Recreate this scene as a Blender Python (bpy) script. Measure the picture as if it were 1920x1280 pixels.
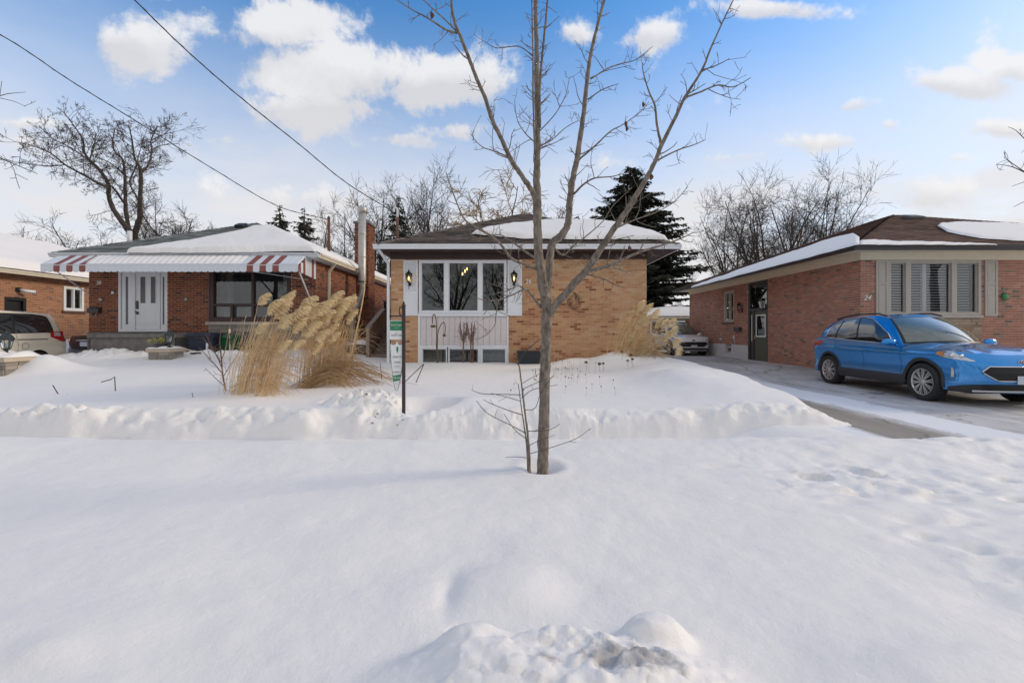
import bpy, bmesh, math, random
import numpy as np
from mathutils import Vector, Matrix
R = math.radians
for o in list(bpy.data.objects): bpy.data.objects.remove(o)
scene = bpy.context.scene
COL = scene.collection
# ------------------------------------------------------------------ camera
F, CX, HY, CZ = 853.0, 960.0, 620.0, 1.6        # focal length in photo pixels, centre column, horizon row, eye height
cam = bpy.data.objects.new('camera', bpy.data.cameras.new('camera')); COL.objects.link(cam)
cam.location = (0, 0, CZ); cam.rotation_euler = (R(90), 0, 0)
cam.data.sensor_width = 36; cam.data.lens = 36*F/1920
cam.data.shift_y = -20/1920; cam.data.clip_start = .05; cam.data.clip_end = 3000
scene.camera = cam
# ------------------------------------------------------------------ sky, sun, exposure
SUN_AZ, SUN_EL = 78.0, 24.0                     # azimuth clockwise from +Y
w = bpy.data.worlds.new('World'); scene.world = w; w.use_nodes = True
nt = w.node_tree; nt.nodes.clear()
def nd(tree, t, **kw):
    n = tree.nodes.new(t)
    for k, v in kw.items():
        if k.startswith('i_'):
            key = k[2:]; n.inputs[int(key) if key.isdigit() else key.replace('_', ' ')].default_value = v
        else: setattr(n, k, v)
    return n
def sky_world():
    L = nt.links.new
    def math_(op, a, b=None, c=None, clamp=False):
        n = nd(nt, 'ShaderNodeMath', operation=op, use_clamp=clamp)
        for i, v in enumerate((a, b, c)):
            if v is None: continue
            if isinstance(v, (int, float)): n.inputs[i].default_value = v
            else: L(v, n.inputs[i])
        return n.outputs[0]
    out = nd(nt, 'ShaderNodeOutputWorld'); bg = nd(nt, 'ShaderNodeBackground', i_Strength=.15)
    sky = nd(nt, 'ShaderNodeTexSky', sky_type='NISHITA', sun_disc=False)
    sky.sun_elevation = R(SUN_EL); sky.sun_rotation = R(SUN_AZ); sky.altitude = 100
    sky.air_density = 1.0; sky.dust_density = .6; sky.ozone_density = 2.0
    hs = nd(nt, 'ShaderNodeHueSaturation', i_Saturation=SKY_SAT, i_Value=SKY_VAL); L(sky.outputs[0], hs.inputs['Color'])
    tc = nd(nt, 'ShaderNodeTexCoord'); sp = nd(nt, 'ShaderNodeSeparateXYZ'); L(tc.outputs['Generated'], sp.inputs[0])
    x, y, z = sp.outputs
    zc = math_('MAXIMUM', z, 0.0); dn = math_('ADD', zc, .16)
    px, py = math_('DIVIDE', x, dn), math_('DIVIDE', y, dn)
    cv = nd(nt, 'ShaderNodeCombineXYZ'); L(px, cv.inputs[0]); L(py, cv.inputs[1])
    n1 = nd(nt, 'ShaderNodeTexNoise', i_Scale=1.5, i_Detail=9, i_Roughness=.58, i_Distortion=.25); L(cv.outputs[0], n1.inputs['Vector'])
    # fine billow in angular space so that cloud edges stay crisp at every height
    n2 = nd(nt, 'ShaderNodeTexNoise', i_Scale=9, i_Detail=12, i_Roughness=.66, i_Distortion=.2); L(tc.outputs['Generated'], n2.inputs['Vector'])
    ay = math_('MAXIMUM', y, .05)
    u, v = math_('DIVIDE', x, ay), math_('DIVIDE', z, ay)
    nw = nd(nt, 'ShaderNodeTexNoise', i_Scale=4.5, i_Detail=5, i_Roughness=.6); L(tc.outputs['Generated'], nw.inputs['Vector'])
    nsp = nd(nt, 'ShaderNodeSeparateColor'); L(nw.outputs['Color'], nsp.inputs[0])
    u = math_('ADD', u, math_('MULTIPLY', math_('SUBTRACT', nsp.outputs[0], .5), .16)); v = math_('ADD', v, math_('MULTIPLY', math_('SUBTRACT', nsp.outputs[1], .5), .09))
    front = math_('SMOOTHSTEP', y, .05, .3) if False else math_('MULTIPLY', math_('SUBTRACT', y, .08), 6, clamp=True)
    tot = None; shade = None
    for (bx, by, ba, bb, k) in CLOUDS:
        u0, v0, a, b = (bx-CX)/F, (HY-by)/F, ba/F, bb/F
        du = math_('MULTIPLY', math_('SUBTRACT', u, u0), 1/a); dv = math_('MULTIPLY', math_('SUBTRACT', v, v0), 1/b)
        r2 = math_('ADD', math_('MULTIPLY', du, du), math_('MULTIPLY', dv, dv))
        g = math_('MULTIPLY', math_('POWER', 2.718, math_('MULTIPLY', r2, -1.0)), k)
        s = math_('MULTIPLY', g, dv)
        tot = g if tot is None else math_('MAXIMUM', tot, g)
        shade = s if shade is None else math_('ADD', shade, s)
    tot = math_('MULTIPLY', tot, front)
    # loose cloud field, thickened outside the view to whiten light; placed clouds in front
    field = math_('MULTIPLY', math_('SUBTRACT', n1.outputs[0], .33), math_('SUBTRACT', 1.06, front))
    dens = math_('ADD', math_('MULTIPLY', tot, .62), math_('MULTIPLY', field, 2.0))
    dens = math_('ADD', dens, math_('MULTIPLY', math_('SUBTRACT', n2.outputs[0], .5), 1.9))
    m = nd(nt, 'ShaderNodeMapRange', interpolation_type='SMOOTHSTEP'); L(dens, m.inputs[0])
    m.inputs[1].default_value = .24; m.inputs[2].default_value = .60
    deck = math_('MULTIPLY', math_('MULTIPLY', math_('MULTIPLY', math_('SUBTRACT', n1.outputs[0], .26), 5, clamp=True), math_('SUBTRACT', 1.0, front)), .86)   # unseen cloud deck overhead and behind, added to whiten and raise ambient light
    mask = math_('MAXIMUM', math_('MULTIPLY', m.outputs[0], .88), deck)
    # pale bank of haze and thin cloud along the horizon
    hz = nd(nt, 'ShaderNodeMapRange', interpolation_type='SMOOTHSTEP'); L(z, hz.inputs[0])
    hz.inputs[1].default_value = .62; hz.inputs[2].default_value = .14; hz.inputs[3].default_value = 0; hz.inputs[4].default_value = .97
    hn = math_('ADD', hz.outputs[0], math_('MULTIPLY', math_('MULTIPLY', math_('SUBTRACT', n1.outputs[0], .5), 1.0), hz.outputs[0]), clamp=True)
    hm = nd(nt, 'ShaderNodeMix', data_type='RGBA'); L(hn, hm.inputs[0]); L(hs.outputs[0], hm.inputs[6]); hm.inputs[7].default_value = HAZE_COL
    # cloud colour: white tops, grey-blue undersides
    sv = nd(nt, 'ShaderNodeMapRange'); L(math_('ADD', shade, math_('MULTIPLY', math_('SUBTRACT', n2.outputs[0], .5), 1.6)), sv.inputs[0])
    sv.inputs[1].default_value = -.30; sv.inputs[2].default_value = .34
    cc = nd(nt, 'ShaderNodeMix', data_type='RGBA'); L(sv.outputs[0], cc.inputs[0])
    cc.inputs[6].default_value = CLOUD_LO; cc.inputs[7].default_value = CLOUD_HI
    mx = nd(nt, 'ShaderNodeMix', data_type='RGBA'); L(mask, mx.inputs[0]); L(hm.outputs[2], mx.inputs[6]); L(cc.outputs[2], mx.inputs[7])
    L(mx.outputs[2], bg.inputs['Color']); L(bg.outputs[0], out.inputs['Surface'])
SKY_SAT, SKY_VAL = 1.34, .92
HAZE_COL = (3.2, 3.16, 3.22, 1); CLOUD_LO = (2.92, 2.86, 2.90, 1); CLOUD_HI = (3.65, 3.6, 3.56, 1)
# clouds as (column, row, half width, half height, weight) of the direction in which they stand
CLOUDS = [(245, 95, 120, 55, 1.15), (200, 75, 60, 40, .8), (540, 45, 170, 50, 1.15), (440, 70, 80, 40, .9), (640, 130, 230, 65, 1.25), (820, 150, 140, 65, 1.2),
          (560, 205, 200, 45, 1.2), (740, 265, 90, 22, .8), (120, 12, 70, 22, .8), (250, 0, 110, 14, .8), (60, 228, 90, 16, .8), (390, 260, 60, 26, .7), (860, 245, 120, 22, .7),
          (1225, 58, 62, 34, 1.15), (1070, 68, 50, 34, 1.05), (1450, 15, 130, 24, 1.1), (1790, 155, 110, 34, 1.15), (1890, 120, 60, 30, 1.1), (1600, 198, 66, 22, .9),
          (1665, 236, 36, 20, .9), (1540, 268, 130, 22, .85), (1870, 240, 90, 26, .95), (1380, 290, 90, 18, .7), (1790, 300, 40, 14, .7), (1750, 365, 150, 45, .9),
          (600, 360, 220, 40, .8), (1200, 300, 90, 26, .6), (60, 262, 100, 14, .7)]
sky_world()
sun = bpy.data.objects.new('sun', bpy.data.lights.new('sun', 'SUN')); COL.objects.link(sun)
sun.data.energy = 1.05; sun.data.angle = R(12); sun.data.color = (1.0, .82, .60)
sd = Vector((math.sin(R(SUN_AZ))*math.cos(R(SUN_EL)), math.cos(R(SUN_AZ))*math.cos(R(SUN_EL)), math.sin(R(SUN_EL))))
sun.rotation_euler = sd.to_track_quat('Z', 'Y').to_euler(); sun.location = sd*50
vs = scene.view_settings
scene.display_settings.display_device = 'sRGB'
vs.view_transform = 'Standard'; vs.look = 'None'; vs.gamma = 1; vs.use_curve_mapping = False; vs.exposure = 0.76
scene.cycles.use_denoising = True
scene.cycles.max_bounces = 8; scene.cycles.transparent_max_bounces = 12
scene.cycles.sample_clamp_indirect = 6
rng = random.Random(7); nr = np.random.RandomState(7)
# ------------------------------------------------------------------ helpers
def P(px, py, d): return Vector(((px-CX)/F*d, d, CZ+(HY-py)/F*d))
def hit(px, py, p0, n):
    r = Vector(((px-CX)/F, 1, (HY-py)/F)); o = Vector((0, 0, CZ)); p0 = Vector(p0); n = Vector(n)
    return o + r*((p0-o).dot(n)/r.dot(n))
ORG = {}
def setp(o, label=None, cat=None, group=None, kind=None):
    for k, v in (('label', label), ('category', cat), ('group', group), ('kind', kind)):
        if v: o[k] = v
    return o
def thing(name, label, cat, loc=(0, 0, 0), group=None):
    o = bpy.data.objects.new(name, None); COL.objects.link(o); o.location = loc; o.empty_display_size = .2
    ORG[o.name] = Vector(loc); return setp(o, label, cat, group)
class MB:
    """collects vertices and faces (with a material slot and one random value per face), builds ONE mesh"""
    def __init__(s): s.v = []; s.f = []; s.m = []; s.a = []; s.n = 0; s.sm = []
    def add(s, V, Fs, mi=0, a=0.0, smooth=False):
        V = np.asarray(V, float).reshape(-1, 3); k = s.n; s.v.append(V); s.n += len(V)
        for f in Fs: s.f.append(tuple(i+k for i in f))
        c = len(Fs); s.m += [mi]*c; s.sm += [smooth]*c
        s.a += list(a) if hasattr(a, '__len__') else [a]*c
        return s
    def box(s, x0, x1, y0, y1, z0, z1, mi=0, a=0.0):
        return s.add([(x0,y0,z0),(x1,y0,z0),(x1,y1,z0),(x0,y1,z0),(x0,y0,z1),(x1,y0,z1),(x1,y1,z1),(x0,y1,z1)],
              [(0,3,2,1),(4,5,6,7),(0,1,5,4),(1,2,6,5),(2,3,7,6),(3,0,4,7)], mi, a)
    def obox(s, c, ax, ay, az, mi=0, a=0.0):      # box from centre and three half-axis vectors
        c = Vector(c); V = [c+ax*i+ay*j+az*k for k in (-1, 1) for (i, j) in ((-1,-1),(1,-1),(1,1),(-1,1))]
        return s.add(V, [(0,3,2,1),(4,5,6,7),(0,1,5,4),(1,2,6,5),(2,3,7,6),(3,0,4,7)], mi, a)
    def bar(s, p, q, wd, th, mi=0, up=(0, 0, 1), a=0.0):
        p, q = Vector(p), Vector(q); d = (q-p); u = Vector(up); sd_ = d.cross(u)
        if sd_.length < 1e-6: sd_ = d.cross(Vector((1, 0, 0)))
        sd_.normalize(); t = sd_.cross(d).normalized()
        return s.obox((p+q)/2, d/2, sd_*wd/2, t*th/2, mi, a)
    def tube(s, pts, rad, sides=6, mi=0, cap=True, a=0.0, smooth=True):
        p = np.asarray([tuple(q) for q in pts], float); n = len(p)
        r = np.asarray(rad, float) if hasattr(rad, '__len__') else np.full(n, float(rad))
        t = np.empty_like(p); t[1:-1] = p[2:]-p[:-2]; t[0] = p[1]-p[0]; t[-1] = p[-1]-p[-2]
        t /= np.linalg.norm(t, axis=1)[:, None]+1e-12
        ref = np.array([0, 0, 1.]) if abs(t[:, 2]).mean() < .8 else np.array([1., .3, 0])
        u = np.cross(t, ref); u /= np.linalg.norm(u, axis=1)[:, None]+1e-12; v = np.cross(t, u)
        an = np.arange(sides)*2*math.pi/sides
        V = p[:, None, :]+r[:, None, None]*(np.cos(an)[None, :, None]*u[:, None, :]+np.sin(an)[None, :, None]*v[:, None, :])
        Fs = [(i*sides+j, i*sides+(j+1) % sides, (i+1)*sides+(j+1) % sides, (i+1)*sides+j) for i in range(n-1) for j in range(sides)]
        if cap: Fs += [tuple(range(sides))[::-1], tuple((n-1)*sides+j for j in range(sides))]
        return s.add(V.reshape(-1, 3), Fs, mi, a, smooth)
    def grid(s, G, mi=0, a=0.0, smooth=True, flip=False, wrap=False):   # G: rows x cols x 3
        G = np.asarray(G, float); n, m = G.shape[:2]
        cols = m if wrap else m-1
        Fs = [((i*m+j), (i*m+(j+1) % m), ((i+1)*m+(j+1) % m), ((i+1)*m+j)) for i in range(n-1) for j in range(cols)]
        if flip: Fs = [f[::-1] for f in Fs]
        return s.add(G.reshape(-1, 3), Fs, mi, a, smooth)
    def lathe(s, c, prof, axis='z', seg=24, mi=0, smooth=True):          # prof: (radius, height) pairs
        c = np.array(c, float); an = np.arange(seg)*2*math.pi/seg; G = []
        for r, h in prof:
            q = np.zeros((seg, 3)); ca, sa = r*np.cos(an), r*np.sin(an)
            if axis == 'z': q[:, 0], q[:, 1], q[:, 2] = ca, sa, h
            elif axis == 'y': q[:, 0], q[:, 2], q[:, 1] = ca, sa, h
            else: q[:, 1], q[:, 2], q[:, 0] = ca, sa, h
            G.append(q+c)
        return s.grid(np.array(G), mi, 0.0, smooth, wrap=True)
    def mesh(s, name, mats):
        me = bpy.data.meshes.new(name)
        V = np.concatenate(s.v) if s.v else np.zeros((0, 3))
        me.vertices.add(len(V)); me.vertices.foreach_set('co', V.ravel())
        tot = np.array([len(f) for f in s.f], dtype=np.int32); flat = np.fromiter((i for f in s.f for i in f), dtype=np.int32)
        me.loops.add(len(flat)); me.loops.foreach_set('vertex_index', flat)
        me.polygons.add(len(tot)); st = np.zeros(len(tot), dtype=np.int32); st[1:] = np.cumsum(tot)[:-1]
        me.polygons.foreach_set('loop_start', st); me.polygons.foreach_set('loop_total', tot)
        me.polygons.foreach_set('material_index', np.array(s.m, dtype=np.int32))
        me.polygons.foreach_set('use_smooth', np.array(s.sm, dtype=bool))
        at = me.attributes.new('rnd', 'FLOAT', 'FACE'); at.data.foreach_set('value', np.array(s.a, dtype=np.float32))
        for m in (mats if isinstance(mats, (list, tuple)) else [mats]): me.materials.append(m)
        me.update(calc_edges=True); me.validate(); return me
    def build(s, name, mats, parent=None, label=None, cat=None, group=None, kind=None, bevel=0, loc=None, normals=False):
        me = s.mesh(name, mats)
        if parent is not None: org = ORG[parent.name]
        else: org = Vector(loc) if loc is not None else Vector((0, 0, 0))
        if org.length > 0: me.transform(Matrix.Translation(-org))
        if normals:
            b = bmesh.new(); b.from_mesh(me); bmesh.ops.recalc_face_normals(b, faces=b.faces); b.to_mesh(me); b.free()
        o = bpy.data.objects.new(name, me); COL.objects.link(o)
        if parent is not None: o.parent = parent
        elif loc is not None: o.location = loc
        ORG[o.name] = org
        if bevel:
            bm_ = o.modifiers.new('bevel', 'BEVEL'); bm_.width = bevel; bm_.segments = 2; bm_.limit_method = 'ANGLE'
        return setp(o, label, cat, group, kind)
def crom(pts, n=5):       # Catmull-Rom through rows of any width
    p = np.asarray(pts, float); out = []
    q = np.vstack([2*p[0]-p[1], p, 2*p[-1]-p[-2]])
    for i in range(1, len(q)-2):
        for t in np.linspace(0, 1, n, endpoint=False):
            a, b, c, d = q[i-1], q[i], q[i+1], q[i+2]
            out.append(.5*((2*b)+(c-a)*t+(2*a-5*b+4*c-d)*t*t+(3*b-a-3*c+d)*t**3))
    out.append(p[-1]); return np.array(out)
def copy_tree(o, parent=None):
    c = o.copy(); COL.objects.link(c); c.parent = parent
    for ch in list(o.children): copy_tree(ch, c)
    return c
def text_mb(body, size, p, u=(1, 0, 0), n=(0, -1, 0), depth=.004, mb=None, mi=0, shear=0.0, sx=1.0):
    """lettering as real geometry, centred on p, reading along u, facing n"""
    cu = bpy.data.curves.new('txt', 'FONT'); cu.body = body; cu.size = size; cu.extrude = depth/2; cu.align_x = 'CENTER'; cu.align_y = 'CENTER'; cu.shear = shear
    cu.resolution_u = 3
    t = bpy.data.objects.new('txt', cu); COL.objects.link(t)
    dg = bpy.context.evaluated_depsgraph_get(); me = bpy.data.meshes.new_from_object(t.evaluated_get(dg))
    u, n, p = Vector(u), Vector(n), Vector(p); up = n.cross(u)
    V = [tuple(p+u*(v.co.x*sx)+up*v.co.y+n*v.co.z) for v in me.vertices]; Fs = [tuple(q.vertices) for q in me.polygons]
    bpy.data.objects.remove(t); bpy.data.curves.remove(cu); bpy.data.meshes.remove(me)
    mb = mb or MB(); mb.add(V, Fs, mi); return mb
# vectorised value noise
NT_ = np.random.RandomState(11).rand(512, 512)
def vnoise(x, y, seed=0):
    x = np.asarray(x, float); y = np.asarray(y, float); xi = np.floor(x).astype(np.int64); yi = np.floor(y).astype(np.int64)
    fx, fy = x-xi, y-yi; fx = fx*fx*fx*(fx*(fx*6-15)+10); fy = fy*fy*fy*(fy*(fy*6-15)+10)
    xi = xi+seed*37; yi = yi+seed*91
    def h(a, b): return NT_[a & 511, b & 511]
    return (h(xi, yi)*(1-fx)+h(xi+1, yi)*fx)*(1-fy)+(h(xi, yi+1)*(1-fx)+h(xi+1, yi+1)*fx)*fy
def fbm(x, y, oct=4, seed=0):
    t = 0; a = .5; s = 0
    for k in range(oct): t = t+a*vnoise(x*2**k+k*17.3, y*2**k-k*9.1, seed+k); s += a; a *= .5
    return t/s-.5
def facets(x, y, s, seed, tilt=.8):
    """broken crust: every cell of a jittered grid is a flat piece with its own height and tilt"""
    X, Y = np.asarray(x, float)*s, np.asarray(y, float)*s; xi, yi = np.floor(X).astype(np.int64), np.floor(Y).astype(np.int64)
    best = np.full(X.shape, 1e9); out = np.zeros(X.shape)
    for i in (-1, 0, 1):
        for j in (-1, 0, 1):
            a, b_ = xi+i+seed*13, yi+j+seed*29; R1, R2, R3, R4, R5 = (NT_[(a*k+7*k) & 511, (b_*k+3*k) & 511] for k in (1, 3, 5, 7, 9))
            cx, cy = xi+i+R1, yi+j+R2; d = (X-cx)**2+(Y-cy)**2; v = R3+tilt*((R4-.5)*(X-cx)+(R5-.5)*(Y-cy)); m = d < best
            best = np.where(m, d, best); out = np.where(m, v, out)
    return out
def sst(a, b, x): t = np.clip((np.asarray(x, float)-a)/(b-a), 0, 1); return t*t*(3-2*t)
# ------------------------------------------------------------------ materials
MATS = {}
def mat(name, col, rough=.6, metal=0.0, var=.12, scale=6.0, bump=0.0, bscale=60.0, coat=0.0, spec=.5, detail=5, stretch=None, col2=None, v2=.5, emit=None):
    """principled with noise colour variation and fine relief"""
    m = bpy.data.materials.new(name); m.use_nodes = True; t = m.node_tree; L = t.links.new; b = t.nodes['Principled BSDF']
    b.inputs['Roughness'].default_value = rough; b.inputs['Metallic'].default_value = metal; b.inputs['Specular IOR Level'].default_value = spec
    if coat: b.inputs['Coat Weight'].default_value = coat; b.inputs['Coat Roughness'].default_value = .04
    tc = nd(t, 'ShaderNodeTexCoord'); mp = nd(t, 'ShaderNodeMapping'); L(tc.outputs['Object'], mp.inputs[0])
    if stretch: mp.inputs['Scale'].default_value = stretch
    nz = nd(t, 'ShaderNodeTexNoise', i_Scale=scale, i_Detail=detail, i_Roughness=.6); L(mp.outputs[0], nz.inputs['Vector'])
    mr = nd(t, 'ShaderNodeMapRange'); L(nz.outputs[0], mr.inputs[0]); mr.inputs[1].default_value = .25; mr.inputs[2].default_value = .75
    mx = nd(t, 'ShaderNodeMix', data_type='RGBA'); L(mr.outputs[0], mx.inputs[0])
    c = Vector(col[:3]); lo = tuple(c*(1-var))+(1,); hi = tuple(c*(1+var))+(1,)
    if col2: lo = tuple(col)+(1,); hi = tuple(col2)+(1,)
    mx.inputs[6].default_value = lo; mx.inputs[7].default_value = hi; L(mx.outputs[2], b.inputs['Base Color'])
    if bump:
        n2 = nd(t, 'ShaderNodeTexNoise', i_Scale=bscale, i_Detail=4); L(mp.outputs[0], n2.inputs['Vector'])
        bp = nd(t, 'ShaderNodeBump', i_Strength=bump, i_Distance=.01); L(n2.outputs[0], bp.inputs['Height']); L(bp.outputs[0], b.inputs['Normal'])
    if emit: b.inputs['Emission Color'].default_value = tuple(emit[0])+(1,); b.inputs['Emission Strength'].default_value = emit[1]
    MATS[name] = m; return m
def mat_pieces(name, stops, rough=.85, bump=.4, bscale=90, stain=.18, sscale=1.2):
    """colour picked per piece from the face attribute 'rnd' through a ramp, plus grain and weather stains"""
    m = bpy.data.materials.new(name); m.use_nodes = True; t = m.node_tree; L = t.links.new; b = t.nodes['Principled BSDF']
    b.inputs['Roughness'].default_value = rough; b.inputs['Specular IOR Level'].default_value = .3
    at = nd(t, 'ShaderNodeAttribute', attribute_name='rnd'); rp = nd(t, 'ShaderNodeValToRGB'); L(at.outputs['Fac'], rp.inputs[0])
    e = rp.color_ramp.elements
    while len(e) < len(stops): e.new(.5)
    for i, (p, c) in enumerate(stops): e[i].position = p; e[i].color = tuple(c)+(1,)
    tc = nd(t, 'ShaderNodeNewGeometry')
    nz = nd(t, 'ShaderNodeTexNoise', i_Scale=30, i_Detail=6, i_Roughness=.7); L(tc.outputs['Position'], nz.inputs['Vector'])
    n3 = nd(t, 'ShaderNodeTexNoise', i_Scale=sscale, i_Detail=5); L(tc.outputs['Position'], n3.inputs['Vector'])
    a1 = nd(t, 'ShaderNodeMath', operation='MULTIPLY_ADD', i_1=.5, i_2=.75); L(nz.outputs[0], a1.inputs[0])
    a2 = nd(t, 'ShaderNodeMath', operation='MULTIPLY_ADD', i_1=stain*2, i_2=1-stain); L(n3.outputs[0], a2.inputs[0])
    a3 = nd(t, 'ShaderNodeMath', operation='MULTIPLY'); L(a1.outputs[0], a3.inputs[0]); L(a2.outputs[0], a3.inputs[1])
    mx = nd(t, 'ShaderNodeMix', data_type='RGBA', blend_type='MULTIPLY', i_0=1.0); L(rp.outputs[0], mx.inputs[6]); L(a3.outputs[0], mx.inputs[7])
    L(mx.outputs[2], b.inputs['Base Color'])
    n2 = nd(t, 'ShaderNodeTexNoise', i_Scale=bscale, i_Detail=4); L(tc.outputs['Position'], n2.inputs['Vector'])
    bp = nd(t, 'ShaderNodeBump', i_Strength=bump, i_Distance=.006); L(n2.outputs[0], bp.inputs['Height']); L(bp.outputs[0], b.inputs['Normal'])
    MATS[name] = m; return m
def mat_glass(name, tint=(.55, .6, .6), rough=.0, refl=1.0):
    """thin window pane: see-through, tinted, with real mirror reflection at grazing and normal angles"""
    m = bpy.data.materials.new(name); m.use_nodes = True; t = m.node_tree; t.nodes.clear(); L = t.links.new
    out = nd(t, 'ShaderNodeOutputMaterial'); tr = nd(t, 'ShaderNodeBsdfTransparent'); tr.inputs[0].default_value = tuple(tint)+(1,)
    gl = nd(t, 'ShaderNodeBsdfGlossy', i_Roughness=rough); gl.inputs[0].default_value = (.92, .95, .97, 1)
    fr = nd(t, 'ShaderNodeFresnel', i_IOR=1.55); k = nd(t, 'ShaderNodeMath', operation='MULTIPLY_ADD', i_1=1.6*refl, i_2=.03*refl, use_clamp=True); L(fr.outputs[0], k.inputs[0])
    tc = nd(t, 'ShaderNodeNewGeometry'); nz = nd(t, 'ShaderNodeTexNoise', i_Scale=1.3, i_Detail=1); L(tc.outputs['Position'], nz.inputs['Vector'])
    bp = nd(t, 'ShaderNodeBump', i_Strength=.06, i_Distance=.02); L(nz.outputs[0], bp.inputs['Height']); L(bp.outputs[0], gl.inputs['Normal'])
    mx = nd(t, 'ShaderNodeMixShader'); L(k.outputs[0], mx.inputs[0]); L(tr.outputs[0], mx.inputs[1]); L(gl.outputs[0], mx.inputs[2]); L(mx.outputs[0], out.inputs[0])
    MATS[name] = m; return m
def mat_snow(name, dirt=False, col=(.842, .817, .788)):
    m = bpy.data.materials.new(name); m.use_nodes = True; t = m.node_tree; L = t.links.new; b = t.nodes['Principled BSDF']
    b.inputs['Roughness'].default_value = .65; b.inputs['Specular IOR Level'].default_value = .25
    g = nd(t, 'ShaderNodeNewGeometry')
    nz = nd(t, 'ShaderNodeTexNoise', i_Scale=3.0, i_Detail=8, i_Roughness=.65); L(g.outputs['Position'], nz.inputs['Vector'])
    mx = nd(t, 'ShaderNodeMix', data_type='RGBA'); L(nz.outputs[0], mx.inputs[0])
    c = Vector(col); mx.inputs[6].default_value = tuple(c*.965)+(1,); mx.inputs[7].default_value = tuple(c*1.02)+(1,)
    last = mx.outputs[2]
    if dirt:
        at = nd(t, 'ShaderNodeAttribute', attribute_name='dirt')
        n4 = nd(t, 'ShaderNodeTexNoise', i_Scale=14, i_Detail=8, i_Roughness=.7, i_Distortion=.6); L(g.outputs['Position'], n4.inputs['Vector'])
        s = nd(t, 'ShaderNodeMath', operation='ADD'); L(at.outputs['Fac'], s.inputs[0]); L(n4.outputs[0], s.inputs[1])
        mr = nd(t, 'ShaderNodeMapRange', interpolation_type='SMOOTHSTEP'); L(s.outputs[0], mr.inputs[0]); mr.inputs[1].default_value = .98; mr.inputs[2].default_value = 1.3; mr.inputs[4].default_value = .85
        m2 = nd(t, 'ShaderNodeMix', data_type='RGBA'); L(mr.outputs[0], m2.inputs[0]); L(last, m2.inputs[6]); m2.inputs[7].default_value = (.36, .35, .34, 1); last = m2.outputs[2]
    L(last, b.inputs['Base Color'])
    n2 = nd(t, 'ShaderNodeTexNoise', i_Scale=9, i_Detail=12, i_Roughness=.70); L(g.outputs['Position'], n2.inputs['Vector'])
    bp = nd(t, 'ShaderNodeBump', i_Strength=.40, i_Distance=.03); L(n2.outputs[0], bp.inputs['Height']); L(bp.outputs[0], b.inputs['Normal'])
    MATS[name] = m; return m
SNOW = mat_snow('snow'); SNOWG = mat_snow('snow_ground', True)
WHITE = mat('white_paint', (.74, .76, .78), .45, var=.05, scale=3)
GREYWHITE = mat('grey_white_panel', (.66, .60, .59), .55, var=.06, scale=4)
DKBROWN = mat('dark_brown_paint', (.045, .022, .018), .5, var=.2)
TAUPE = mat('taupe_paint', (.46, .42, .37), .55, var=.06)
CREAM = mat('cream_paint', (.74, .67, .52), .5, var=.05)
CHAR = mat('charcoal_metal', (.045, .04, .042), .4, var=.15)
BLACK = mat('black_metal', (.012, .012, .014), .42, var=.2)
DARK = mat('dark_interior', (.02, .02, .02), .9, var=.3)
CONC = mat('weathered_concrete', (.17, .155, .145), .9, var=.35, scale=5, bump=.4, bscale=40)
CONCW = mat('white_foundation', (.62, .62, .61), .85, var=.08, bump=.3)
MORT_TAN = mat('tan_mortar', (.58, .42, .28), .95, var=.12, bump=.4)
MORT_GREY = mat('grey_mortar', (.44, .31, .24), .95, var=.12, bump=.4)
MORT_PALE = mat('pale_mortar', (.55, .44, .38), .95, var=.12, bump=.4)
ALU = mat('aluminium', (.62, .64, .66), .35, 0.0, var=.06)
STEEL = mat('galvanised_steel', (.44, .42, .39), .5, .6, var=.2, scale=10)
WOOD = mat('grey_weathered_wood', (.26, .205, .17), .9, var=.3, scale=3, stretch=(12, 12, 1), bump=.5, bscale=20)
GLASSC = mat_glass('clear_window_glass', (.88, .9, .9)); GLASS = mat_glass('window_glass'); GLASSD = mat_glass('dark_window_glass', (.28, .30, .31))
FROST = mat('pebbled_glass', (.13, .135, .135), .25, var=.5, scale=70, bump=.8, bscale=90)
BRICK26 = mat_pieces('tan_brick', [(0, (.24, .08, .038)), (.2, (.33, .13, .062)), (.34, (.44, .215, .105)), (.55, (.50, .275, .14)), (.85, (.54, .335, .185)), (1, (.59, .41, .26))], stain=.14)
BRICK28 = mat_pieces('red_brown_brick', [(0, (.04, .022, .018)), (.1, (.12, .036, .018)), (.45, (.18, .054, .024)), (.8, (.22, .07, .03)), (1, (.26, .095, .045))])
BRICK24 = mat_pieces('rose_brick', [(0, (.15, .11, .088)), (.14, (.30, .195, .145)), (.3, (.36, .165, .11)), (.7, (.41, .19, .125)), (1, (.47, .245, .17))])
BRICK30 = mat_pieces('orange_brick', [(0, (.12, .075, .05)), (.12, (.27, .115, .052)), (.5, (.34, .145, .062)), (1, (.39, .19, .09))])
SH26 = mat_pieces('brown_shingle', [(0, (.035, .027, .022)), (.5, (.10, .076, .06)), (1, (.19, .15, .125))], .95, .6, 140)
SH28 = mat_pieces('grey_green_shingle', [(0, (.065, .075, .07)), (.5, (.16, .172, .158)), (1, (.30, .31, .29))], .95, .6, 140)
SH24 = mat_pieces('chestnut_shingle', [(0, (.05, .028, .02)), (.5, (.12, .068, .05)), (1, (.20, .12, .09))], .95, .6, 140)
STONEP = mat_pieces('ledge_stone', [(0, (.22, .20, .18)), (.5, (.30, .27, .23)), (1, (.40, .36, .30))], .9, .6, 60)
STONEO = mat_pieces('warm_ledge_stone', [(0, (.30, .20, .13)), (.5, (.38, .29, .21)), (1, (.46, .37, .28))], .9, .6, 60)
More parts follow.
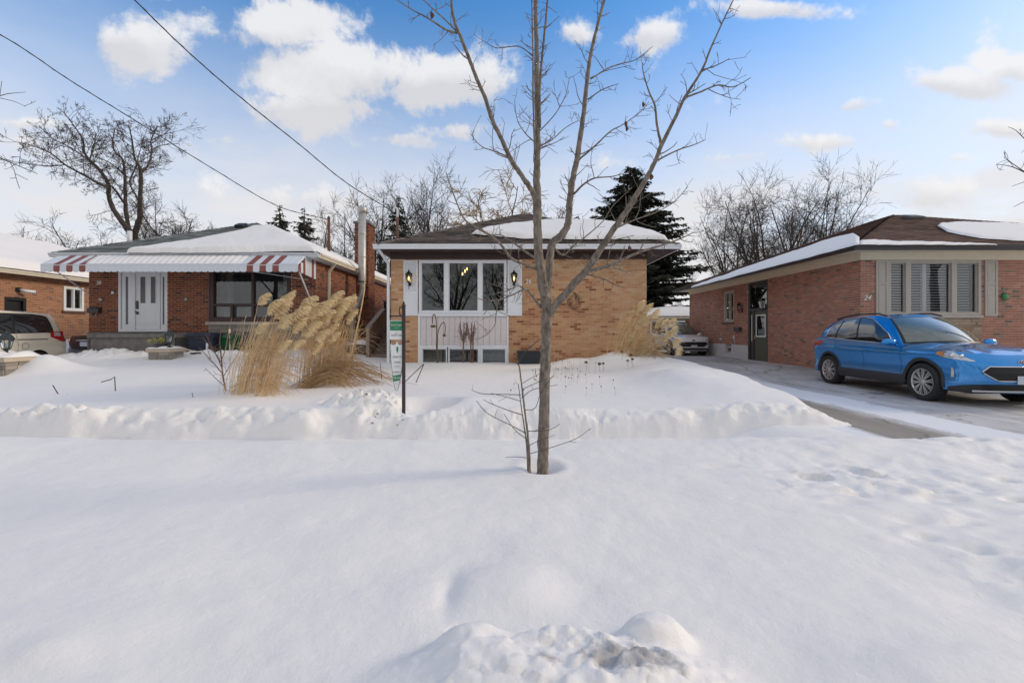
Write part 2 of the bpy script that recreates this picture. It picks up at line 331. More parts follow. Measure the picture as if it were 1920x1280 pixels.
BARK = mat('maple_bark', (.05, .038, .03), .95, scale=34, stretch=(1, 1, .4), bump=1.0, bscale=60, detail=9, col2=(.31, .26, .21))
BARKD = mat('dark_bark', (.06, .047, .038), .95, var=.35, scale=3)
TWIG = mat('grey_brown_twigs', (.07, .055, .047), .95, var=.3, scale=1.5)
WILLOW = mat('straw_yellow_twigs', (.30, .19, .065), .9, var=.25, scale=1)
# ------------------------------------------------------------------ the setting: ground, snow, sidewalk, driveways
DRIVE_X0, DRIVE_X1 = 4.35, 9.44
def drive_z(y): return .30+.14*sst(10.5, 15, y)
def bl(x, y, cx, cy, rx, ry, p=1.0): return np.exp(-(((x-cx)/rx)**2+((y-cy)/ry)**2)**p)
foot = []
fr = random.Random(5)
for k in range(22):
    t = fr.random(); foot.append((2.3+2.4*t+fr.uniform(-.5, .6), 4.45-1.9*fr.random(), fr.uniform(.05, .16), fr.uniform(.03, .07), fr.uniform(.008, .024)))
for (px, py, dd) in ((1770, 915, .035), (1795, 930, .03), (1715, 970, .025), (1730, 998, .035), (1820, 1020, .03), (1840, 1028, .03), (1885, 895, .05), (1905, 930, .05), (1832, 843, .03)):
    q = hit(px, py, (0, 0, .38), (0, 0, 1)); foot.append((q.x, q.y, .09, .045, dd))
def lumps(x, y, s, seed):
    wx_ = fbm(x*s*.45, y*s*.45, 2, seed+200); wy_ = fbm(x*s*.45+7, y*s*.45+3, 2, seed+201)
    return np.clip(.5+1.6*fbm(x*s+2.2*wx_, y*s+2.2*wy_, 4, seed), 0, 1)
def snow_h(x, y):
    """height of the snow surface; also returns how dirty it is"""
    n1 = fbm(x*.55, y*.8, 3, 1); n2 = fbm(x*1.7+y*.6, y*1.9, 3, 5); n3 = fbm(x*6, y*6, 3, 9)
    dirt = np.zeros_like(x)
    # boulevard between the street and the sidewalk
    b = .365+.055*n1+.03*n2+.004*n3
    crest_y = 4.78+.10*np.sin(x*.9)+.16*fbm(x*.8, x*0, 2, 21)+.03*np.clip(x-2, 0, 9)
    b = b+.095*sst(4.0, 4.7, y)-.02*np.sin(x*1.1)*sst(4, 4.7, y)
    # wind ripples running to the lower left
    b = b+.018*np.sin((y*1.0+x*.45)*5.5+2.5*fbm(x*.5, y*.5, 2, 31))*sst(3.4, 2.2, y)*(.4+fbm(x*.4, y*.4, 2, 33)+.3)
    # plough chunks beside the street
    wv = .10*fbm(x*3, y*3, 3, 141); fc = facets(x+wv, y+wv*.7, 7.5, 143, 1.3); fc2 = facets(x-wv, y+wv, 19, 145, 1.2)
    rm = bl(x, y, .14, 1.58, .60, .21, 2.6); ridge = rm*(.085+.03*fbm(x*2, y*2, 2, 148)+.014*fc+.004*fc2+.04*n2+.045*fbm(x*3.5, y*4, 3, 149))+.055*bl(x, y, -.17, 1.75, .13, .07, 1.5)+.03*bl(x, y, .16, 1.75, .22, .05)
    ridge = ridge+.016*(fc2-.4)*bl(x, y, .38, 1.58, .32, .2)+.012*lumps(x, y, 26, 147)*rm
    b = b+ridge+.055*bl(x, y, -.03, 2.20, .26, .20, 1.6)+.022*bl(x, y, -.45, 2.15, .16, .26)-.025*bl(x, y, -.30, 2.16, .05, .14)
    ck = bl(x, y, .56, 1.80, .14, .085, 2.2); b = b+ck*(.09+.015*fc)+.06*bl(x, y, 1.60, 1.62, .40, .13)*(1+.4*n2)+.03*bl(x, y, 2.1, 1.5, .5, .1)+.03*bl(x, y, -1.8, 1.75, .14, .09)
    b = b-.05*bl(x, y, -.19, 1.90, .055, .022)                                   # cleft behind the big chunk
    b = b+(.010*fbm(x*3.2, y*4.2, 4, 151)+.004*fbm(x*11, y*13, 3, 153))
    b = b+.03*bl(x, y, -1.9, 1.9, .6, .2)+.03*n2*sst(2.2, 1.4, y)
    dirt = np.maximum(dirt, .80*bl(x, y, .42, 1.58, .26, .12, 1.5)); dirt = np.maximum(dirt, .62*bl(x, y, .12, 1.56, .14, .10))
    for (fx, fy, ra, rb, dp) in foot: b = b-dp*bl(x, y, fx, fy, ra, rb, 1.6)+dp*.3*bl(x, y, fx+.03, fy+.10, ra*1.2, rb*.8)
    b = b+(.05*fbm(x*2.2, y*2.6, 4, 51)+.022*fbm(x*7, y*8, 3, 52))*sst(1.5, 2.8, x)
    cr_ = sst(1.6, 3.0, x)*np.clip(fbm(x*1.1, y*1.3, 2, 171)*4, 0, 1); b = b+cr_*(.035*(facets(x+.1*n2, y, 4.5, 173, 1.2)-.5)+.016*(facets(x, y+.1*n2, 11, 175, 1.2)-.5))
    tr = np.sqrt((x-.27)**2+(y-4.1)**2); b = b-.07*np.exp(-(tr/.13)**2)+.015*np.exp(-((tr-.22)/.07)**2)
    # sidewalk trench
    walk = .125+.012*n3+.01*n2; walk = walk+.195*sst(2.6, 3.75, x)
    g1 = sst(0, 1, (y-crest_y)/.22)
    h = b*(1-g1)+walk*g1
    # yard behind the trench
    face0 = 6.20+.16*fbm(x*1.1, x*0+3, 4, 61)+.07*fbm(x*3.2+1.5*fbm(x*2, y*3, 2, 64), y*4, 3, 62)
    slope = .043+.034*sst(-3.5, -6.5, x)
    yard = .485+slope*(y-6.8)+.05*fbm(x*.5, y*.5, 3, 71)+.022*fbm(x*1.5, y*1.5, 3, 73)+.003*n3
    yard = yard-.10*sst(-11, -12.5, x)*sst(8.5, 10.5, y)
    yard = yard+.20*bl(x, y, 3.75, 9.6, 1.1, 3.2, 1.5)*(1+.6*fbm(x*1.2, y*1.2, 3, 75))+.10*bl(x, y, 3.2, 8.6, .8, .7)
    yard = yard+.34*bl(x, y, 2.75, 11.7, .75, .5)+.14*bl(x, y, 1.6, 12.0, .5, .35)+.10*bl(x, y, 3.9, 11.3, .6, .5)
    yard = yard+.05*bl(x, y, -1.2, 11.9, 1.4, .4)+.09*bl(x, y, -4.1, 11.2, .7, .5)
    # shovelled heaps before the left neighbour's porch and around its cars
    yard = yard+(.03+.14*lumps(x, y, 4.5, 81)+.14*facets(x, y, 4.2, 169, 1.3))*bl(x, y, -11.0, 12.2, 1.5, .5, 1.4)+.16*lumps(x, y, 6, 83)*bl(x, y, -8.2, 12.6, 1.6, .3)
    yard = yard+.36*bl(x, y, -10.3, 9.9, .75, .4)*(1+.4*n2)
    # clods thrown up around the sign post, and the hole that was dug
    rub = bl(x, y, -2.25, 7.0, .62, .42, 1.6); yard = yard+rub*(-.06+.10*lumps(x, y, 6.0, 87)+.17*facets(x+.08*n2, y, 6.5, 165, 1.5)+.08*facets(x, y+.05*n2, 14, 167, 1.4))
    hole = bl(x, y, -1.35, 6.98, .48, .42, 2.5); yard = yard-hole*(.22+.05*n2)
    yard = yard+.09*bl(x, y, -.55, 7.0, .5, .35)
    g2 = (y-face0)
    facen = .15*(lumps(x, y*1.5, 2.3, 91)-.35)+.07*(lumps(x, y, 7, 93)-.3)+.025*lumps(x*1.0, y*1.0, 17, 95)+.05*(facets(x+.1*n2, y*1.4, 3.2, 161, 1.2)-.45)+.02*(facets(x, y+.06*n2, 9, 163, 1.2)-.45)
    facen = facen*(.6+1.4*np.clip(.5+fbm(x*.55, x*0+5, 2, 177)*1.5, 0, 1))
    t = np.clip(g2/(.44+.2*fbm(x*1.1, x*0, 2, 97)), 0, 1); prof = 1-(1-t)**1.9
    prof = prof*(1-.0*t)
    h2 = walk*(1-prof)+yard*prof+facen*np.sin(math.pi*np.clip(t, 0, 1)**.75)*.8-.045*np.exp(-((t-.55)/.12)**2)*(fbm(x*.9, x*0+9, 2, 99)+.35)
    h = np.where(g2 > 0, h2, h)
    dirt = np.maximum(dirt, np.where(g2 > -.05, .33*np.exp(-((t-.05)/.10)**2)*(g2 < .5)+.16*np.exp(-((t-.62)/.10)**2)*(g2 < .7), 0))
    dirt = np.maximum(dirt, .34*bl(x, y, -1.75, 6.8, .35, .25)+.25*rub*lumps(x, y, 9, 101))
    dirt = np.maximum(dirt, .45*np.exp(-((y-(crest_y+1.28))/.10)**2)*sst(0, -2, x))
    # edge along the cleared driveway
    edge = 4.45+.16*fbm(y*.9, y*0, 3, 111)+.05*fbm(y*4, y*0, 2, 113)-1.1*sst(12.1, 12.9, y)+.0*sst(7.3, 6.2, y)
    g3 = sst(0, 1, (x-edge+.45*sst(7.4, 6.3, y))/(.34+.75*sst(7.4, 6.3, y)))*sst(5.15, 5.6, y)
    h = h*(1-g3)+(.2)*g3
    # right of the driveway: bank before the right-hand house
    far = sst(0, 1, (x-10.75-.2*fbm(y*.8, y*0, 2, 115))/.5)*sst(5.0, 5.6, y)
    h = h*(1-far)+far*(.62+.42*bl(x, y, 12.6, 10.8, 1.6, 1.2)+.08*n1)
    # ploughed car lane between the two left houses
    lane = sst(-13.2, -13.8, x)*sst(-18.6, -18.0, x)*sst(10.5, 12.5, y); h = h*(1-lane)+lane*(.38+.03*n2)
    return h, dirt
SNOWGRID = []
def ground_sheet():
    ys = np.concatenate([np.arange(.55, 1.3, .03), np.arange(1.3, 2.3, .011), np.arange(2.3, 5.2, .022), np.arange(5.2, 7.6, .026), np.arange(7.6, 13.2, .05), np.arange(13.2, 20, .25), np.arange(20, 46, 1.0)])
    xs = np.concatenate([np.arange(-34, -14, .25), np.arange(-14, -2.3, .045), np.arange(-2.3, -1.0, .024), np.arange(-1.0, 1.3, .0115), np.arange(1.3, 2.4, .024), np.arange(2.4, 7.5, .04), np.arange(7.5, 22, .25)])
    X, Y = np.meshgrid(xs, ys); H, D = snow_h(X, Y); SNOWGRID.extend((xs, ys, H))
    n, m = X.shape
    me = bpy.data.meshes.new('ground'); V = np.stack([X, Y, H], -1).reshape(-1, 3)
    idx = np.arange(n*m).reshape(n, m); q = np.stack([idx[:-1, :-1], idx[:-1, 1:], idx[1:, 1:], idx[1:, :-1]], -1).reshape(-1, 4)
    me.vertices.add(len(V)); me.vertices.foreach_set('co', V.ravel())
    me.loops.add(q.size); me.loops.foreach_set('vertex_index', q.ravel().astype(np.int32))
    me.polygons.add(len(q)); me.polygons.foreach_set('loop_start', np.arange(0, q.size, 4, dtype=np.int32)); me.polygons.foreach_set('loop_total', np.full(len(q), 4, dtype=np.int32))
    me.polygons.foreach_set('use_smooth', np.ones(len(q), dtype=bool))
    at = me.attributes.new('dirt', 'FLOAT', 'POINT'); at.data.foreach_set('value', D.ravel().astype(np.float32))
    me.materials.append(SNOWG); me.update(calc_edges=True); me.validate()
    o = bpy.data.objects.new('ground', me); COL.objects.link(o); setp(o, 'deep white snow over the yards and the boulevard', kind='structure')
ground_sheet()
def snow_z(x, y):
    xs, ys, H = SNOWGRID; i = min(len(xs)-2, max(0, int(np.searchsorted(xs, x))-1)); j = min(len(ys)-2, max(0, int(np.searchsorted(ys, y))-1))
    a, b_ = (x-xs[i])/(xs[i+1]-xs[i]), (y-ys[j])/(ys[j+1]-ys[j])
    return float((H[j, i]*(1-a)+H[j, i+1]*a)*(1-b_)+(H[j+1, i]*(1-a)+H[j+1, i+1]*a)*b_)
b = MB(); 
for (x0, x1, y0, y1) in ((-900, -34, -900, 1200), (22, 900, -900, 1200), (-34, 22, 45, 1200), (-34, 22, -900, .5)):
    b.add([(x0, y0, .05), (x1, y0, .05), (x1, y1, .05), (x0, y1, .05)], [(0, 1, 2, 3)])
b.build('snow_field', SNOW, label='flat snow-covered land running out behind the houses', kind='structure')
# street behind the viewer (seen only in window reflections)
b = MB(); b.box(-80, 80, -8.5, .45, -.3, .09); b.build('road', mat('salted_road', (.42, .42, .43), .8, var=.4, scale=.8), kind='structure', label='grey winter street running along the boulevard')
# asphalt driveway with worn tracks and a strip of packed snow
def asphalt():
    m = bpy.data.materials.new('salted_asphalt'); m.use_nodes = True; t = m.node_tree; L = t.links.new; bs = t.nodes['Principled BSDF']
    bs.inputs['Roughness'].default_value = .8; bs.inputs['Specular IOR Level'].default_value = .3
    g = nd(t, 'ShaderNodeNewGeometry'); sp = nd(t, 'ShaderNodeSeparateXYZ'); L(g.outputs['Position'], sp.inputs[0])
    mp = nd(t, 'ShaderNodeMapping'); mp.inputs['Scale'].default_value = (1.9, .7, 1); L(g.outputs['Position'], mp.inputs[0])
    n1 = nd(t, 'ShaderNodeTexNoise', i_Scale=2.4, i_Detail=11, i_Roughness=.74); L(mp.outputs[0], n1.inputs['Vector'])
    n2 = nd(t, 'ShaderNodeTexNoise', i_Scale=120, i_Detail=3, i_Roughness=.8); L(g.outputs['Position'], n2.inputs['Vector'])
    n3 = nd(t, 'ShaderNodeTexNoise', i_Scale=.5, i_Detail=6, i_Roughness=.6); L(g.outputs['Position'], n3.inputs['Vector'])
    def mth(op, a, b=None, c=None, clamp=False):
        n = nd(t, 'ShaderNodeMath', operation=op, use_clamp=clamp)
        for i, v in enumerate((a, b, c)):
            if v is None: continue
            if isinstance(v, (int, float)): n.inputs[i].default_value = v
            else: L(v, n.inputs[i])
        return n.outputs[0]
    base = nd(t, 'ShaderNodeMix', data_type='RGBA'); bf = mth('MULTIPLY_ADD', mth('SUBTRACT', mth('ADD', mth('MULTIPLY', n3.outputs[0], .5), mth('MULTIPLY', n1.outputs[0], .5)), .5), 3.4, .5, True); L(bf, base.inputs[0]); base.inputs[6].default_value = (.30, .292, .285, 1); base.inputs[7].default_value = (.70, .69, .69, 1)
    sp2 = nd(t, 'ShaderNodeMix', data_type='RGBA', blend_type='OVERLAY', i_0=.9); L(base.outputs[2], sp2.inputs[6]); L(n2.outputs[0], sp2.inputs[7])
    # brownish bare track nearest the yard
    tk = mth('MULTIPLY', mth('SUBTRACT', 1.0, mth('MULTIPLY', mth('ABSOLUTE', mth('SUBTRACT', sp.outputs[0], 5.0)), 2.0)), 3, clamp=True)
    br = nd(t, 'ShaderNodeMix', data_type='RGBA'); L(mth('MULTIPLY', tk, .8), br.inputs[0]); L(sp2.outputs[2], br.inputs[6]); br.inputs[7].default_value = (.26, .225, .185, 1)
    # packed snow strip between the wheel tracks
    wob = mth('MULTIPLY', mth('SUBTRACT', n1.outputs[0], .5), 1.1)
    xx = mth('ADD', mth('ABSOLUTE', mth('SUBTRACT', sp.outputs[0], 6.0)), wob)
    fade = mth('MULTIPLY', mth('SUBTRACT', 13.0, sp.outputs[1]), .5, clamp=True)
    sn = mth('MULTIPLY', mth('MULTIPLY', mth('SUBTRACT', .46, xx), 9, clamp=True), fade)
    wis = mth('MULTIPLY', mth('SUBTRACT', n1.outputs[0], .62), 6, clamp=True)          # thin blown wisps elsewhere
    edge = mth('MULTIPLY', mth('SUBTRACT', 4.62, mth('ADD', sp.outputs[0], mth('MULTIPLY', wob, .5))), 8, clamp=True)
    sn = mth('MAXIMUM', mth('MAXIMUM', sn, edge), mth('MULTIPLY', wis, .55))
    mpc = nd(t, 'ShaderNodeMapping'); mpc.inputs['Scale'].default_value = (.55, .28, 1); L(g.outputs['Position'], mpc.inputs[0])
    nwc = nd(t, 'ShaderNodeTexNoise', i_Scale=3, i_Detail=5); L(mpc.outputs[0], nwc.inputs['Vector']); vm = nd(t, 'ShaderNodeVectorMath', operation='MULTIPLY_ADD'); L(nwc.outputs['Color'], vm.inputs[0]); vm.inputs[1].default_value = (.5, .5, 0); L(mpc.outputs[0], vm.inputs[2])
    vo = nd(t, 'ShaderNodeTexVoronoi', feature='DISTANCE_TO_EDGE', i_Scale=1.0); L(vm.outputs[0], vo.inputs['Vector'])
    ck = mth('SUBTRACT', 1.0, mth('MULTIPLY', vo.outputs['Distance'], 90, clamp=True), clamp=True)        # frost cracks
    nst = nd(t, 'ShaderNodeMapping'); nst.inputs['Scale'].default_value = (4.5, .12, 1); L(g.outputs['Position'], nst.inputs[0]); ns = nd(t, 'ShaderNodeTexNoise', i_Scale=1.0, i_Detail=6, i_Roughness=.65); L(nst.outputs[0], ns.inputs['Vector'])
    tyre = mth('MULTIPLY', mth('SUBTRACT', ns.outputs[0], .52), 4, clamp=True)                        # darker tyre tracks along the drive
    dk = nd(t, 'ShaderNodeMix', data_type='RGBA'); L(mth('MAXIMUM', mth('MULTIPLY', ck, .7), mth('MULTIPLY', tyre, .4)), dk.inputs[0]); L(br.outputs[2], dk.inputs[6]); dk.inputs[7].default_value = (.10, .098, .095, 1)
    fin = nd(t, 'ShaderNodeMix', data_type='RGBA'); L(mth('MULTIPLY', sn, .95), fin.inputs[0]); L(dk.outputs[2], fin.inputs[6]); fin.inputs[7].default_value = (.80, .81, .84, 1)
    L(fin.outputs[2], bs.inputs['Base Color'])
    bp = nd(t, 'ShaderNodeBump', i_Strength=.35, i_Distance=.008); L(n2.outputs[0], bp.inputs['Height']); L(bp.outputs[0], bs.inputs['Normal'])
    return m
ASPH = asphalt()
ys = np.arange(4.9, 40.1, .5); xs = np.array([3.72, 4.2, 5, 6, 7, 8, 9, 10, 11.2])
G = np.array([[(x if (y > 12.6 or x > 3.8) else 3.9, y, drive_z(y)) for x in xs] for y in ys]); b = MB(); b.grid(G)
b.build('driveway', ASPH, label='salt-stained asphalt driveway with a strip of packed snow', kind='structure')
b = MB(); b.box(-34, 4.2, 5.0, 6.2, -.1, .115); b.build('sidewalk', mat('sidewalk_concrete', (.33, .32, .30), .9, var=.2, scale=3, bump=.3), label='concrete sidewalk cleared through the snow', kind='structure')
# ------------------------------------------------------------------ house building kit
COURSE, BL, JT = .068, .2, .010
def wall_quads(mb, O, u, n, u0, u1, z0, z1, holes, mi=0, reveal=.10):
    O, u, n = Vector(O), Vector(u), Vector(n); Z = Vector((0, 0, 1))
    us = sorted({u0, u1, *[max(u0, min(u1, h)) for q in holes for h in q[:2]]}); zs = sorted({z0, z1, *[max(z0, min(z1, h)) for q in holes for h in q[2:]]})
    pt = lambda a, c, d=0: tuple(O+u*a+Z*c-n*d)
    for a0, a1 in zip(us, us[1:]):
        for c0, c1 in zip(zs, zs[1:]):
            am, cm = (a0+a1)/2, (c0+c1)/2
            if any(h[0] < am < h[1] and h[2] < cm < h[3] for h in holes): continue
            mb.add([pt(a0, c0), pt(a1, c0), pt(a1, c1), pt(a0, c1)], [(0, 1, 2, 3)], mi)
    for h0, h1, g0, g1 in holes:
        for A, B in (((h0, g0), (h1, g0)), ((h1, g0), (h1, g1)), ((h1, g1), (h0, g1)), ((h0, g1), (h0, g0))):
            mb.add([pt(*A), pt(*B), pt(*B, reveal), pt(*A, reveal)], [(0, 1, 2, 3)], mi)
def lay_bricks(O, u, n, u0, u1, z0, z1, holes, seed, bias=None):
    """list of (ua, ub, za, zb, rnd) bricks in running bond, cut at the ends and round the openings"""
    r = random.Random(seed); out = []; k = 0; z = z0
    while z < z1-.01:
        za, zb = z+JT/2, min(z+COURSE-JT/2, z1)
        s = u0-(BL+JT)/2*(k % 2)
        while s < u1:
            iv = [(max(s+JT/2, u0), min(s+BL+JT/2, u1))]
            for h in holes:
                if h[2] < (za+zb)/2 < h[3]:
                    nv = []
                    for a, c in iv:
                        if c <= h[0] or a >= h[1]: nv.append((a, c))
                        else:
                            if a < h[0]: nv.append((a, h[0]))
                            if c > h[1]: nv.append((h[1], c))
                    iv = nv
            for a, c in iv:
                if c-a > .02: out.append((a, c, za, zb, bias((a+c)/2, (za+zb)/2, r) if bias else r.random()))
            s += BL+JT
        z += COURSE; k += 1
    return out
def brick_geo(mb, O, u, n, bricks, proud=.007, mi=0):
    O, u, n = Vector(O), Vector(u), Vector(n); V = []; Fs = []; A = []; ch = .004
    Z = Vector((0, 0, 1))
    for a, c, za, zb, rv in bricks:
        k = len(V)
        for (aa, cc, z0_, z1_, d) in ((a, c, za, zb, 0), (a+ch, c-ch, za+ch, zb-ch, proud)):
            for (s, zz) in ((aa, z0_), (cc, z0_), (cc, z1_), (aa, z1_)): V.append(tuple(O+u*s+Z*zz+n*d))
        Fs += [(k+4, k+5, k+6, k+7), (k, k+1, k+5, k+4), (k+1, k+2, k+6, k+5), (k+2, k+3, k+7, k+6), (k+3, k, k+4, k+7)]; A += [rv]*5
    mb.add(V, Fs, mi, A)
def single_bricks(parent, O, u, n, bricks, material, count, key):
    """the bricks that show largest become objects of their own (shared meshes), the rest is returned"""
    full = [q for q in bricks if abs(q[1]-q[0]-BL) < 1e-6 and q[3]-q[2] > COURSE-JT-1e-6]; full.sort(key=key); chosen = full[:count]
    ids = set(map(id, chosen)); rest = [q for q in bricks if id(q) not in ids]
    var = []
    for i in range(14):
        m = MB(); brick_geo(m, (0, 0, 0), u, n, [(-BL/2, BL/2, -(COURSE-JT)/2, (COURSE-JT)/2, (i+.5)/14)]); var.append(m.mesh('brick', material))
    O, u = Vector(O), Vector(u); org = ORG[parent.name]
    for q in chosen:
        o = bpy.data.objects.new('brick', var[min(13, int(q[4]*14))]); COL.objects.link(o); o.parent = parent
        o.location = O+u*((q[0]+q[1])/2)+Vector((0, 0, (q[2]+q[3])/2))-org
    return rest
def brick_wall(house, name, O, u, n, u0, u1, z0, z1, holes, mort, bmat, seed, singles=0, key=None, bias=None):
    m = MB(); wall_quads(m, O, u, n, u0, u1, z0, z1, holes); wl = m.build(name, mort, house)
    br = lay_bricks(O, u, n, u0, u1, z0, z1, holes, seed, bias)
    if singles: br = single_bricks(wl, O, u, n, br, bmat, singles, key or (lambda q: 0))
    m = MB(); brick_geo(m, O, u, n, br); o = m.build('brick_courses', bmat, wl); o['kind'] = 'stuff'
    return wl
def roof_slope(mb, a, b_, c, d, seed, ex=.145, tab=.30, th=.012):
    """courses of shingles on the plane with eave a-b and top edge d-c (d above a); each tab is a raised piece"""
    r = random.Random(seed); a, b_, c, d = map(Vector, (a, b_, c, d)); L = ((d-a).length+(c-b_).length)/2
    e = (b_-a).normalized(); mid = ((c+d)/2-(a+b_)/2); up = (mid-e*mid.dot(e)); H = up.length; up.normalize(); n = e.cross(up).normalized()
    if n.z < 0: n = -n
    rows = max(1, int(H/ex)); V = []; Fs = []; A = []
    for k in range(rows):
        t0, t1 = k/rows, (k+1.12)/rows
        l0, r0 = a.lerp(d, t0), b_.lerp(c, t0); l1, r1 = a.lerp(d, min(t1, 1)), b_.lerp(c, min(t1, 1)); W = (r0-l0).length
        rowv = r.random()
        if W < .03: continue
        nt_ = max(1, int(W/tab)); cuts = sorted([0]+[min(1, max(0, (i+(.5 if k % 2 else 0)+r.uniform(-.2, .2))/nt_)) for i in range(1, nt_)]+[1])
        for s0, s1 in zip(cuts, cuts[1:]):
            if s1-s0 < 1e-4: continue
            g = .003 if W > 1 else 0; lift = th+r.uniform(-.002, .004); q = len(V)
            p0, p1 = l0.lerp(r0, s0)+e*g/2, l0.lerp(r0, s1)-e*g/2; p2, p3 = l1.lerp(r1, s1), l1.lerp(r1, s0)
            V += [tuple(p0+n*lift), tuple(p1+n*lift), tuple(p2+n*.001), tuple(p3+n*.001), tuple(p0), tuple(p1)]
            Fs += [(q, q+1, q+2, q+3), (q+4, q+5, q+1, q)]; rv = .45*rowv+.55*r.random(); A += [rv, rv]
    mb.add(V, Fs, 0, A); return n
def hip_caps(mb, p, q, seed, wd=.16, ex=.15):
    r = random.Random(seed); p, q = Vector(p), Vector(q); d = q-p; L = d.length; d.normalize(); s = d.cross(Vector((0, 0, 1))).normalized(); up = s.cross(d)
    for k in range(int(L/ex)):
        c0, c1 = p+d*(k*ex), p+d*min(L, k*ex+ex*1.25); z = .03
        V = [c0+s*wd-up*.035, c0+up*z, c0-s*wd-up*.035, c1+s*wd-up*.045, c1+up*(z-.013), c1-s*wd-up*.045]
        mb.add([tuple(v) for v in V], [(0, 1, 4, 3), (1, 2, 5, 4)], 0, r.random())
def hip_roof(house, x0, x1, y0, y1, ze, apex0, apex1, mat_, seed, slopes='flrb'):
    A0, A1 = Vector(apex0), Vector(apex1); c = [Vector((x0, y0, ze)), Vector((x1, y0, ze)), Vector((x1, y1, ze)), Vector((x0, y1, ze))]
    m = MB()
    m.add([tuple(v-Vector((0, 0, .01))) for v in c+[A0, A1]], [(0, 1, 4), (1, 2, 5, 4), (2, 3, 5), (3, 0, 4, 5)])
    ns = {}
    if 'f' in slopes: ns['f'] = roof_slope(m, c[0], c[1], A0, A0, seed)
    if 'r' in slopes: ns['r'] = roof_slope(m, c[1], c[2], A1, A0, seed+1)
    if 'l' in slopes: ns['l'] = roof_slope(m, c[3], c[0], A0, A1, seed+2)
    ro = m.build('roof', mat_, house); ro['kind'] = 'stuff'
    h = MB()
    for p in ((c[0], A0), (c[1], A0)): hip_caps(h, p[0], p[1], seed+5)
    if (A1-A0).length > .3: hip_caps(h, A0, A1, seed+6)
    if 'r' in slopes: hip_caps(h, c[2], A1, seed+7)
    if 'l' in slopes: hip_caps(h, c[3], A1, seed+8)
    hc = h.build('hip_caps', mat_, house); hc['kind'] = 'stuff'
    return c, A0, A1
def gutter(house, name, p, q, out, material, hgt=.12, wd=.11):
    """K-style eaves trough along p-q, opening upwards, out = outward direction"""
    p, q, o = Vector(p), Vector(q), Vector(out); Z = Vector((0, 0, 1))
    prof = [(0, 0), (0, -hgt), (wd*.62, -hgt), (wd*.72, -hgt*.6), (wd, -hgt*.28), (wd, 0), (wd-.012, 0), (wd-.012, -hgt*.25), (.012, -hgt*.35), (.012, 0)]
    m = MB(); k = len(prof); V = [tuple(e+o*a+Z*c) for e in (p, q) for a, c in prof]
    m.add(V, [(i, (i+1) % k, k+(i+1) % k, k+i) for i in range(k)]+[tuple(range(k))[::-1], tuple(range(k, 2*k))])
    return m.build(name, material, house)
def snow_patch(name, label, p0, n, lower, upper, T=.13, mat_=None, nu=150, nv=18, seed=1, rough=.25, droop=0.0):
    """a slab of snow lying on the roof plane; its two rims are given as photo columns and rows"""
    n = Vector(n).normalized(); lo = np.array(lower, float); hi = np.array(upper, float)
    x0, x1 = max(lo[0, 0], hi[0, 0]), min(lo[-1, 0], hi[-1, 0]); G = []; B = []
    for i in range(nu+1):
        t = i/nu; px = x0+(x1-x0)*t; e = min(1, t*nu/3, (1-t)*nu/3)**.5
        w1 = 3.2*float(fbm(np.array([px*.05]), np.array([seed*3.1]), 5, seed)[0])
        ya, yb = np.interp(px, lo[:, 0], lo[:, 1])+w1*.6, np.interp(px, hi[:, 0], hi[:, 1])+w1
        a, c = hit(px, ya, p0, n), hit(px, yb, p0, n); row = []
        Lr = max((c-a).length, 1e-3)
        for j in range(nv+1):
            v = j/nv; p = a.lerp(c, v); s = v*Lr; h = T*e*min(1, (s/.10+.02))**.45*min(1, ((1-v)*Lr/.22+.0))**.6
            h *= 1+rough*float(fbm(np.array([p.x*1.6]), np.array([p.y*1.6]), 3, seed+2)[0])
            row.append(tuple(p+n*(h+.022)))
        G.append(row)
    m = MB(); m.grid(np.array(G), 0, 0, True)
    o = m.build(name, mat_ or SNOW, None, label, 'snow', None, 'stuff', normals=False)
    b_ = bmesh.new(); b_.from_mesh(o.data); bmesh.ops.recalc_face_normals(b_, faces=b_.faces)
    if sum(f.normal.z for f in b_.faces) < 0: bmesh.ops.reverse_faces(b_, faces=b_.faces)
    b_.to_mesh(o.data); b_.free(); return o
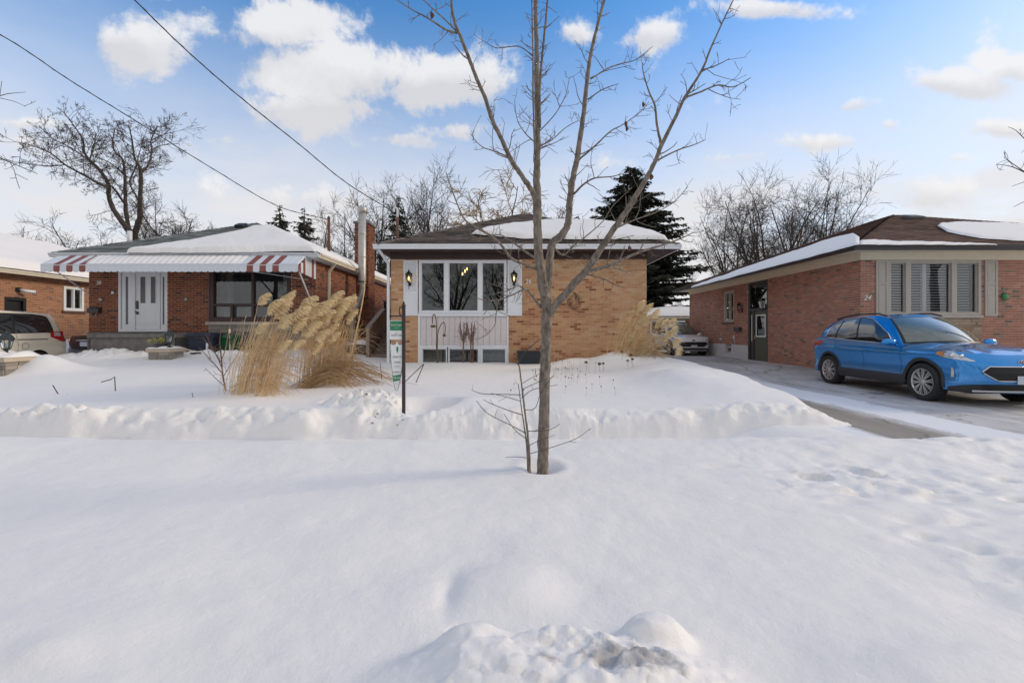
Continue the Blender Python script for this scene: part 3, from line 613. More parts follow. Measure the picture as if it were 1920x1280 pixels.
def window(house, O, u, n, a0, a1, c0, c1, fmat, gmat, fw=.05, mull=(), rails=(), depth=.07, name='window', inset=.03, cells=None):
    """frame and mullions as one mesh, every light a pane below it; positions along u and z"""
    O, u, n = Vector(O), Vector(u), Vector(n); Z = Vector((0, 0, 1)); m = MB()
    def bx(s0, s1, z0, z1, d0, d1): m.obox(O+u*((s0+s1)/2)+Z*((z0+z1)/2)+n*((d0+d1)/2), u*((s1-s0)/2), n*((d1-d0)/2), Z*((z1-z0)/2))
    d0, d1 = -depth, -inset+.03
    bx(a0, a0+fw, c0, c1, d0, d1); bx(a1-fw, a1, c0, c1, d0, d1); bx(a0+fw, a1-fw, c0, c0+fw, d0, d1-.002); bx(a0+fw, a1-fw, c1-fw, c1, d0, d1-.002)
    edges = [a0+fw]
    for mc, mw in mull: bx(mc-mw/2, mc+mw/2, c0+fw, c1-fw, d0, d1-.004); edges += [mc-mw/2, mc+mw/2]
    edges += [a1-fw]; zz = [c0+fw]
    for rc, rw in rails: bx(a0+fw, a1-fw, rc-rw/2, rc+rw/2, d0+.004, d1-.008); zz += [rc-rw/2, rc+rw/2]
    zz += [c1-fw]
    wnd = m.build(name, fmat, house)
    for s0, s1 in zip(edges[::2], edges[1::2]):
        for z0, z1 in zip(zz[::2], zz[1::2]):
            if fw >= .04 and (s1-s0) > .2:          # slim sash inside each light
                sh = MB(); t = .022
                for (p0, p1, q0, q1) in ((s0, s1, z0, z0+t), (s0, s1, z1-t, z1), (s0, s0+t, z0+t, z1-t), (s1-t, s1, z0+t, z1-t)):
                    sh.obox(O+u*((p0+p1)/2)+Z*((q0+q1)/2)+n*(d0+d1-.03)/2, u*((p1-p0)/2), n*.018, Z*((q1-q0)/2))
                sh.build('sash', fmat, wnd)
            p = MB(); dd = (d0+d1)/2-.022; p.add([tuple(O+u*s+Z*z+n*dd) for s, z in ((s0, z0), (s1, z0), (s1, z1), (s0, z1))], [(0, 1, 2, 3)]); p.build('pane', gmat, wnd)
    return wnd
def room(house, O, u, n, a0, a1, c0, c1, deep, m_):
    """dim room behind a window, open towards the pane"""
    O, u, n = Vector(O), Vector(u), Vector(n); Z = Vector((0, 0, 1)); q = MB()
    c = [tuple(O+u*s+Z*z-n*d) for d in (.12, deep) for s, z in ((a0, c0), (a1, c0), (a1, c1), (a0, c1))]
    q.add(c, [(4, 5, 6, 7), (0, 1, 5, 4), (1, 2, 6, 5), (2, 3, 7, 6), (3, 0, 4, 7)]); return q.build('interior', m_, house)
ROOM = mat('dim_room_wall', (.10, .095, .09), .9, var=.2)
def lantern(house, p, n, h=.42, lit=True, side=1):
    """wall lantern: back plate, scrolled arm, tapered glazed cage, cap with finial"""
    p, n = Vector(p), Vector(n).normalized(); Z = Vector((0, 0, 1)); c = p+n*.13
    m = MB(); u = Z.cross(n)
    m.obox(p+n*.012-Z*.10, u*.035, n*.012, Z*.09)
    m.tube([p+n*.02-Z*.14, p+n*.07-Z*.20, c-Z*.17, c-Z*.12], .011, 6)
    m.tube([c-Z*.30, c-Z*.12], [.006, .012], 6)
    m.lathe(tuple(c), [(0, -.125), (.045, -.12), (.05, -.105), (0, -.10)], 'z', 8)
    m.lathe(tuple(c), [(.098, .105), (.102, .115), (.055, .165), (.03, .18), (.018, .215), (.003, .25)], 'z', 6, smooth=False)
    for k in range(6):
        a = k*math.pi/3; e = Vector((math.cos(a), math.sin(a), 0)); m.tube([c+e*.047-Z*.11, c+e*.09+Z*.108], .006, 4)
    o = m.build('wall_lantern', BLACK, house)
    g = MB(); g.lathe(tuple(c), [(.044, -.10), (.086, .10)], 'z', 6, smooth=False); g.build('lantern_glass', LGLASS, o)
    bb = MB(); bb.lathe(tuple(c), [(.001, -.06), (.018, -.04), (.022, .0), (.012, .04), (.001, .055)], 'z', 8); bb.build('bulb', BULB if lit else WHITE, o)
    return o
LGLASS = mat_glass('lantern_glass', (.75, .72, .65)); BULB = mat('lit_bulb', (1, .8, .45), .4, var=.01, emit=((1, .62, .2), 4))
def downspout(house, pts, material, wd=.07):
    m = MB()
    for a, c in zip(pts, pts[1:]): m.bar(a, c, wd, wd*.75, 0, (0, 1, .01))
    return m.build('downspout', material, house)
# ------------------------------------------------------------------ number 26, the tan brick bungalow in the middle
D26 = 12.55; K = F/D26
def X6(px): return (px-CX)/K
def Z6(py): return CZ+(HY-py)/K
h26 = thing('brick_bungalow', 'tan brick bungalow numbered 26 with white picture window behind the bare tree', 'house', (.2, D26, .3), 'brick bungalows along the street')
XL, XR = X6(733), X6(1212)
O26 = (0, D26, 0); U, NF_ = (1, 0, 0), (0, -1, 0)
win_hole = (X6(785), X6(951), .25, Z6(487))
def bias26(s, z, r):
    c = float(fbm(np.array([s*.6]), np.array([z*.8]), 2, 3)[0]); low = (2.0-z)*.10; right = .10 if s > 2.0 else 0
    v = r.random(); return min(.999, max(0, .60+c*.5-low+right+(v-.5)*.5-(.42 if r.random() < .14 else 0)))
brick_wall(h26, 'front_wall', O26, U, NF_, XL, XR, .25, Z6(486), [win_hole], MORT_TAN, BRICK26, 11, 300, lambda q: abs((q[0]+q[1])/2-2.3)+.3*abs(q[2]-2.1), bias26)
brick_wall(h26, 'side_wall', (XL, D26, 0), (0, 1, 0), (-1, 0, 0), 0, 10.5, .25, Z6(486), [], MORT_TAN, BRICK26, 12, bias=bias26)
brick_wall(h26, 'side_wall', (XR, D26, 0), (0, -1, 0), (1, 0, 0), -10.5, 0, .25, Z6(486), [], MORT_TAN, BRICK26, 13, bias=bias26)
m = MB(); m.add([(XL, D26+10.5, .2), (XR, D26+10.5, .2), (XR, D26+10.5, 3.6), (XL, D26+10.5, 3.6)], [(0, 1, 2, 3)]); m.build('back_wall', MORT_TAN, h26)
# frieze, soffit, gutters, roof
EX0, EX1, EY, ZE = -3.56, 4.36, 11.98, 3.87
m = MB(); m.box(XL-.02, XR+.02, D26-.035, D26-.002, Z6(486), 3.725); m.build('frieze_board', DKBROWN, h26, bevel=.004)
m = MB(); m.box(EX0+.02, EX1-.02, EY+.02, D26+10.9, 3.725, 3.755); m.build('soffit', DKBROWN, h26)
m = MB(); m.box(EX0, EX1, EY, EY+.025, 3.735, 3.86); m.box(EX0, EX0+.025, EY+.025, D26+10.9, 3.735, 3.86); m.box(EX1-.025, EX1, EY+.025, D26+10.9, 3.735, 3.86); m.build('fascia', DKBROWN, h26)
gutter(h26, 'gutter', (EX0-.08, EY-.002, ZE-.005), (EX1+.08, EY-.002, ZE-.005), (0, -1, 0), WHITE)
gutter(h26, 'gutter', (EX0-.002, D26+10.9, ZE-.005), (EX0-.002, EY, ZE-.005), (-1, 0, 0), WHITE)
gutter(h26, 'gutter', (EX1+.002, EY, ZE-.005), (EX1+.002, D26+10.9, ZE-.005), (1, 0, 0), WHITE)
A26 = (.44, 15.95, 5.70)
c26, _, _ = hip_roof(h26, EX0-.04, EX1+.04, EY-.05, D26+10.95, ZE+.005, A26, (.44, 19.5, 5.70), SH26, 31)
downspout(h26, [(EX0+.05, EY+.0, 3.74), (XL-.06, D26-.04, 3.45), (XL-.06, D26-.04, .5)], WHITE)
# picture window, shutters, panelled apron, basement lights
window(h26, O26, U, NF_, X6(786), X6(950), Z6(587), Z6(488), WHITE, GLASS, .055, [(X6(837.3), .115), (X6(900.3), .105)], inset=-.01, depth=.06)
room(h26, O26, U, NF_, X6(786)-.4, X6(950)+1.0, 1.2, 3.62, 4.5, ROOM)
m = MB(); m.box(X6(784), X6(952), D26-.05, D26+.05, Z6(593), Z6(587.3)); m.build('window_sill', WHITE, h26, bevel=.004)
m = MB()
for a, c in ((784, 788.5), (950, 953.5)): m.box(X6(a), X6(c), D26-.022, D26+.06, .5, Z6(593)-.002)
m.box(X6(788.5), X6(950), D26-.02, D26+.06, Z6(650.5), Z6(647)); m.build('apron_frame', WHITE, h26, bevel=.003)
nb = 15; s0, s1 = X6(788.6), X6(949.9); bw = (s1-s0)/nb
ap = MB(); ap.box(s0, s1, D26+.012, D26+.05, Z6(647), Z6(593)-.002); ap = ap.build('apron', GREYWHITE, h26)
pm_ = MB(); pm_.box(-bw/2+.006, bw/2-.006, -.012, .006, -(Z6(593)-Z6(647))/2+.003, (Z6(593)-Z6(647))/2-.005)
bd = pm_.mesh('board', GREYWHITE)
for i in range(nb):
    o = bpy.data.objects.new('board', bd); COL.objects.link(o); o.parent = ap; o.location = Vector((s0+bw*(i+.5), D26+.004, (Z6(593)+Z6(647))/2))-ORG[h26.name]
for a, c, fm in ((790, 839, WHITE), (840, 899, WHITE), (902, 950, WHITE)):
    window(h26, O26, U, NF_, X6(a)-.02, X6(c)+.02, .50, Z6(650.5), fm, GLASSD if a == 840 else GLASS, .045, name='basement_window', depth=.05, inset=.0)
CURT = mat('pale_curtain', (.42, .43, .40), .9, var=.12, scale=8)
m = MB()
for a, c in ((788, 839), (903, 952)):
    G = [[(X6(a)+(X6(c)-X6(a))*t, D26+.14+.012*math.sin(t*55), z) for t in np.linspace(0, 1, 60)] for z in (.42, 1.12)]; m.grid(np.array(G))
m.build('basement_curtain', CURT, h26)
m = MB(); m.box(X6(786), X6(951), D26+.25, D26+.27, .3, 1.2); m.build('basement_interior', DARK, h26)
for a, c in ((757, 783.6), (951.5, 978.8)):
    sh = MB(); f = .045; x0, x1, z0, z1 = X6(a), X6(c), Z6(592), Z6(488); y0, y1 = D26-.035, D26-.008
    for q in ((x0, x0+f, z0, z1), (x1-f, x1, z0, z1), (x0+f, x1-f, z0, z0+f), (x0+f, x1-f, z1-f, z1)): sh.box(q[0], q[1], y0, y1, q[2], q[3])
    zm = z0+(z1-z0)*.45; sh.box(x0+f, x1-f, y0+.006, y1, z0+f, zm)           # solid lower panel
    so = sh.build('shutter', WHITE, h26, bevel=.003)
    nl = 16; lm = MB(); L_ = (z1-f-zm)/nl; lm.add([(x0+f, D26-.012, -L_*.5), (x1-f, D26-.012, -L_*.5), (x1-f, D26-.012, L_*.5), (x0+f, D26-.012, L_*.5), (x0+f, D26-.03, -L_*.42), (x1-f, D26-.03, -L_*.42)], [(4, 5, 2, 3), (0, 1, 5, 4)])
    me = lm.mesh('louvre', WHITE); me.transform(Matrix.Translation(-ORG[h26.name]))
    for i in range(nl):
        o = bpy.data.objects.new('louvre', me); COL.objects.link(o); o.parent = so; o.location = (0, 0, zm+L_*(i+.5))
    xm = (x0+x1)/2; lantern(h26, (xm-.02, D26-.035, Z6(523)), (0, -1, 0))
text_mb('26', .17, (X6(990.5), D26-.014, Z6(528)), depth=.012, shear=.12).build('house_number', mat('brushed_number', (.82, .82, .80), .4), h26)
WIRE = mat('rusted_wire', (.05, .04, .03), .8)
m = MB()   # withered wreath of wire on the brick beside the tree
for k in range(26):
    a = rng.uniform(0, 6.28); r1 = rng.uniform(.04, .17); c = Vector((X6(1077), D26-.02, Z6(566))); e = Vector((math.cos(a), 0, math.sin(a))); a2 = a+rng.uniform(.5, 1.6)
    m.tube([c+e*r1, c+Vector((math.cos((a+a2)/2), -.15, math.sin((a+a2)/2)))*.2, c+Vector((math.cos(a2), 0, math.sin(a2)))*rng.uniform(.1, .3)], .004, 4)
o = m.build('wall_wreath', WIRE, None, 'withered dark twig wreath hanging on the tan brick wall', 'wreath'); o['kind'] = 'thing'
n26 = (Vector((1, 0, 0))).cross(Vector(A26)-Vector((.44, EY-.05, ZE))).normalized()
snow_patch('roof_snow', 'wind-shaped snow slab on the brown shingle roof of number 26', (0, EY-.05, ZE+.005), n26,
   [(884, 440.5), (930, 446), (980, 450), (1060, 451.5), (1150, 451.5), (1210, 451.5), (1252, 452.5)], [(884, 439.5), (910, 433), (960, 424), (1000, 419.5), (1040, 416), (1090, 416), (1130, 418.5), (1180, 427), (1225, 439), (1252, 451.0)], T=.13, seed=3)
for k, (px, py) in enumerate(((875.5, 504.5), (871.8, 509.2), (867.2, 514.3))):
    p = P(px, py, 14.6+.0*k); lt = thing('pendant_lamp', ['uppermost', 'middle', 'lowest'][k]+' glowing pendant lamp seen through the picture window of number 26', 'lamp', p, 'pendant lamps inside number 26')
    m = MB(); m.lathe(tuple(p), [(.001, -.035), (.018, -.02), (.021, 0), (.014, .04), (.012, .07)], 'z', 10); m.build('bulb', BULB, lt)
    m = MB(); m.lathe(tuple(p), [(.02, .06), (.022, .12), (.004, .13)], 'z', 8); m.tube([p+Vector((0, 0, .13)), Vector((p.x, p.y, 3.62))], .004, 4); m.build('cord', BLACK, lt)
# ------------------------------------------------------------------ number 28, red-brown brick bungalow with the striped awning
D28 = 13.9; K8 = F/D28
def X8(px): return (px-CX)/K8
def Z8(py): return CZ+(HY-py)/K8
h28 = thing('brick_bungalow', 'red-brown brick bungalow numbered 28 with striped metal awning and white door', 'house', (-9.4, D28, .4), 'brick bungalows along the street')
L8, R8 = X8(167), X8(593.5); O28 = (0, D28, 0); ZB8, ZT8 = Z8(622.5), 3.72
door_hole = (X8(221.5), X8(314), ZB8, Z8(505)); pic_hole = (X8(391), X8(546), Z8(629), Z8(502))
bias28 = lambda s, z, r: (.05*r.random() if r.random() < .07 else .15+.85*r.random())
brick_wall(h28, 'front_wall', O28, U, NF_, L8, R8, ZB8, ZT8, [door_hole, pic_hole], MORT_GREY, BRICK28, 21, 300, lambda q: min(abs((q[0]+q[1])/2-X8(195)), abs((q[0]+q[1])/2-X8(352)))+.01*abs(q[2]-2.3), bias28)
sw = [(853*5.97/(960-688)-D28+.0, 853*5.97/(960-699)-D28, 1.85, 3.15), (853*5.97/(960-722)-D28, 853*5.97/(960-731)-D28, 1.95, 3.1)]
sw = [(4.75, 5.45, 1.75, 3.1), (7.2, 7.9, 1.85, 3.05)]
brick_wall(h28, 'side_wall', (R8, D28, 0), (0, 1, 0), (1, 0, 0), 0, 11, .3, ZT8, sw, MORT_GREY, BRICK28, 22, bias=bias28)
brick_wall(h28, 'side_wall', (L8, D28, 0), (0, 1, 0), (-1, 0, 0), 0, 11, .3, ZT8, [], MORT_GREY, BRICK28, 23, bias=bias28)
m = MB(); m.add([(L8, D28+11, .2), (R8, D28+11, .2), (R8, D28+11, 3.7), (L8, D28+11, 3.7)], [(0, 1, 2, 3)]); m.build('back_wall', MORT_GREY, h28)
for a0, a1, c0, c1 in sw:
    window(h28, (R8, D28, 0), (0, 1, 0), (1, 0, 0), a0, a1, c0, c1, DKBROWN, GLASSD, .06, inset=.07, depth=.1)
    m = MB(); m.box(R8-.03, R8+.05, D28+a0-.05, D28+a1+.05, c0-.07, c0); m.build('window_sill', BRICK28, h28)
    m = MB(); m.box(R8-.4, R8-.12, D28+a0-.1, D28+a1+.1, c0-.1, c1+.1); m.build('interior', DARK, h28)
m = MB(); m.box(L8-.02, R8+.02, D28-.04, D28+.3, .25, ZB8-.004); m.build('foundation', CONC, h28)
# porch slab with a step, two shallow arches in its face
def porch():
    x0, x1, y0, y1, zt = P(168, 0, 12.75).x, P(330, 0, 12.75).x, D28-1.15, D28-.045, ZB8-.05; m = MB(); N = 60
    top = [(x0+(x1-x0)*i/N) for i in range(N+1)]
    def cut(x):
        z = .25
        for c, w_, h in (((x0*.72+x1*.28), .62, .42), ((x0*.25+x1*.75), .62, .42)):
            if abs(x-c) < w_: z = max(z, .55+h*math.sqrt(1-((x-c)/w_)**2)*.9)
        return z
    m.grid(np.array([[(x, y0, cut(x)) for x in top], [(x, y0, zt-.10) for x in top]]), smooth=False)
    m.grid(np.array([[(x, y0, cut(x)) for x in top], [(x, y0+.35, cut(x)) for x in top]]), smooth=False)
    m.box(x0-.04, x1+.04, y0-.05, y1, zt-.10, zt); m.box(x0, x1, y0+.35, y1, .25, zt-.102); m.box(x1-.02, x1, y0, y0+.35, .25, zt-.102); m.box(x0, x0+.02, y0, y0+.35, .25, zt-.102)
    m.build('porch', CONC, h28)
    s = MB(); s.box(X8(215), X8(335), y0-.42, y0-.052, .4, .98); s.build('step', CONC, h28, bevel=.015)
porch()
# entrance: door with two tall lights between side lights
dr = MB(); y = D28
def fr_(mb, a, c, t, bt, wd, d0, d1):
    for q in ((a, a+wd, bt, t), (c-wd, c, bt, t), (a+wd, c-wd, t-wd, t), (a+wd, c-wd, bt, bt+wd)): mb.box(q[0], q[1], y+d0, y+d1, q[2], q[3])
fr_(dr, X8(221.8), X8(313.8), Z8(505.5), ZB8+.01, .07, -.005, .11)
dr.box(X8(245.5), X8(252.5), y, y+.11, ZB8+.08, Z8(505.5)-.07); dr.box(X8(296.5), X8(299.5), y, y+.11, ZB8+.08, Z8(505.5)-.07)
en = dr.build('door_frame', WHITE, h28, bevel=.004)
for a, c in ((227, 245.2), (299.8, 310)):
    s = MB(); w_ = .11 if a < 250 else .055; zl, zh = Z8(608), Z8(518.5)
    s.box(X8(a), X8(c), y+.03, y+.06, ZB8+.08, zl); s.box(X8(a), X8(c), y+.03, y+.06, zh, Z8(509.8)); s.box(X8(a), X8(a)+w_, y+.03, y+.06, zl, zh); s.box(X8(c)-w_, X8(c), y+.03, y+.06, zl, zh)
    so = s.build('side_light', WHITE, h28, bevel=.006); g = MB(); g.box(X8(a)+w_, X8(c)-w_, y+.05, y+.055, zl, zh); g.build('pane', FROST, so)
d = MB(); a, c = X8(252.7), X8(296.3); zl, zh = Z8(568), Z8(518.5)
d.box(a, c, y+.045, y+.085, ZB8+.085, zl); d.box(a, c, y+.045, y+.085, zh, Z8(510))
for p, q in ((252.7, 261), (270.8, 280.6), (289.9, 296.3)): d.box(X8(p), X8(q), y+.045, y+.085, zl, zh)
do = d.build('door', WHITE, h28, bevel=.005)
for p, q in ((261, 270.8), (280.6, 289.9)):
    g = MB(); g.box(X8(p), X8(q), y+.06, y+.066, zl, zh); g.build('pane', FROST, do)
    f_ = MB(); x0, x1 = X8(p)-.02, X8(q)+.02
    for e in ((x0, x0+.02, zl-.02, zh+.02), (x1-.02, x1, zl-.02, zh+.02), (x0+.02, x1-.02, zh, zh+.02), (x0+.02, x1-.02, zl-.02, zl)): f_.box(e[0], e[1], y+.036, y+.045, e[2], e[3])
    f_.build('moulding', WHITE, do)
for zl2, zh2 in ((ZB8+.25, Z8(582)),):
    for p, q in ((260, 289),):
        f_ = MB(); x0, x1 = X8(p), X8(q)
        for e in ((x0, x0+.02, zl2, zh2), (x1-.02, x1, zl2, zh2), (x0+.02, x1-.02, zh2-.02, zh2), (x0+.02, x1-.02, zl2, zl2+.02)): f_.box(e[0], e[1], y+.038, y+.045, e[2], e[3])
        f_.build('moulding', WHITE, do)
m = MB(); m.box(X8(253.8), X8(257.8), y+.02, y+.045, Z8(579), Z8(564)); m.box(X8(254), X8(258), y+.02, y+.045, Z8(589), Z8(584)); m.tube([(X8(256), y+.01, Z8(586)), (X8(253.2), y, Z8(583))], .012, 6); m.build('handle', CHAR, do, bevel=.003)
m = MB(); m.box(X8(222), X8(314), y+.11, y+.13, ZB8, Z8(505)); m.build('interior', DARK, h28)
# picture window in a dark frame, with curtains; sill and ledge stone below
window(h28, O28, U, NF_, X8(391.5), X8(545.5), Z8(603), Z8(502.5), DKBROWN, GLASS, .13, [(X8(472.5), .07)], [(Z8(571.5), .05)], inset=.05, depth=.12)
m = MB(); m.box(X8(432), X8(436.5), D28-.01, D28+.07, Z8(597), Z8(572)); m.build('mullion', DKBROWN, h28)
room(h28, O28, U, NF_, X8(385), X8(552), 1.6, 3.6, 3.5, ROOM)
SHEER = mat('sheer_curtain', (.50, .49, .45), .9, var=.15, scale=5); GOLDC = mat('gold_curtain', (.32, .24, .13), .9, var=.2, scale=5)
for a, c, mt_ in ((399, 412, GOLDC), (412, 424, SHEER), (520, 540, SHEER)):
    m = MB(); G = [[(X8(a)+(X8(c)-X8(a))*t, D28+.35+.03*math.sin(t*20), z) for t in np.linspace(0, 1, 40)] for z in (1.7, 3.55)]; m.grid(np.array(G)); m.build('curtain', mt_, h28)
m = MB(); G = [[(X8(398)+(X8(470)-X8(398))*t, D28+.30+.012*math.sin(t*80), z) for t in np.linspace(0, 1, 120)] for z in (1.75, Z8(572.5))]; m.grid(np.array(G)); m.build('cafe_curtain', SHEER, h28)
m = MB(); m.box(X8(387.5), X8(550), D28-.07, D28+.1, Z8(609), Z8(603.2)); m.build('window_sill', mat('sill_stone', (.42, .37, .31), .8), h28, bevel=.006)
def ledge(house, x0, x1, z0, z1, d, mt_, seed, hh=(.03, .05), ll=(.2, .5)):
    r = random.Random(seed); back = MB(); back.box(x0, x1, d+.012, d+.05, z0, z1); w_ = back.build('stone_panel', CONC, house)
    z = z0; n_ = 0
    while z < z1-.012:
        h = min(r.uniform(*hh), z1-z); x = x0
        while x < x1-.005:
            l = min(r.uniform(*ll), x1-x)
            if x1-x-l < .05: l = x1-x
            s = MB(); pr = r.uniform(.0, .022); s.box(x+.004, x+l-.004, d-.012-pr, d+.012, z+.003, z+h-.003, 0, r.random()); s.build('stone', mt_, w_); n_ += 1; x += l
        z += h
ledge(h28, X8(391.2), X8(545.8), Z8(629), Z8(609.2), D28, STONEP, 5)
text_mb('28', .15, (X8(186), D28-.014, Z8(530.5)), depth=.012, shear=.1).build('house_number', MATS['brushed_number'], h28)
m = MB(); x0, x1, z0, z1 = X8(170), X8(191), Z8(587), Z8(578.5); m.box(x0, x1, D28-.13, D28-.009, z0, z1); m.add([(x0-.01, D28-.145, z1-.02), (x1+.01, D28-.145, z1-.02), (x1+.01, D28-.008, z1+.05), (x0-.01, D28-.008, z1+.05), (x0-.01, D28-.008, z1-.01), (x1+.01, D28-.008, z1-.01)], [(0, 1, 2, 3), (0, 3, 4), (1, 5, 2)])
mb_ = m.build('mailbox', CHAR, h28)
m = MB()
for q in (.3, .75): m.tube([(x0+(x1-x0)*q, D28-.10, z0), (x0+(x1-x0)*q, D28-.11, z0-.09), (x0+(x1-x0)*q, D28-.15, z0-.10)], .007, 5)
m.build('paper_hook', ALU, mb_)
m = MB(); m.box(X8(210), X8(214), D28-.03, D28-.008, Z8(551), Z8(546)); m.build('doorbell', WHITE, h28, bevel=.003)
for px, py in ((190, 562), (350, 561)):
    m = MB(); m.lathe((X8(px), D28-.03, Z8(py)), [(.001, -.03), (.05, -.02), (.06, .0), (.04, .02), (.001, .025)], 'y', 10); m.build('wall_fixture', STEEL, h28)
# eaves and roof
EY8, ZE8 = 13.33, 3.87; EX80, EX81 = -13.42, -5.72
m = MB(); m.box(EX80+.02, EX81-.02, EY8+.02, D28+11.4, 3.725, 3.75); m.build('soffit', WHITE, h28)
gutter(h28, 'gutter', (EX80-.08, EY8, ZE8), (EX81+.08, EY8, ZE8), (0, -1, 0), ALU)
gutter(h28, 'gutter', (EX81, EY8, ZE8), (EX81, D28+11.4, ZE8), (1, 0, 0), CREAM)
gutter(h28, 'gutter', (EX80, D28+11.4, ZE8), (EX80, EY8, ZE8), (-1, 0, 0), ALU)
m = MB(); m.box(EX80, EX81, EY8, EY8+.02, 3.735, 3.86); m.box(EX81-.02, EX81, EY8+.02, D28+11.4, 3.735, 3.86); m.box(EX80, EX80+.02, EY8+.02, D28+11.4, 3.735, 3.86); m.build('fascia', ALU, h28)
A28 = (-9.66, 17.2, 5.66)
hip_roof(h28, EX80-.04, EX81+.04, EY8-.04, D28+11.4, ZE8+.005, A28, (-9.66, 21.6, 5.66), SH28, 41)
v = P(452, 427.5, 16.2); n28 = Vector((1, 0, 0)).cross(Vector(A28)-Vector((-9.66, EY8-.04, ZE8))).normalized()
p = hit(453, 427, (0, EY8-.04, ZE8), n28); m = MB(); m.obox(p+n28*.07, Vector((.16, 0, 0)), n28.cross(Vector((1, 0, 0)))*.16, n28*.07); m.build('roof_vent', BLACK, h28, bevel=.02)
snow_patch('roof_snow', 'deep smooth snow over the street side roof of number 28', (0, EY8-.04, ZE8), n28,
   [(238, 477), (300, 477), (400, 477), (480, 476), (560, 474), (593, 474)], [(238, 475), (300, 465.5), (380, 453), (450, 439), (478, 430.5), (500, 430), (520, 437), (545, 448), (570, 460), (593, 472)], T=.17, seed=6)
nr28 = (Vector((0, 1, 0))).cross(Vector((EX81+.04, 0, ZE8))-Vector((-9.66, 0, 5.66))).normalized()
if nr28.z < 0: nr28 = -nr28
def slope_snow(name, label, quad, T, seed, nu=40, nv=16):
    a, b_, c, d_ = map(Vector, quad); n = (b_-a).cross(d_-a).normalized(); n = n if n.z > 0 else -n; G = []
    for i in range(nu+1):
        t = i/nu; row = []
        for j in range(nv+1):
            v_ = j/nv; p_ = a.lerp(b_, t).lerp(d_.lerp(c, t), v_); e = min(1, i*.5, (nu-i)*.5, j*.6, (nv-j)*.7)**.5
            row.append(tuple(p_+n*(.02+T*e*(1+.4*float(fbm(np.array([p_.x]), np.array([p_.y]), 3, seed)[0])))))
        G.append(row)
    m = MB(); m.grid(np.array(G)); o = m.build(name, SNOW, None, label, 'snow', None, 'stuff')
    b2 = bmesh.new(); b2.from_mesh(o.data); bmesh.ops.recalc_face_normals(b2, faces=b2.faces)
    if sum(f.normal.z for f in b2.faces) < 0: bmesh.ops.reverse_faces(b2, faces=b2.faces)
    b2.to_mesh(o.data); b2.free()
slope_snow('roof_snow', 'snow on the roof slope of number 28 beside its chimney', ((EX81+.0, EY8+.1, ZE8+.03), (EX81+.0, D28+11.2, ZE8+.03), (-9.5, 21.6, 5.6), (-9.5, 17.3, 5.6)), .15, 8)
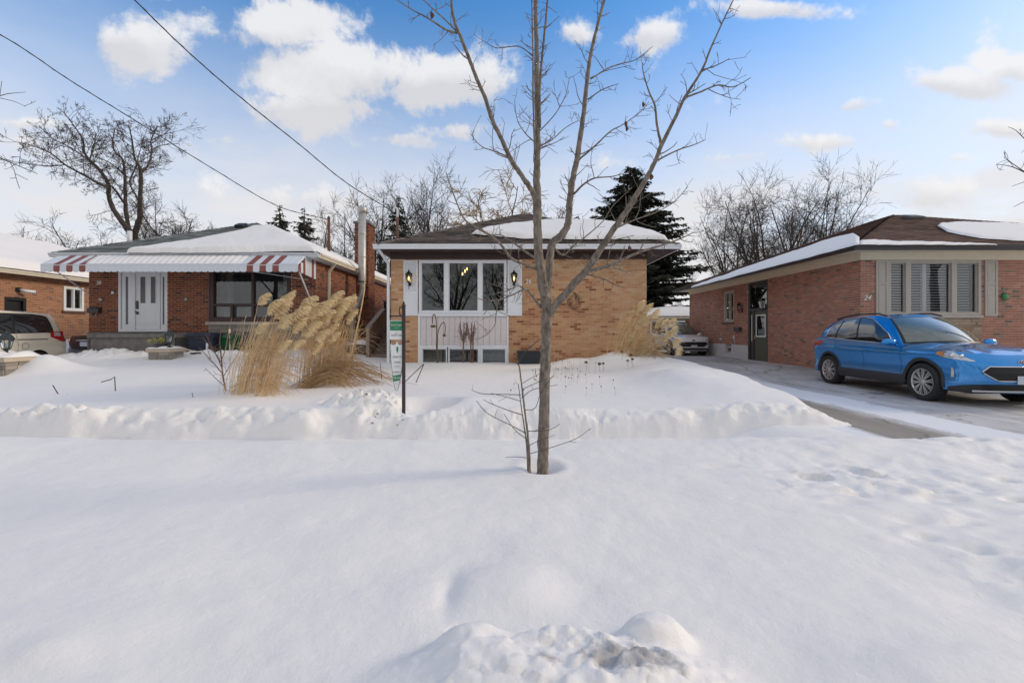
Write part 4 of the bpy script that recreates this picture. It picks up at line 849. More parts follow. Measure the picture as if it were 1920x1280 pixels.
# awning: slats of folded metal, valance tabs, end skirt, brace
def awning():
    x0, x1 = P(78, 496, 12.75).x, P(560, 496, 12.75).x; yf, yb = 12.72, 13.21; zf, zb = P(0, 496.5, 12.72).z, 3.755
    aw = thing('metal_awning', 'white and red striped metal awning above the porch of number 28', 'awning', ((x0+x1)/2, yf, zf))
    red = mat('faded_red_enamel', (.22, .06, .045), .5, var=.15); wh = mat('white_enamel', (.62, .66, .70), .5, var=.06)
    n = 40; wd = (x1-x0)/n
    ms = {}
    for nm, mm in (('w', wh), ('r', red)):
        q = MB(); h = .028
        sec = [(-wd/2, 0), (-wd/2+.02, h), (wd/2-.02, h), (wd/2, 0)]
        q.grid(np.array([[(a, 0, c) for a, c in sec], [(a, yb-yf, zb-zf+c) for a, c in sec]]), smooth=False)
        tab = [(-wd/2, -.0, h), (wd/2-.0, 0, h), (wd/2, -.004, -.17), (wd*.3, -.004, -.2), (-wd*.3, -.004, -.2), (-wd/2, -.004, -.17)]
        q.add([(t[0], t[1], t[2]) for t in tab]+[(t[0], t[1]+.006, t[2]) for t in tab], [(5, 4, 3, 2, 1, 0), (6, 7, 8, 9, 10, 11)])
        ms[nm] = q.mesh('awning_slat', mm)
    for i in range(n):
        k = 'r' if i in (2, 4, 6, n-4, n-6, n-8) else 'w'
        o = bpy.data.objects.new('awning_slat', ms[k]); COL.objects.link(o); o.parent = aw; o.location = Vector((x0+wd*(i+.5), yf, zf))-ORG[aw.name]
    # end skirt on the side towards number 26
    ne = 8
    for i in range(ne):
        q = MB(); t0, t1 = i/ne, (i+1)/ne; yb = D28-.06; ya, yc = yf+(yb-yf)*t0+.004, yf+(yb-yf)*t1-.004; za, zc = zf+(zb-zf)*min(1, t0*2.4), zf+(zb-zf)*t1; dz = -.17
        q.add([(x1+.004, ya, za-.17-.06*t0), (x1+.004, yc, zf-.17-.06*t1), (x1+.004, yc, zc), (x1+.004, ya, za)], [(0, 1, 2, 3)]) if False else q.box(x1+.002, x1+.014, ya, yc, zf-.19-.10*t0, max(za, zf))
        q.build('skirt_slat', red if i in (0, 2, 6) else wh, aw)
    q = MB(); q.bar((x0, yf+.01, zf-.005), (x1, yf+.01, zf-.005), .03, .02); q.bar((x0+.3, yf+.05, zf-.1), (x0+.3, D28-.02, zf-.75), .022, .022); q.bar((x1-.02, yf+.05, zf-.12), (x1-.02, D28-.02, zf-1.25), .028, .028); q.bar((x1-1.7, yf+.05, zf-.12), (x1-.2, D28-.1, zf-.3), .018, .018); q.build('brace', ALU, aw)
    yb = 13.21; G = []; r0, r1 = x0+wd*6.6, x1-wd*9
    for i in range(161):
        x = r0+(r1-r0)*i/160; row = []
        for j in range(9):
            v_ = j/8; e = min(1, i/5, (160-i)/14, (j+.3)/2, (8-j)/2)
            nz = float(fbm(np.array([x*1.3]), np.array([v_*2]), 3, 12)[0]); rb = (math.cos((x-x0)/wd*2*math.pi)*-.5+.5)*.02
            row.append((x, yf+.01+(yb-yf-.03)*v_, zf+(zb-zf)*v_+.014+rb+max(0, e)*(.022+.03*(nz+.2)+.03*v_)))
        G.append(row)
    q = MB(); q.grid(np.array(G)); q.build('awning_snow', SNOW, None, 'thin snow lying in the ribs of the striped awning', 'snow', None, 'stuff')
awning()
# chimney, stove flue, service mast, downspouts
def chimney():
    ch = thing('brick_chimney', 'red brick chimney on the side wall of number 28', 'chimney', (-5.8, 17.9, .4)); x0, x1, y0, y1 = -6.05, -5.52, 17.5, 18.3; zt = 5.72
    c = MB(); c.box(x0+.008, x1-.008, y0+.008, y1-.008, .3, zt); c = c.build('core', MORT_GREY, ch)
    q = MB()
    for O, u, n, L_ in (((x0, y0, 0), (1, 0, 0), (0, -1, 0), x1-x0), ((x1, y0, 0), (0, 1, 0), (1, 0, 0), y1-y0), ((x0, y1, 0), (0, -1, 0), (-1, 0, 0), y1-y0)):
        br = lay_bricks(O, u, n, 0, L_, .3, zt, [], 51, bias28); brick_geo(q, Vector(O)-Vector(n)*.008, u, n, br, .012)
    o = q.build('brick_courses', BRICK28, ch); o['kind'] = 'stuff'
    q = MB(); q.box(x0-.05, x1+.05, y0-.05, y1+.05, zt, zt+.09); q.box(x0+.14, x1-.14, y0+.2, y1-.2, zt+.09, zt+.22); q.build('cap', CONC, ch, bevel=.01)
chimney()
fl = thing('flue_pipe', 'shiny galvanised stove flue pipe climbing past the gutter of number 28', 'pipe', (-5.7, 16.4, .4))
xa, ya = -5.45, 16.55
def ring(z0, z1, r, m): m.lathe((xa, ya, 0), [(r, z0), (r, z1)], 'z', 20)
m = MB(); m.lathe((xa, ya, 0), [(.135, 3.3), (.135, 5.85), (.10, 5.86), (.10, 5.5)], 'z', 20)
m.tube(crom([(xa, ya, 3.32, ), (xa, ya, 3.05), (xa-.12, ya-.02, 2.65), (xa-.30, ya-.04, 2.25), (xa-.36, ya-.04, 1.9), (xa-.36, ya-.04, .5)], 6), .105, 14); m.build('pipe', STEEL, fl)
for z in (3.35, 4.25, 5.1): q = MB(); ring(z, z+.05, .141, q); q.build('joint_band', CHAR if z < 4 else STEEL, fl)
q = MB(); q.lathe((xa, ya, 0), [(.10, 5.86), (.15, 5.9), (.165, 5.95), (.165, 6.05), (.15, 6.08), (.03, 6.11), (.001, 6.11)], 'z', 20); q.build('cap', STEEL, fl)
q = MB(); q.bar((R8, ya-.1, 2.1), (xa-.3, ya-.04, 2.1), .03, .03); q.build('bracket', CHAR, fl)
p = hit(616, 470, (0, EY8, 4.1), (0, -.3, 1)); mp_ = P(616.5, 470, 15.2)
sm = thing('service_mast', 'rusty brown service mast on the snowy roof edge of number 28', 'mast', (mp_.x, mp_.y, 3.9)); m = MB(); m.tube([(mp_.x, mp_.y, 3.9), (mp_.x, mp_.y, P(0, 409, 15.2).z)], .045, 10); m.build('pole', DKBROWN if False else mat('rusty_pipe', (.13, .06, .04), .8, var=.3), sm)
m = MB(); m.lathe((mp_.x, mp_.y, P(0, 409, 15.2).z), [(.05, -.03), (.055, .02), (.02, .06), (.001, .07)], 'z', 10); m.build('cap', CHAR, sm)
downspout(h28, [(EX81+.03, D28+.75, 3.76), (R8+.06, D28+.8, 3.5), (R8+.06, D28+.8, .6)], CREAM)
m26 = P(745, 448, 14.0)
sm = thing('service_mast', 'brown service mast with pale gooseneck above the roof edge of number 26', 'mast', (m26.x, m26.y, 3.6)); zt = P(0, 408, 14.0).z
m = MB(); m.tube([(m26.x, m26.y, 3.6), (m26.x, m26.y, zt)], .042, 10); m.build('pole', MATS['rusty_pipe'], sm)
m = MB(); m.tube(crom([(m26.x, m26.y, zt), (m26.x, m26.y, zt+.2), (m26.x-.03, m26.y-.03, zt+.29), (m26.x-.09, m26.y-.06, zt+.26), (m26.x-.10, m26.y-.07, zt+.15)], 5), .032, 8); m.build('gooseneck', ALU, sm)
MAST26 = Vector((m26.x-.1, m26.y-.05, zt+.16)); MAST28 = Vector((mp_.x, mp_.y, P(0, 412, 15.2).z))
# bare flue on the far roof slope, left
pv = P(243, 440, 19.0); m = MB(); m.tube([pv-Vector((0, 0, .5)), pv+Vector((0, 0, .15))], .09, 10); o = m.build('roof_stack', ALU, h28)
# ------------------------------------------------------------------ number 24, rose brick bungalow on the right
D24 = 12.3; K4 = F/D24
def X4(px): return (px-CX)/K4
def Z4(py): return CZ+(HY-py)/K4
XS = X4(1614); h24 = thing('brick_bungalow', 'rose brick bungalow numbered 24 with taupe window and chestnut roof', 'house', (14.5, D24, .4), 'brick bungalows along the street')
def Y4(px): return F*XS/(px-CX)
def ZS(px, py): return CZ+(HY-py)/F*Y4(px)
ZT4 = Z4(487.5); XR4 = 20.4; YB4 = Y4(1293)
O24 = (0, D24, 0); wh4 = (X4(1664), X4(1840), .3, ZT4-.005)
bias24 = lambda s, z, r: (.25*r.random() if r.random() < .16 else .25+.75*r.random())
brick_wall(h24, 'front_wall', O24, U, NF_, XS, XR4, .25, ZT4, [wh4], MORT_PALE, BRICK24, 61, 150, lambda q: abs((q[0]+q[1])/2-X4(1885))+.01*abs(q[2]-2.6), bias24)
dh = (Y4(1440)-D24, Y4(1402)-D24, .42, ZT4-.005); sh4 = (Y4(1376)-D24, Y4(1357)-D24, ZS(1366, 604), ZS(1366, 545)); bh4 = (Y4(1371)-D24, Y4(1360)-D24, .62, 1.06)
zf4 = 1.02
side_holes = [dh, sh4]
brick_wall(h24, 'side_wall', (XS, D24, 0), (0, 1, 0), (-1, 0, 0), 0, dh[0], .25, ZT4, [], MORT_PALE, BRICK24, 62, 150, lambda q: q[0]*.5+abs(q[2]-2.2), bias24)
brick_wall(h24, 'side_wall', (XS, D24, 0), (0, 1, 0), (-1, 0, 0), dh[1], YB4-D24, zf4, ZT4, [sh4], MORT_PALE, BRICK24, 63, bias=bias24)
m = MB(); wall_quads(m, (XS, D24, 0), (0, 1, 0), (-1, 0, 0), dh[1], YB4-D24, .2, zf4, [bh4]); m.add([(XS, YB4, .2), (XR4, YB4, .2), (XR4, YB4, ZT4), (XS, YB4, ZT4)], [(0, 1, 2, 3)]); m.build('foundation', CONCW, h24)
SO, SU, SN = (XS, D24, 0), (0, 1, 0), (-1, 0, 0)
window(h24, SO, SU, SN, bh4[0], bh4[1], bh4[2], bh4[3], TAUPE, GLASSD, .04, name='basement_window', inset=.05)
window(h24, SO, SU, SN, sh4[0], sh4[1], sh4[2], sh4[3], TAUPE, GLASSD, .09, [((sh4[0]+sh4[1])/2, .04)], inset=.04)
m = MB(); m.box(XS-.05, XS+.05, D24+sh4[0]-.06, D24+sh4[1]+.06, sh4[2]-.08, sh4[2]-.002); m.build('window_sill', BRICK24, h24)
m = MB(); m.box(XS+.2, XS+.25, D24+sh4[0]-.3, D24+sh4[1]+.3, .4, 3.5); m.build('interior', DARK, h24)
# side entrance: transom glazing above a green half-glazed door
a0, a1 = dh[0], dh[1]; zt_ = ZS(1420, 582)
m = MB()
def sb(s0, s1, z0, z1, d0, d1, mb): mb.obox(Vector(SO)+Vector(SU)*((s0+s1)/2)+Vector((0, 0, (z0+z1)/2))+Vector(SN)*((d0+d1)/2), Vector(SU)*((s1-s0)/2), Vector(SN)*((d1-d0)/2), Vector((0, 0, (z1-z0)/2)))
for q in ((a0, a0+.10, .42, ZT4-.01), (a1-.12, a1, .42, ZT4-.01), (a0+.1, a1-.12, zt_, zt_+.09), (a0+.1, a1-.12, ZT4-.1, ZT4-.01), (a1-.42, a1-.32, .42, zt_)): sb(q[0], q[1], q[2], q[3], -.10, -.01, m)
m.build('door_frame', CHAR, h24, bevel=.004)
g = MB(); sb(a0+.1, a1-.12, zt_+.09, ZT4-.1, -.07, -.062, g); g.build('transom_pane', GLASS, h24)
for i in range(9):
    s = MB(); z = zt_+.14+i*.105; sb(a0+.11, a1-.13, z, z+.055, -.14, -.11, s); s.build('transom_blind_slat', WHITE, h24)
GREEN = mat('dull_green_paint', (.075, .085, .05), .45, var=.1)
d = MB(); e0, e1 = a0+.11, a1-.43
for q in ((e0, e0+.13, .45, zt_-.01), (e1-.13, e1, .45, zt_-.01), (e0+.13, e1-.13, .45, 1.38), (e0+.13, e1-.13, 2.2, zt_-.01)): sb(q[0], q[1], q[2], q[3], -.08, -.04, d)
do4 = d.build('side_door', GREEN, h24, bevel=.004)
d = MB()
for q in ((e0+.11, e0+.16, 1.36, 2.22), (e1-.16, e1-.11, 1.36, 2.22), (e0+.16, e1-.16, 1.36, 1.41), (e0+.16, e1-.16, 2.17, 2.22)): sb(q[0], q[1], q[2], q[3], -.045, -.03, d)
d.build('glazing_bead', WHITE, do4); d = MB(); sb(e0+.16, e1-.16, 1.41, 2.17, -.065, -.06, d); d.build('pane', GLASS, do4)
d = MB(); sb(e1-.08, e1-.05, 1.28, 1.4, -.04, .0, d); d.build('handle', mat('brass', (.5, .35, .12), .3, .9), do4)
d = MB(); sb(a1-.31, a1-.13, .45, zt_-.01, -.08, -.05, d); sl = d.build('side_light', CHAR, h24); d = MB(); sb(a1-.25, a1-.2, 1.2, zt_-.15, -.05, -.04, d); d.build('light_strip', WHITE, sl)
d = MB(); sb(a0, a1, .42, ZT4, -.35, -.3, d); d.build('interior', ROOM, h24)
d = MB(); sb(a0-.05, a1+.05, .3, .45, -.1, .28, d); d.build('door_step', CONCW, h24, bevel=.01)
for px, py, sc in ((1392, 577, 1), (1437, 569, 1)): lantern(h24, (XS-.01, Y4(px), ZS(px, py)), (-1, 0, 0), lit=False)
m = MB(); sb(Y4(1391)-D24, Y4(1380)-D24, ZS(1386, 621), ZS(1386, 613), .005, .11, m); m.build('mailbox', CHAR, h24, bevel=.01)
m = MB()
for px, py in ((1379, 633), (1354, 636)): m.lathe((XS-.05, Y4(px), ZS(px, py)), [(.001, -.06), (.06, -.05), (.07, 0), (.04, .05), (.04, .1)], 'x', 10)
m.tube([(XS-.03, Y4(1379), ZS(1379, 628)), (XS-.03, Y4(1379), ZS(1379, 646))], .02, 6); m.build('utility_meter', ALU, h24)
text_mb('24', .19, (X4(1625), D24-.014, Z4(558.5)), depth=.012, shear=.35).build('house_number', MATS['brushed_number'], h24)
# front window with blinds, shutters, warm ledge stone below
wo = window(h24, O24, U, NF_, X4(1664), X4(1838), Z4(591), Z4(488), TAUPE, GLASSC, .075, [(X4(1702), .14), (X4(1788), .14)], inset=.0, depth=.09)
room(h24, O24, U, NF_, X4(1660), X4(1842), 1.9, 3.5, 2.2, ROOM)
m = MB(); m.box(X4(1662), X4(1840), D24-.06, D24+.05, Z4(596), Z4(591.2)); m.build('window_sill', TAUPE, h24, bevel=.004)
bl_m = {}
for a, c in ((1668, 1697), (1708, 1783), (1793, 1826)):
    q = MB(); w2 = (X4(c)-X4(a))/2; q.box(-w2, w2, -.022, .022, -.009, .009); me = q.mesh('blind_slat', WHITE)
    for i in range(18):
        o = bpy.data.objects.new('blind_slat', me); COL.objects.link(o); o.parent = wo; o.location = Vector(((X4(a)+X4(c))/2, D24+.15, Z4(585)+.035+i*.072))-ORG[h24.name]
q = MB(); q.box(X4(1737), X4(1744), D24+.12, D24+.18, Z4(586), Z4(494)); q.build('blind_stile', WHITE, h24)
ledge(h24, X4(1664.5), X4(1839.5), .32, Z4(596.2), D24, STONEO, 9, (.04, .09), (.15, .4))
for a, c in ((1641, 1663.5), (1845, 1868.5)):
    sh = MB(); f = .055; x0, x1, z0, z1 = X4(a), X4(c), Z4(592.5), Z4(488.2); y0, y1 = D24-.04, D24-.008; zm = (z0+z1)/2+.12
    for q in ((x0, x0+f, z0, z1), (x1-f, x1, z0, z1), (x0+f, x1-f, z0, z0+f), (x0+f, x1-f, z1-f, z1), (x0+f, x1-f, zm-.03, zm+.03)): sh.box(q[0], q[1], y0, y1, q[2], q[3])
    so = sh.build('shutter', TAUPE, h24, bevel=.004)
    for p0, p1 in ((z0+f, zm-.03), (zm+.03, z1-f)):
        q = MB(); q.box(x0+f, x1-f, y0+.018, y1, p0, p1); q.box(x0+f+.02, x1-f-.02, y0+.010, y0+.018, p0+.03, p1-.03); q.build('shutter_panel', TAUPE, so)
orn = thing('wall_ornament', 'round green glass ornament on the rose brick beside the shutter', 'ornament', (X4(1881), D24-.05, Z4(556)))
m = MB(); m.lathe((X4(1881), D24-.06, Z4(556)), [(.001, -.04), (.07, -.03), (.105, 0), (.07, .025), (.001, .03)], 'y', 20); m.build('disc', mat('green_glass', (.02, .22, .06), .15, var=.4, scale=12, coat=.5), orn)
m = MB(); m.tube([(X4(1881), D24-.05, Z4(556)+.10), (X4(1880), D24-.02, Z4(538))], .004, 4); m.lathe((X4(1880), D24-.015, Z4(538)), [(.015, -.01), (.015, .01), (.001, .012)], 'y', 8); m.build('hook', ALU, orn)
# frieze, soffit, gutter and roof
EX4, EY4, ZE4 = 8.84, 11.70, 3.80; EX4R, EY4B = 21.0, YB4+.6
m = MB(); m.box(XS-.03, XR4, D24-.035, D24-.002, ZT4, ZT4+.22); m.box(XS-.033, XS-.002, D24-.033, YB4, ZT4, ZT4+.22); m.build('frieze_board', CREAM, h24, bevel=.004)
m = MB(); m.box(EX4+.02, EX4R, EY4+.02, EY4B, ZT4+.20, ZT4+.225); m.build('soffit', CREAM, h24)
m = MB(); m.box(EX4, EX4R, EY4, EY4+.02, ZT4+.18, ZE4-.01); m.box(EX4, EX4+.02, EY4+.02, EY4B, ZT4+.18, ZE4-.01); m.build('fascia', CHAR, h24)
gutter(h24, 'gutter', (EX4-.09, EY4, ZE4), (EX4R, EY4, ZE4), (0, -1, 0), CHAR, .13, .12)
gutter(h24, 'gutter', (EX4, EY4B, ZE4), (EX4, EY4-.05, ZE4), (-1, 0, 0), CHAR, .13, .12)
A24 = (14.92, 17.8, 6.12)
hip_roof(h24, EX4-.04, EX4R, EY4-.04, EY4B, ZE4+.005, A24, (14.92, 19.2, 6.12), SH24, 71)
n24 = Vector((1, 0, 0)).cross(Vector(A24)-Vector((14.92, EY4-.04, ZE4))).normalized(); n24l = (Vector((0, -1, 0))).cross(Vector(A24)-Vector((EX4-.04, 17.8, ZE4))).normalized()
p4 = (EX4, EY4-.04, ZE4+.005)
snow_patch('roof_snow', 'snow strip along the front gutter of number 24', p4, n24, [(1611, 460.5), (1650, 461), (1760, 461), (1869, 461)], [(1611, 452.5), (1640, 451.5), (1680, 454), (1720, 455), (1780, 456), (1869, 460)], T=.045, seed=14, nv=10)
snow_patch('roof_snow', 'wide pale snow patch high on the chestnut roof of number 24', p4, n24, [(1757, 425), (1775, 436), (1800, 442), (1840, 449), (1900, 453), (1990, 456)], [(1757, 424.5), (1765, 420), (1790, 418), (1850, 419.5), (1900, 421), (1990, 426)], T=.06, seed=15)
snow_patch('roof_snow', 'long snow sheet on the driveway side roof of number 24', (EX4-.04, EY4, ZE4+.005), n24l, [(1296, 541), (1400, 514), (1500, 488.5), (1595, 464.5), (1612, 460)], [(1296, 538), (1400, 501), (1500, 465), (1560, 449.5), (1600, 438), (1622, 436)] if False else [(1296, 539), (1360, 516), (1430, 492), (1500, 468), (1560, 448), (1600, 440), (1612, 446)], T=.045, seed=16)
p = hit(1711, 410, p4, n24); m = MB(); m.obox(p+n24*.06, Vector((.27, 0, 0)), n24.cross(Vector((1, 0, 0)))*.22, n24*.06); m.build('roof_vent', mat('vent_grey', (.12, .12, .12), .6), h24, bevel=.03)
# ------------------------------------------------------------------ orange brick house at the far left
h30 = thing('brick_bungalow', 'orange brick bungalow under thick snow at the left edge behind the minivan', 'house', (-22, 16, .4), 'brick bungalows along the street')
X30 = -18.5; Y3 = lambda px: F*18.5/(CX-px)
def Z3(px, py): return CZ+(HY-py)/F*Y3(px)
O30, U30, N30 = (X30, 0, 0), (0, 1, 0), (1, 0, 0)
wh3 = (Y3(118), Y3(156), Z3(137, 583), Z3(137, 538)); dh3 = (Y3(8), Y3(49), .5, Z3(28, 557))
brick_wall(h30, 'side_wall', O30, U30, N30, 8.5, 26, .25, 3.72, [wh3, dh3], MORT_PALE, BRICK30, 81)
m = MB(); m.add([(X30, 8.5, .2), (-27, 8.5, .2), (-27, 8.5, 3.7), (X30, 8.5, 3.7)], [(3, 2, 1, 0)]); m.build('front_wall', BRICK30, h30)
window(h30, O30, U30, N30, *wh3, WHITE, GLASS, .10, [((wh3[0]+wh3[1])/2, .06)], inset=-.01)
m = MB(); m.box(X30-.6, X30-.5, wh3[0]-.4, wh3[1]+.4, 1.5, 3.6); m.build('interior', CURT, h30)
m = MB(); m.box(X30-.03, X30+.06, wh3[0]-.06, wh3[1]+.06, wh3[2]-.1, wh3[2]-.002); m.build('window_sill', BRICK30, h30)
m = MB(); m.box(X30-.12, X30-.09, dh3[0], dh3[1], .5, dh3[3]); m.box(X30-.09, X30+.005, dh3[0], dh3[0]+.1, .5, dh3[3]); m.box(X30-.09, X30+.005, dh3[1]-.1, dh3[1], .5, dh3[3]); m.box(X30-.09, X30+.004, dh3[0]+.1, dh3[1]-.1, dh3[3]-.12, dh3[3]); m.build('side_door', BLACK, h30)
m = MB(); q = Vector((X30+.02, Y3(33), Z3(33, 543))); m.lathe(tuple(q), [(.09, -.02), (.09, .05), (.001, .07)], 'x', 10); o = m.build('flood_lamp', BLACK, h30)
m = MB(); m.tube([q+Vector((.08, 0, 0)), q+Vector((.22, .1, -.05)), q+Vector((.34, .3, -.06))], [.05, .06, .05], 8); m.build('lamp_head', WHITE, o)
gutter(h30, 'gutter', (-18.1, 26.3, 3.80), (-18.1, 8.2, 3.80), (1, 0, 0), CREAM, .13, .12) if False else gutter(h30, 'gutter', (-18.1, 8.2, 3.80), (-18.1, 26.3, 3.80), (1, 0, 0), CREAM, .13, .12)
m = MB(); m.box(-27, -18.1, 8.2, 26.3, 3.70, 3.725); m.build('soffit', CREAM, h30)
hip_roof(h30, -27.2, -18.06, 8.2, 26.3, 3.8, (-22.6, 12.8, 5.75), (-22.6, 21.7, 5.75), SH26, 91, 'r')
slope_snow('roof_snow', 'thick untouched snow on the roof at the left edge', ((-18.2, 8.4, 3.84), (-18.2, 26.1, 3.84), (-22.6, 21.6, 5.74), (-22.6, 12.9, 5.74)), .24, 18, 70, 20)
# ------------------------------------------------------------------ garage at the end of the driveway
ga = thing('garage', 'low garage with snow-domed roof at the end of the driveway', 'garage', (10.5, 28, .45))
GW = mat('pale_siding', (.30, .27, .25), .8, var=.1)
m = MB(); wall_quads(m, (0, 28, 0), U, NF_, 7.9, 13.4, .4, 2.35, [(8.6, 11.0, .4, 2.15)]); m.box(7.9, 7.95, 28, 33, .4, 2.35); m.build('wall', GW, ga)
m = MB(); m.box(8.5, 11.1, 27.94, 28.02, 2.15, 2.27); m.box(8.5, 8.6, 27.94, 28.02, .4, 2.148); m.box(11.0, 11.1, 27.94, 28.02, .4, 2.148); m.build('door_frame', WHITE, ga)
for i in range(4): m = MB(); m.box(8.6, 11.0, 28.05, 28.09, .42+i*.432, .42+i*.432+.42); m.build('door_panel', BLACK, ga, bevel=.01)
m = MB(); m.box(7.6, 13.7, 27.7, 33.3, 2.35, 2.45); m.build('roof', CREAM, ga)
G = [[(7.55+6.2*i/40, 27.65+5.7*j/20, 2.44+.70*max(0, (1-abs(2*i/40-1)**2.2))**.8*max(.0, (1-abs(2*j/20-1)**3))**.5+.06) for i in range(41)] for j in range(21)]
m = MB(); m.grid(np.array(G)); m.build('roof_snow', SNOW, None, 'domed snow load on the flat garage roof', 'snow', None, 'stuff')
m = MB()
for i in range(9): m.box(11.3+i*.2, 11.48+i*.2, 26.2, 26.23, .4, 2.2)
fe = thing('wooden_fence', 'brown board fence beside the garage', 'fence', (12, 26.2, .4))
FEN = mat('brown_fence_wood', (.17, .085, .05), .85, var=.25, scale=4)
for i in range(9): m = MB(); m.box(10.0+i*.2, 10.18+i*.2, 26.2, 26.23, .4, 2.25+.02*(i % 3)); m.build('board', FEN, fe)
m = MB(); m.box(10.0, 11.8, 26.235, 26.28, 1.9, 2.0); m.build('rail', FEN, fe)
# ------------------------------------------------------------------ trees
def unit(v): v = np.asarray(v, float); return v/(np.linalg.norm(v)+1e-12)
def rand_perp(d, r):
    a = np.array([r.gauss(0, 1) for _ in range(3)]); a -= d*np.dot(a, d); return unit(a)
def twig(mb, p, d, L, rad, r, level, trop=.25, sides=3, mi=0, kink=.22, kids=(0, 0), curl=.0, rmin=.0025):
    """a side shoot with a few bends that carries finer shoots"""
    n = 4 if level else 3; pts = [np.array(p, float)]; d = unit(d)
    for k in range(n):
        d = unit(d+rand_perp(d, r)*kink*r.random()+np.array([0, 0, trop*.5])+np.array([0, 0, curl])); pts.append(pts[-1]+d*L/n)
    mb.tube(pts, np.linspace(rad, max(rmin, rad*.45), n+1), sides, mi, cap=False)
    if level > 0:
        for k in range(r.randint(*kids)):
            t = .25+.72*r.random(); i = min(n-1, int(t*n)); q = pts[i]+(pts[i+1]-pts[i])*(t*n-i); dd = unit(pts[i+1]-pts[i])
            twig(mb, q, unit(dd*r.uniform(.5, .9)+rand_perp(dd, r)*.85), L*r.uniform(.28, .5), max(rmin, rad*.55), r, level-1, trop, sides, mi, kink, kids, curl, rmin)
def limb_tree(root, limbs, px, d0, tw, seed, bark, twigm, trunk_ids, twl=(.2, .55), dens=9, level=1, kids=(1, 3), flat=.55, rmin=.0025, trop=.3, tr=.005, startr=1e9, crownname='crown', thick=.92):
    """limbs: rows of (column, row, radius in photo px, depth offset); tubes plus side shoots"""
    r = random.Random(seed); tk = MB(); cr = MB()
    for li, L_ in enumerate(limbs):
        q = np.array([(a[0], a[1], a[2], a[3] if len(a) > 3 else 0.0) for a in L_], float); q = crom(q, 6)
        pts = np.array([tuple(P(a, b_, d0+dd)) for a, b_, rr, dd in q]); rad = np.maximum(q[:, 2]*thick*d0/F, rmin)
        rad = rad*(1+.07*np.array([r.uniform(-1, 1) for _ in rad]))
        wob = np.array([[r.uniform(-1, 1) for _ in range(3)] for _ in rad])*rad[:, None]*.12; pts = pts+wob
        big = li in trunk_ids
        (tk if big else cr).tube(pts, rad, 10 if big else 6)
        seg = np.linalg.norm(np.diff(pts, axis=0), axis=1); S = np.concatenate([[0], np.cumsum(seg)]); tot = S[-1]
        for k in range(int(tot*dens)):
            s = (.12+.88*r.random())*tot; i = min(len(seg)-1, int(np.searchsorted(S, s)-1)); i = max(0, i); f = (s-S[i])/max(seg[i], 1e-6)
            if rad[i] > startr: continue
            p = pts[i]+(pts[i+1]-pts[i])*f; dd = unit(pts[i+1]-pts[i]); side = rand_perp(dd, r); side[1] *= flat; side = unit(side)
            big_ = 1.0 if r.random() < .75 else 1.7
            twig(cr, p, unit(dd*.55+side), r.uniform(*twl)*big_*(1-.35*s/tot), max(rmin, min(tr*big_, rad[i]*.6)), r, level, trop, 4, 0, .35, kids, 0, rmin)
    tk.build('trunk', bark, root); cr.build(crownname, twigm, root)
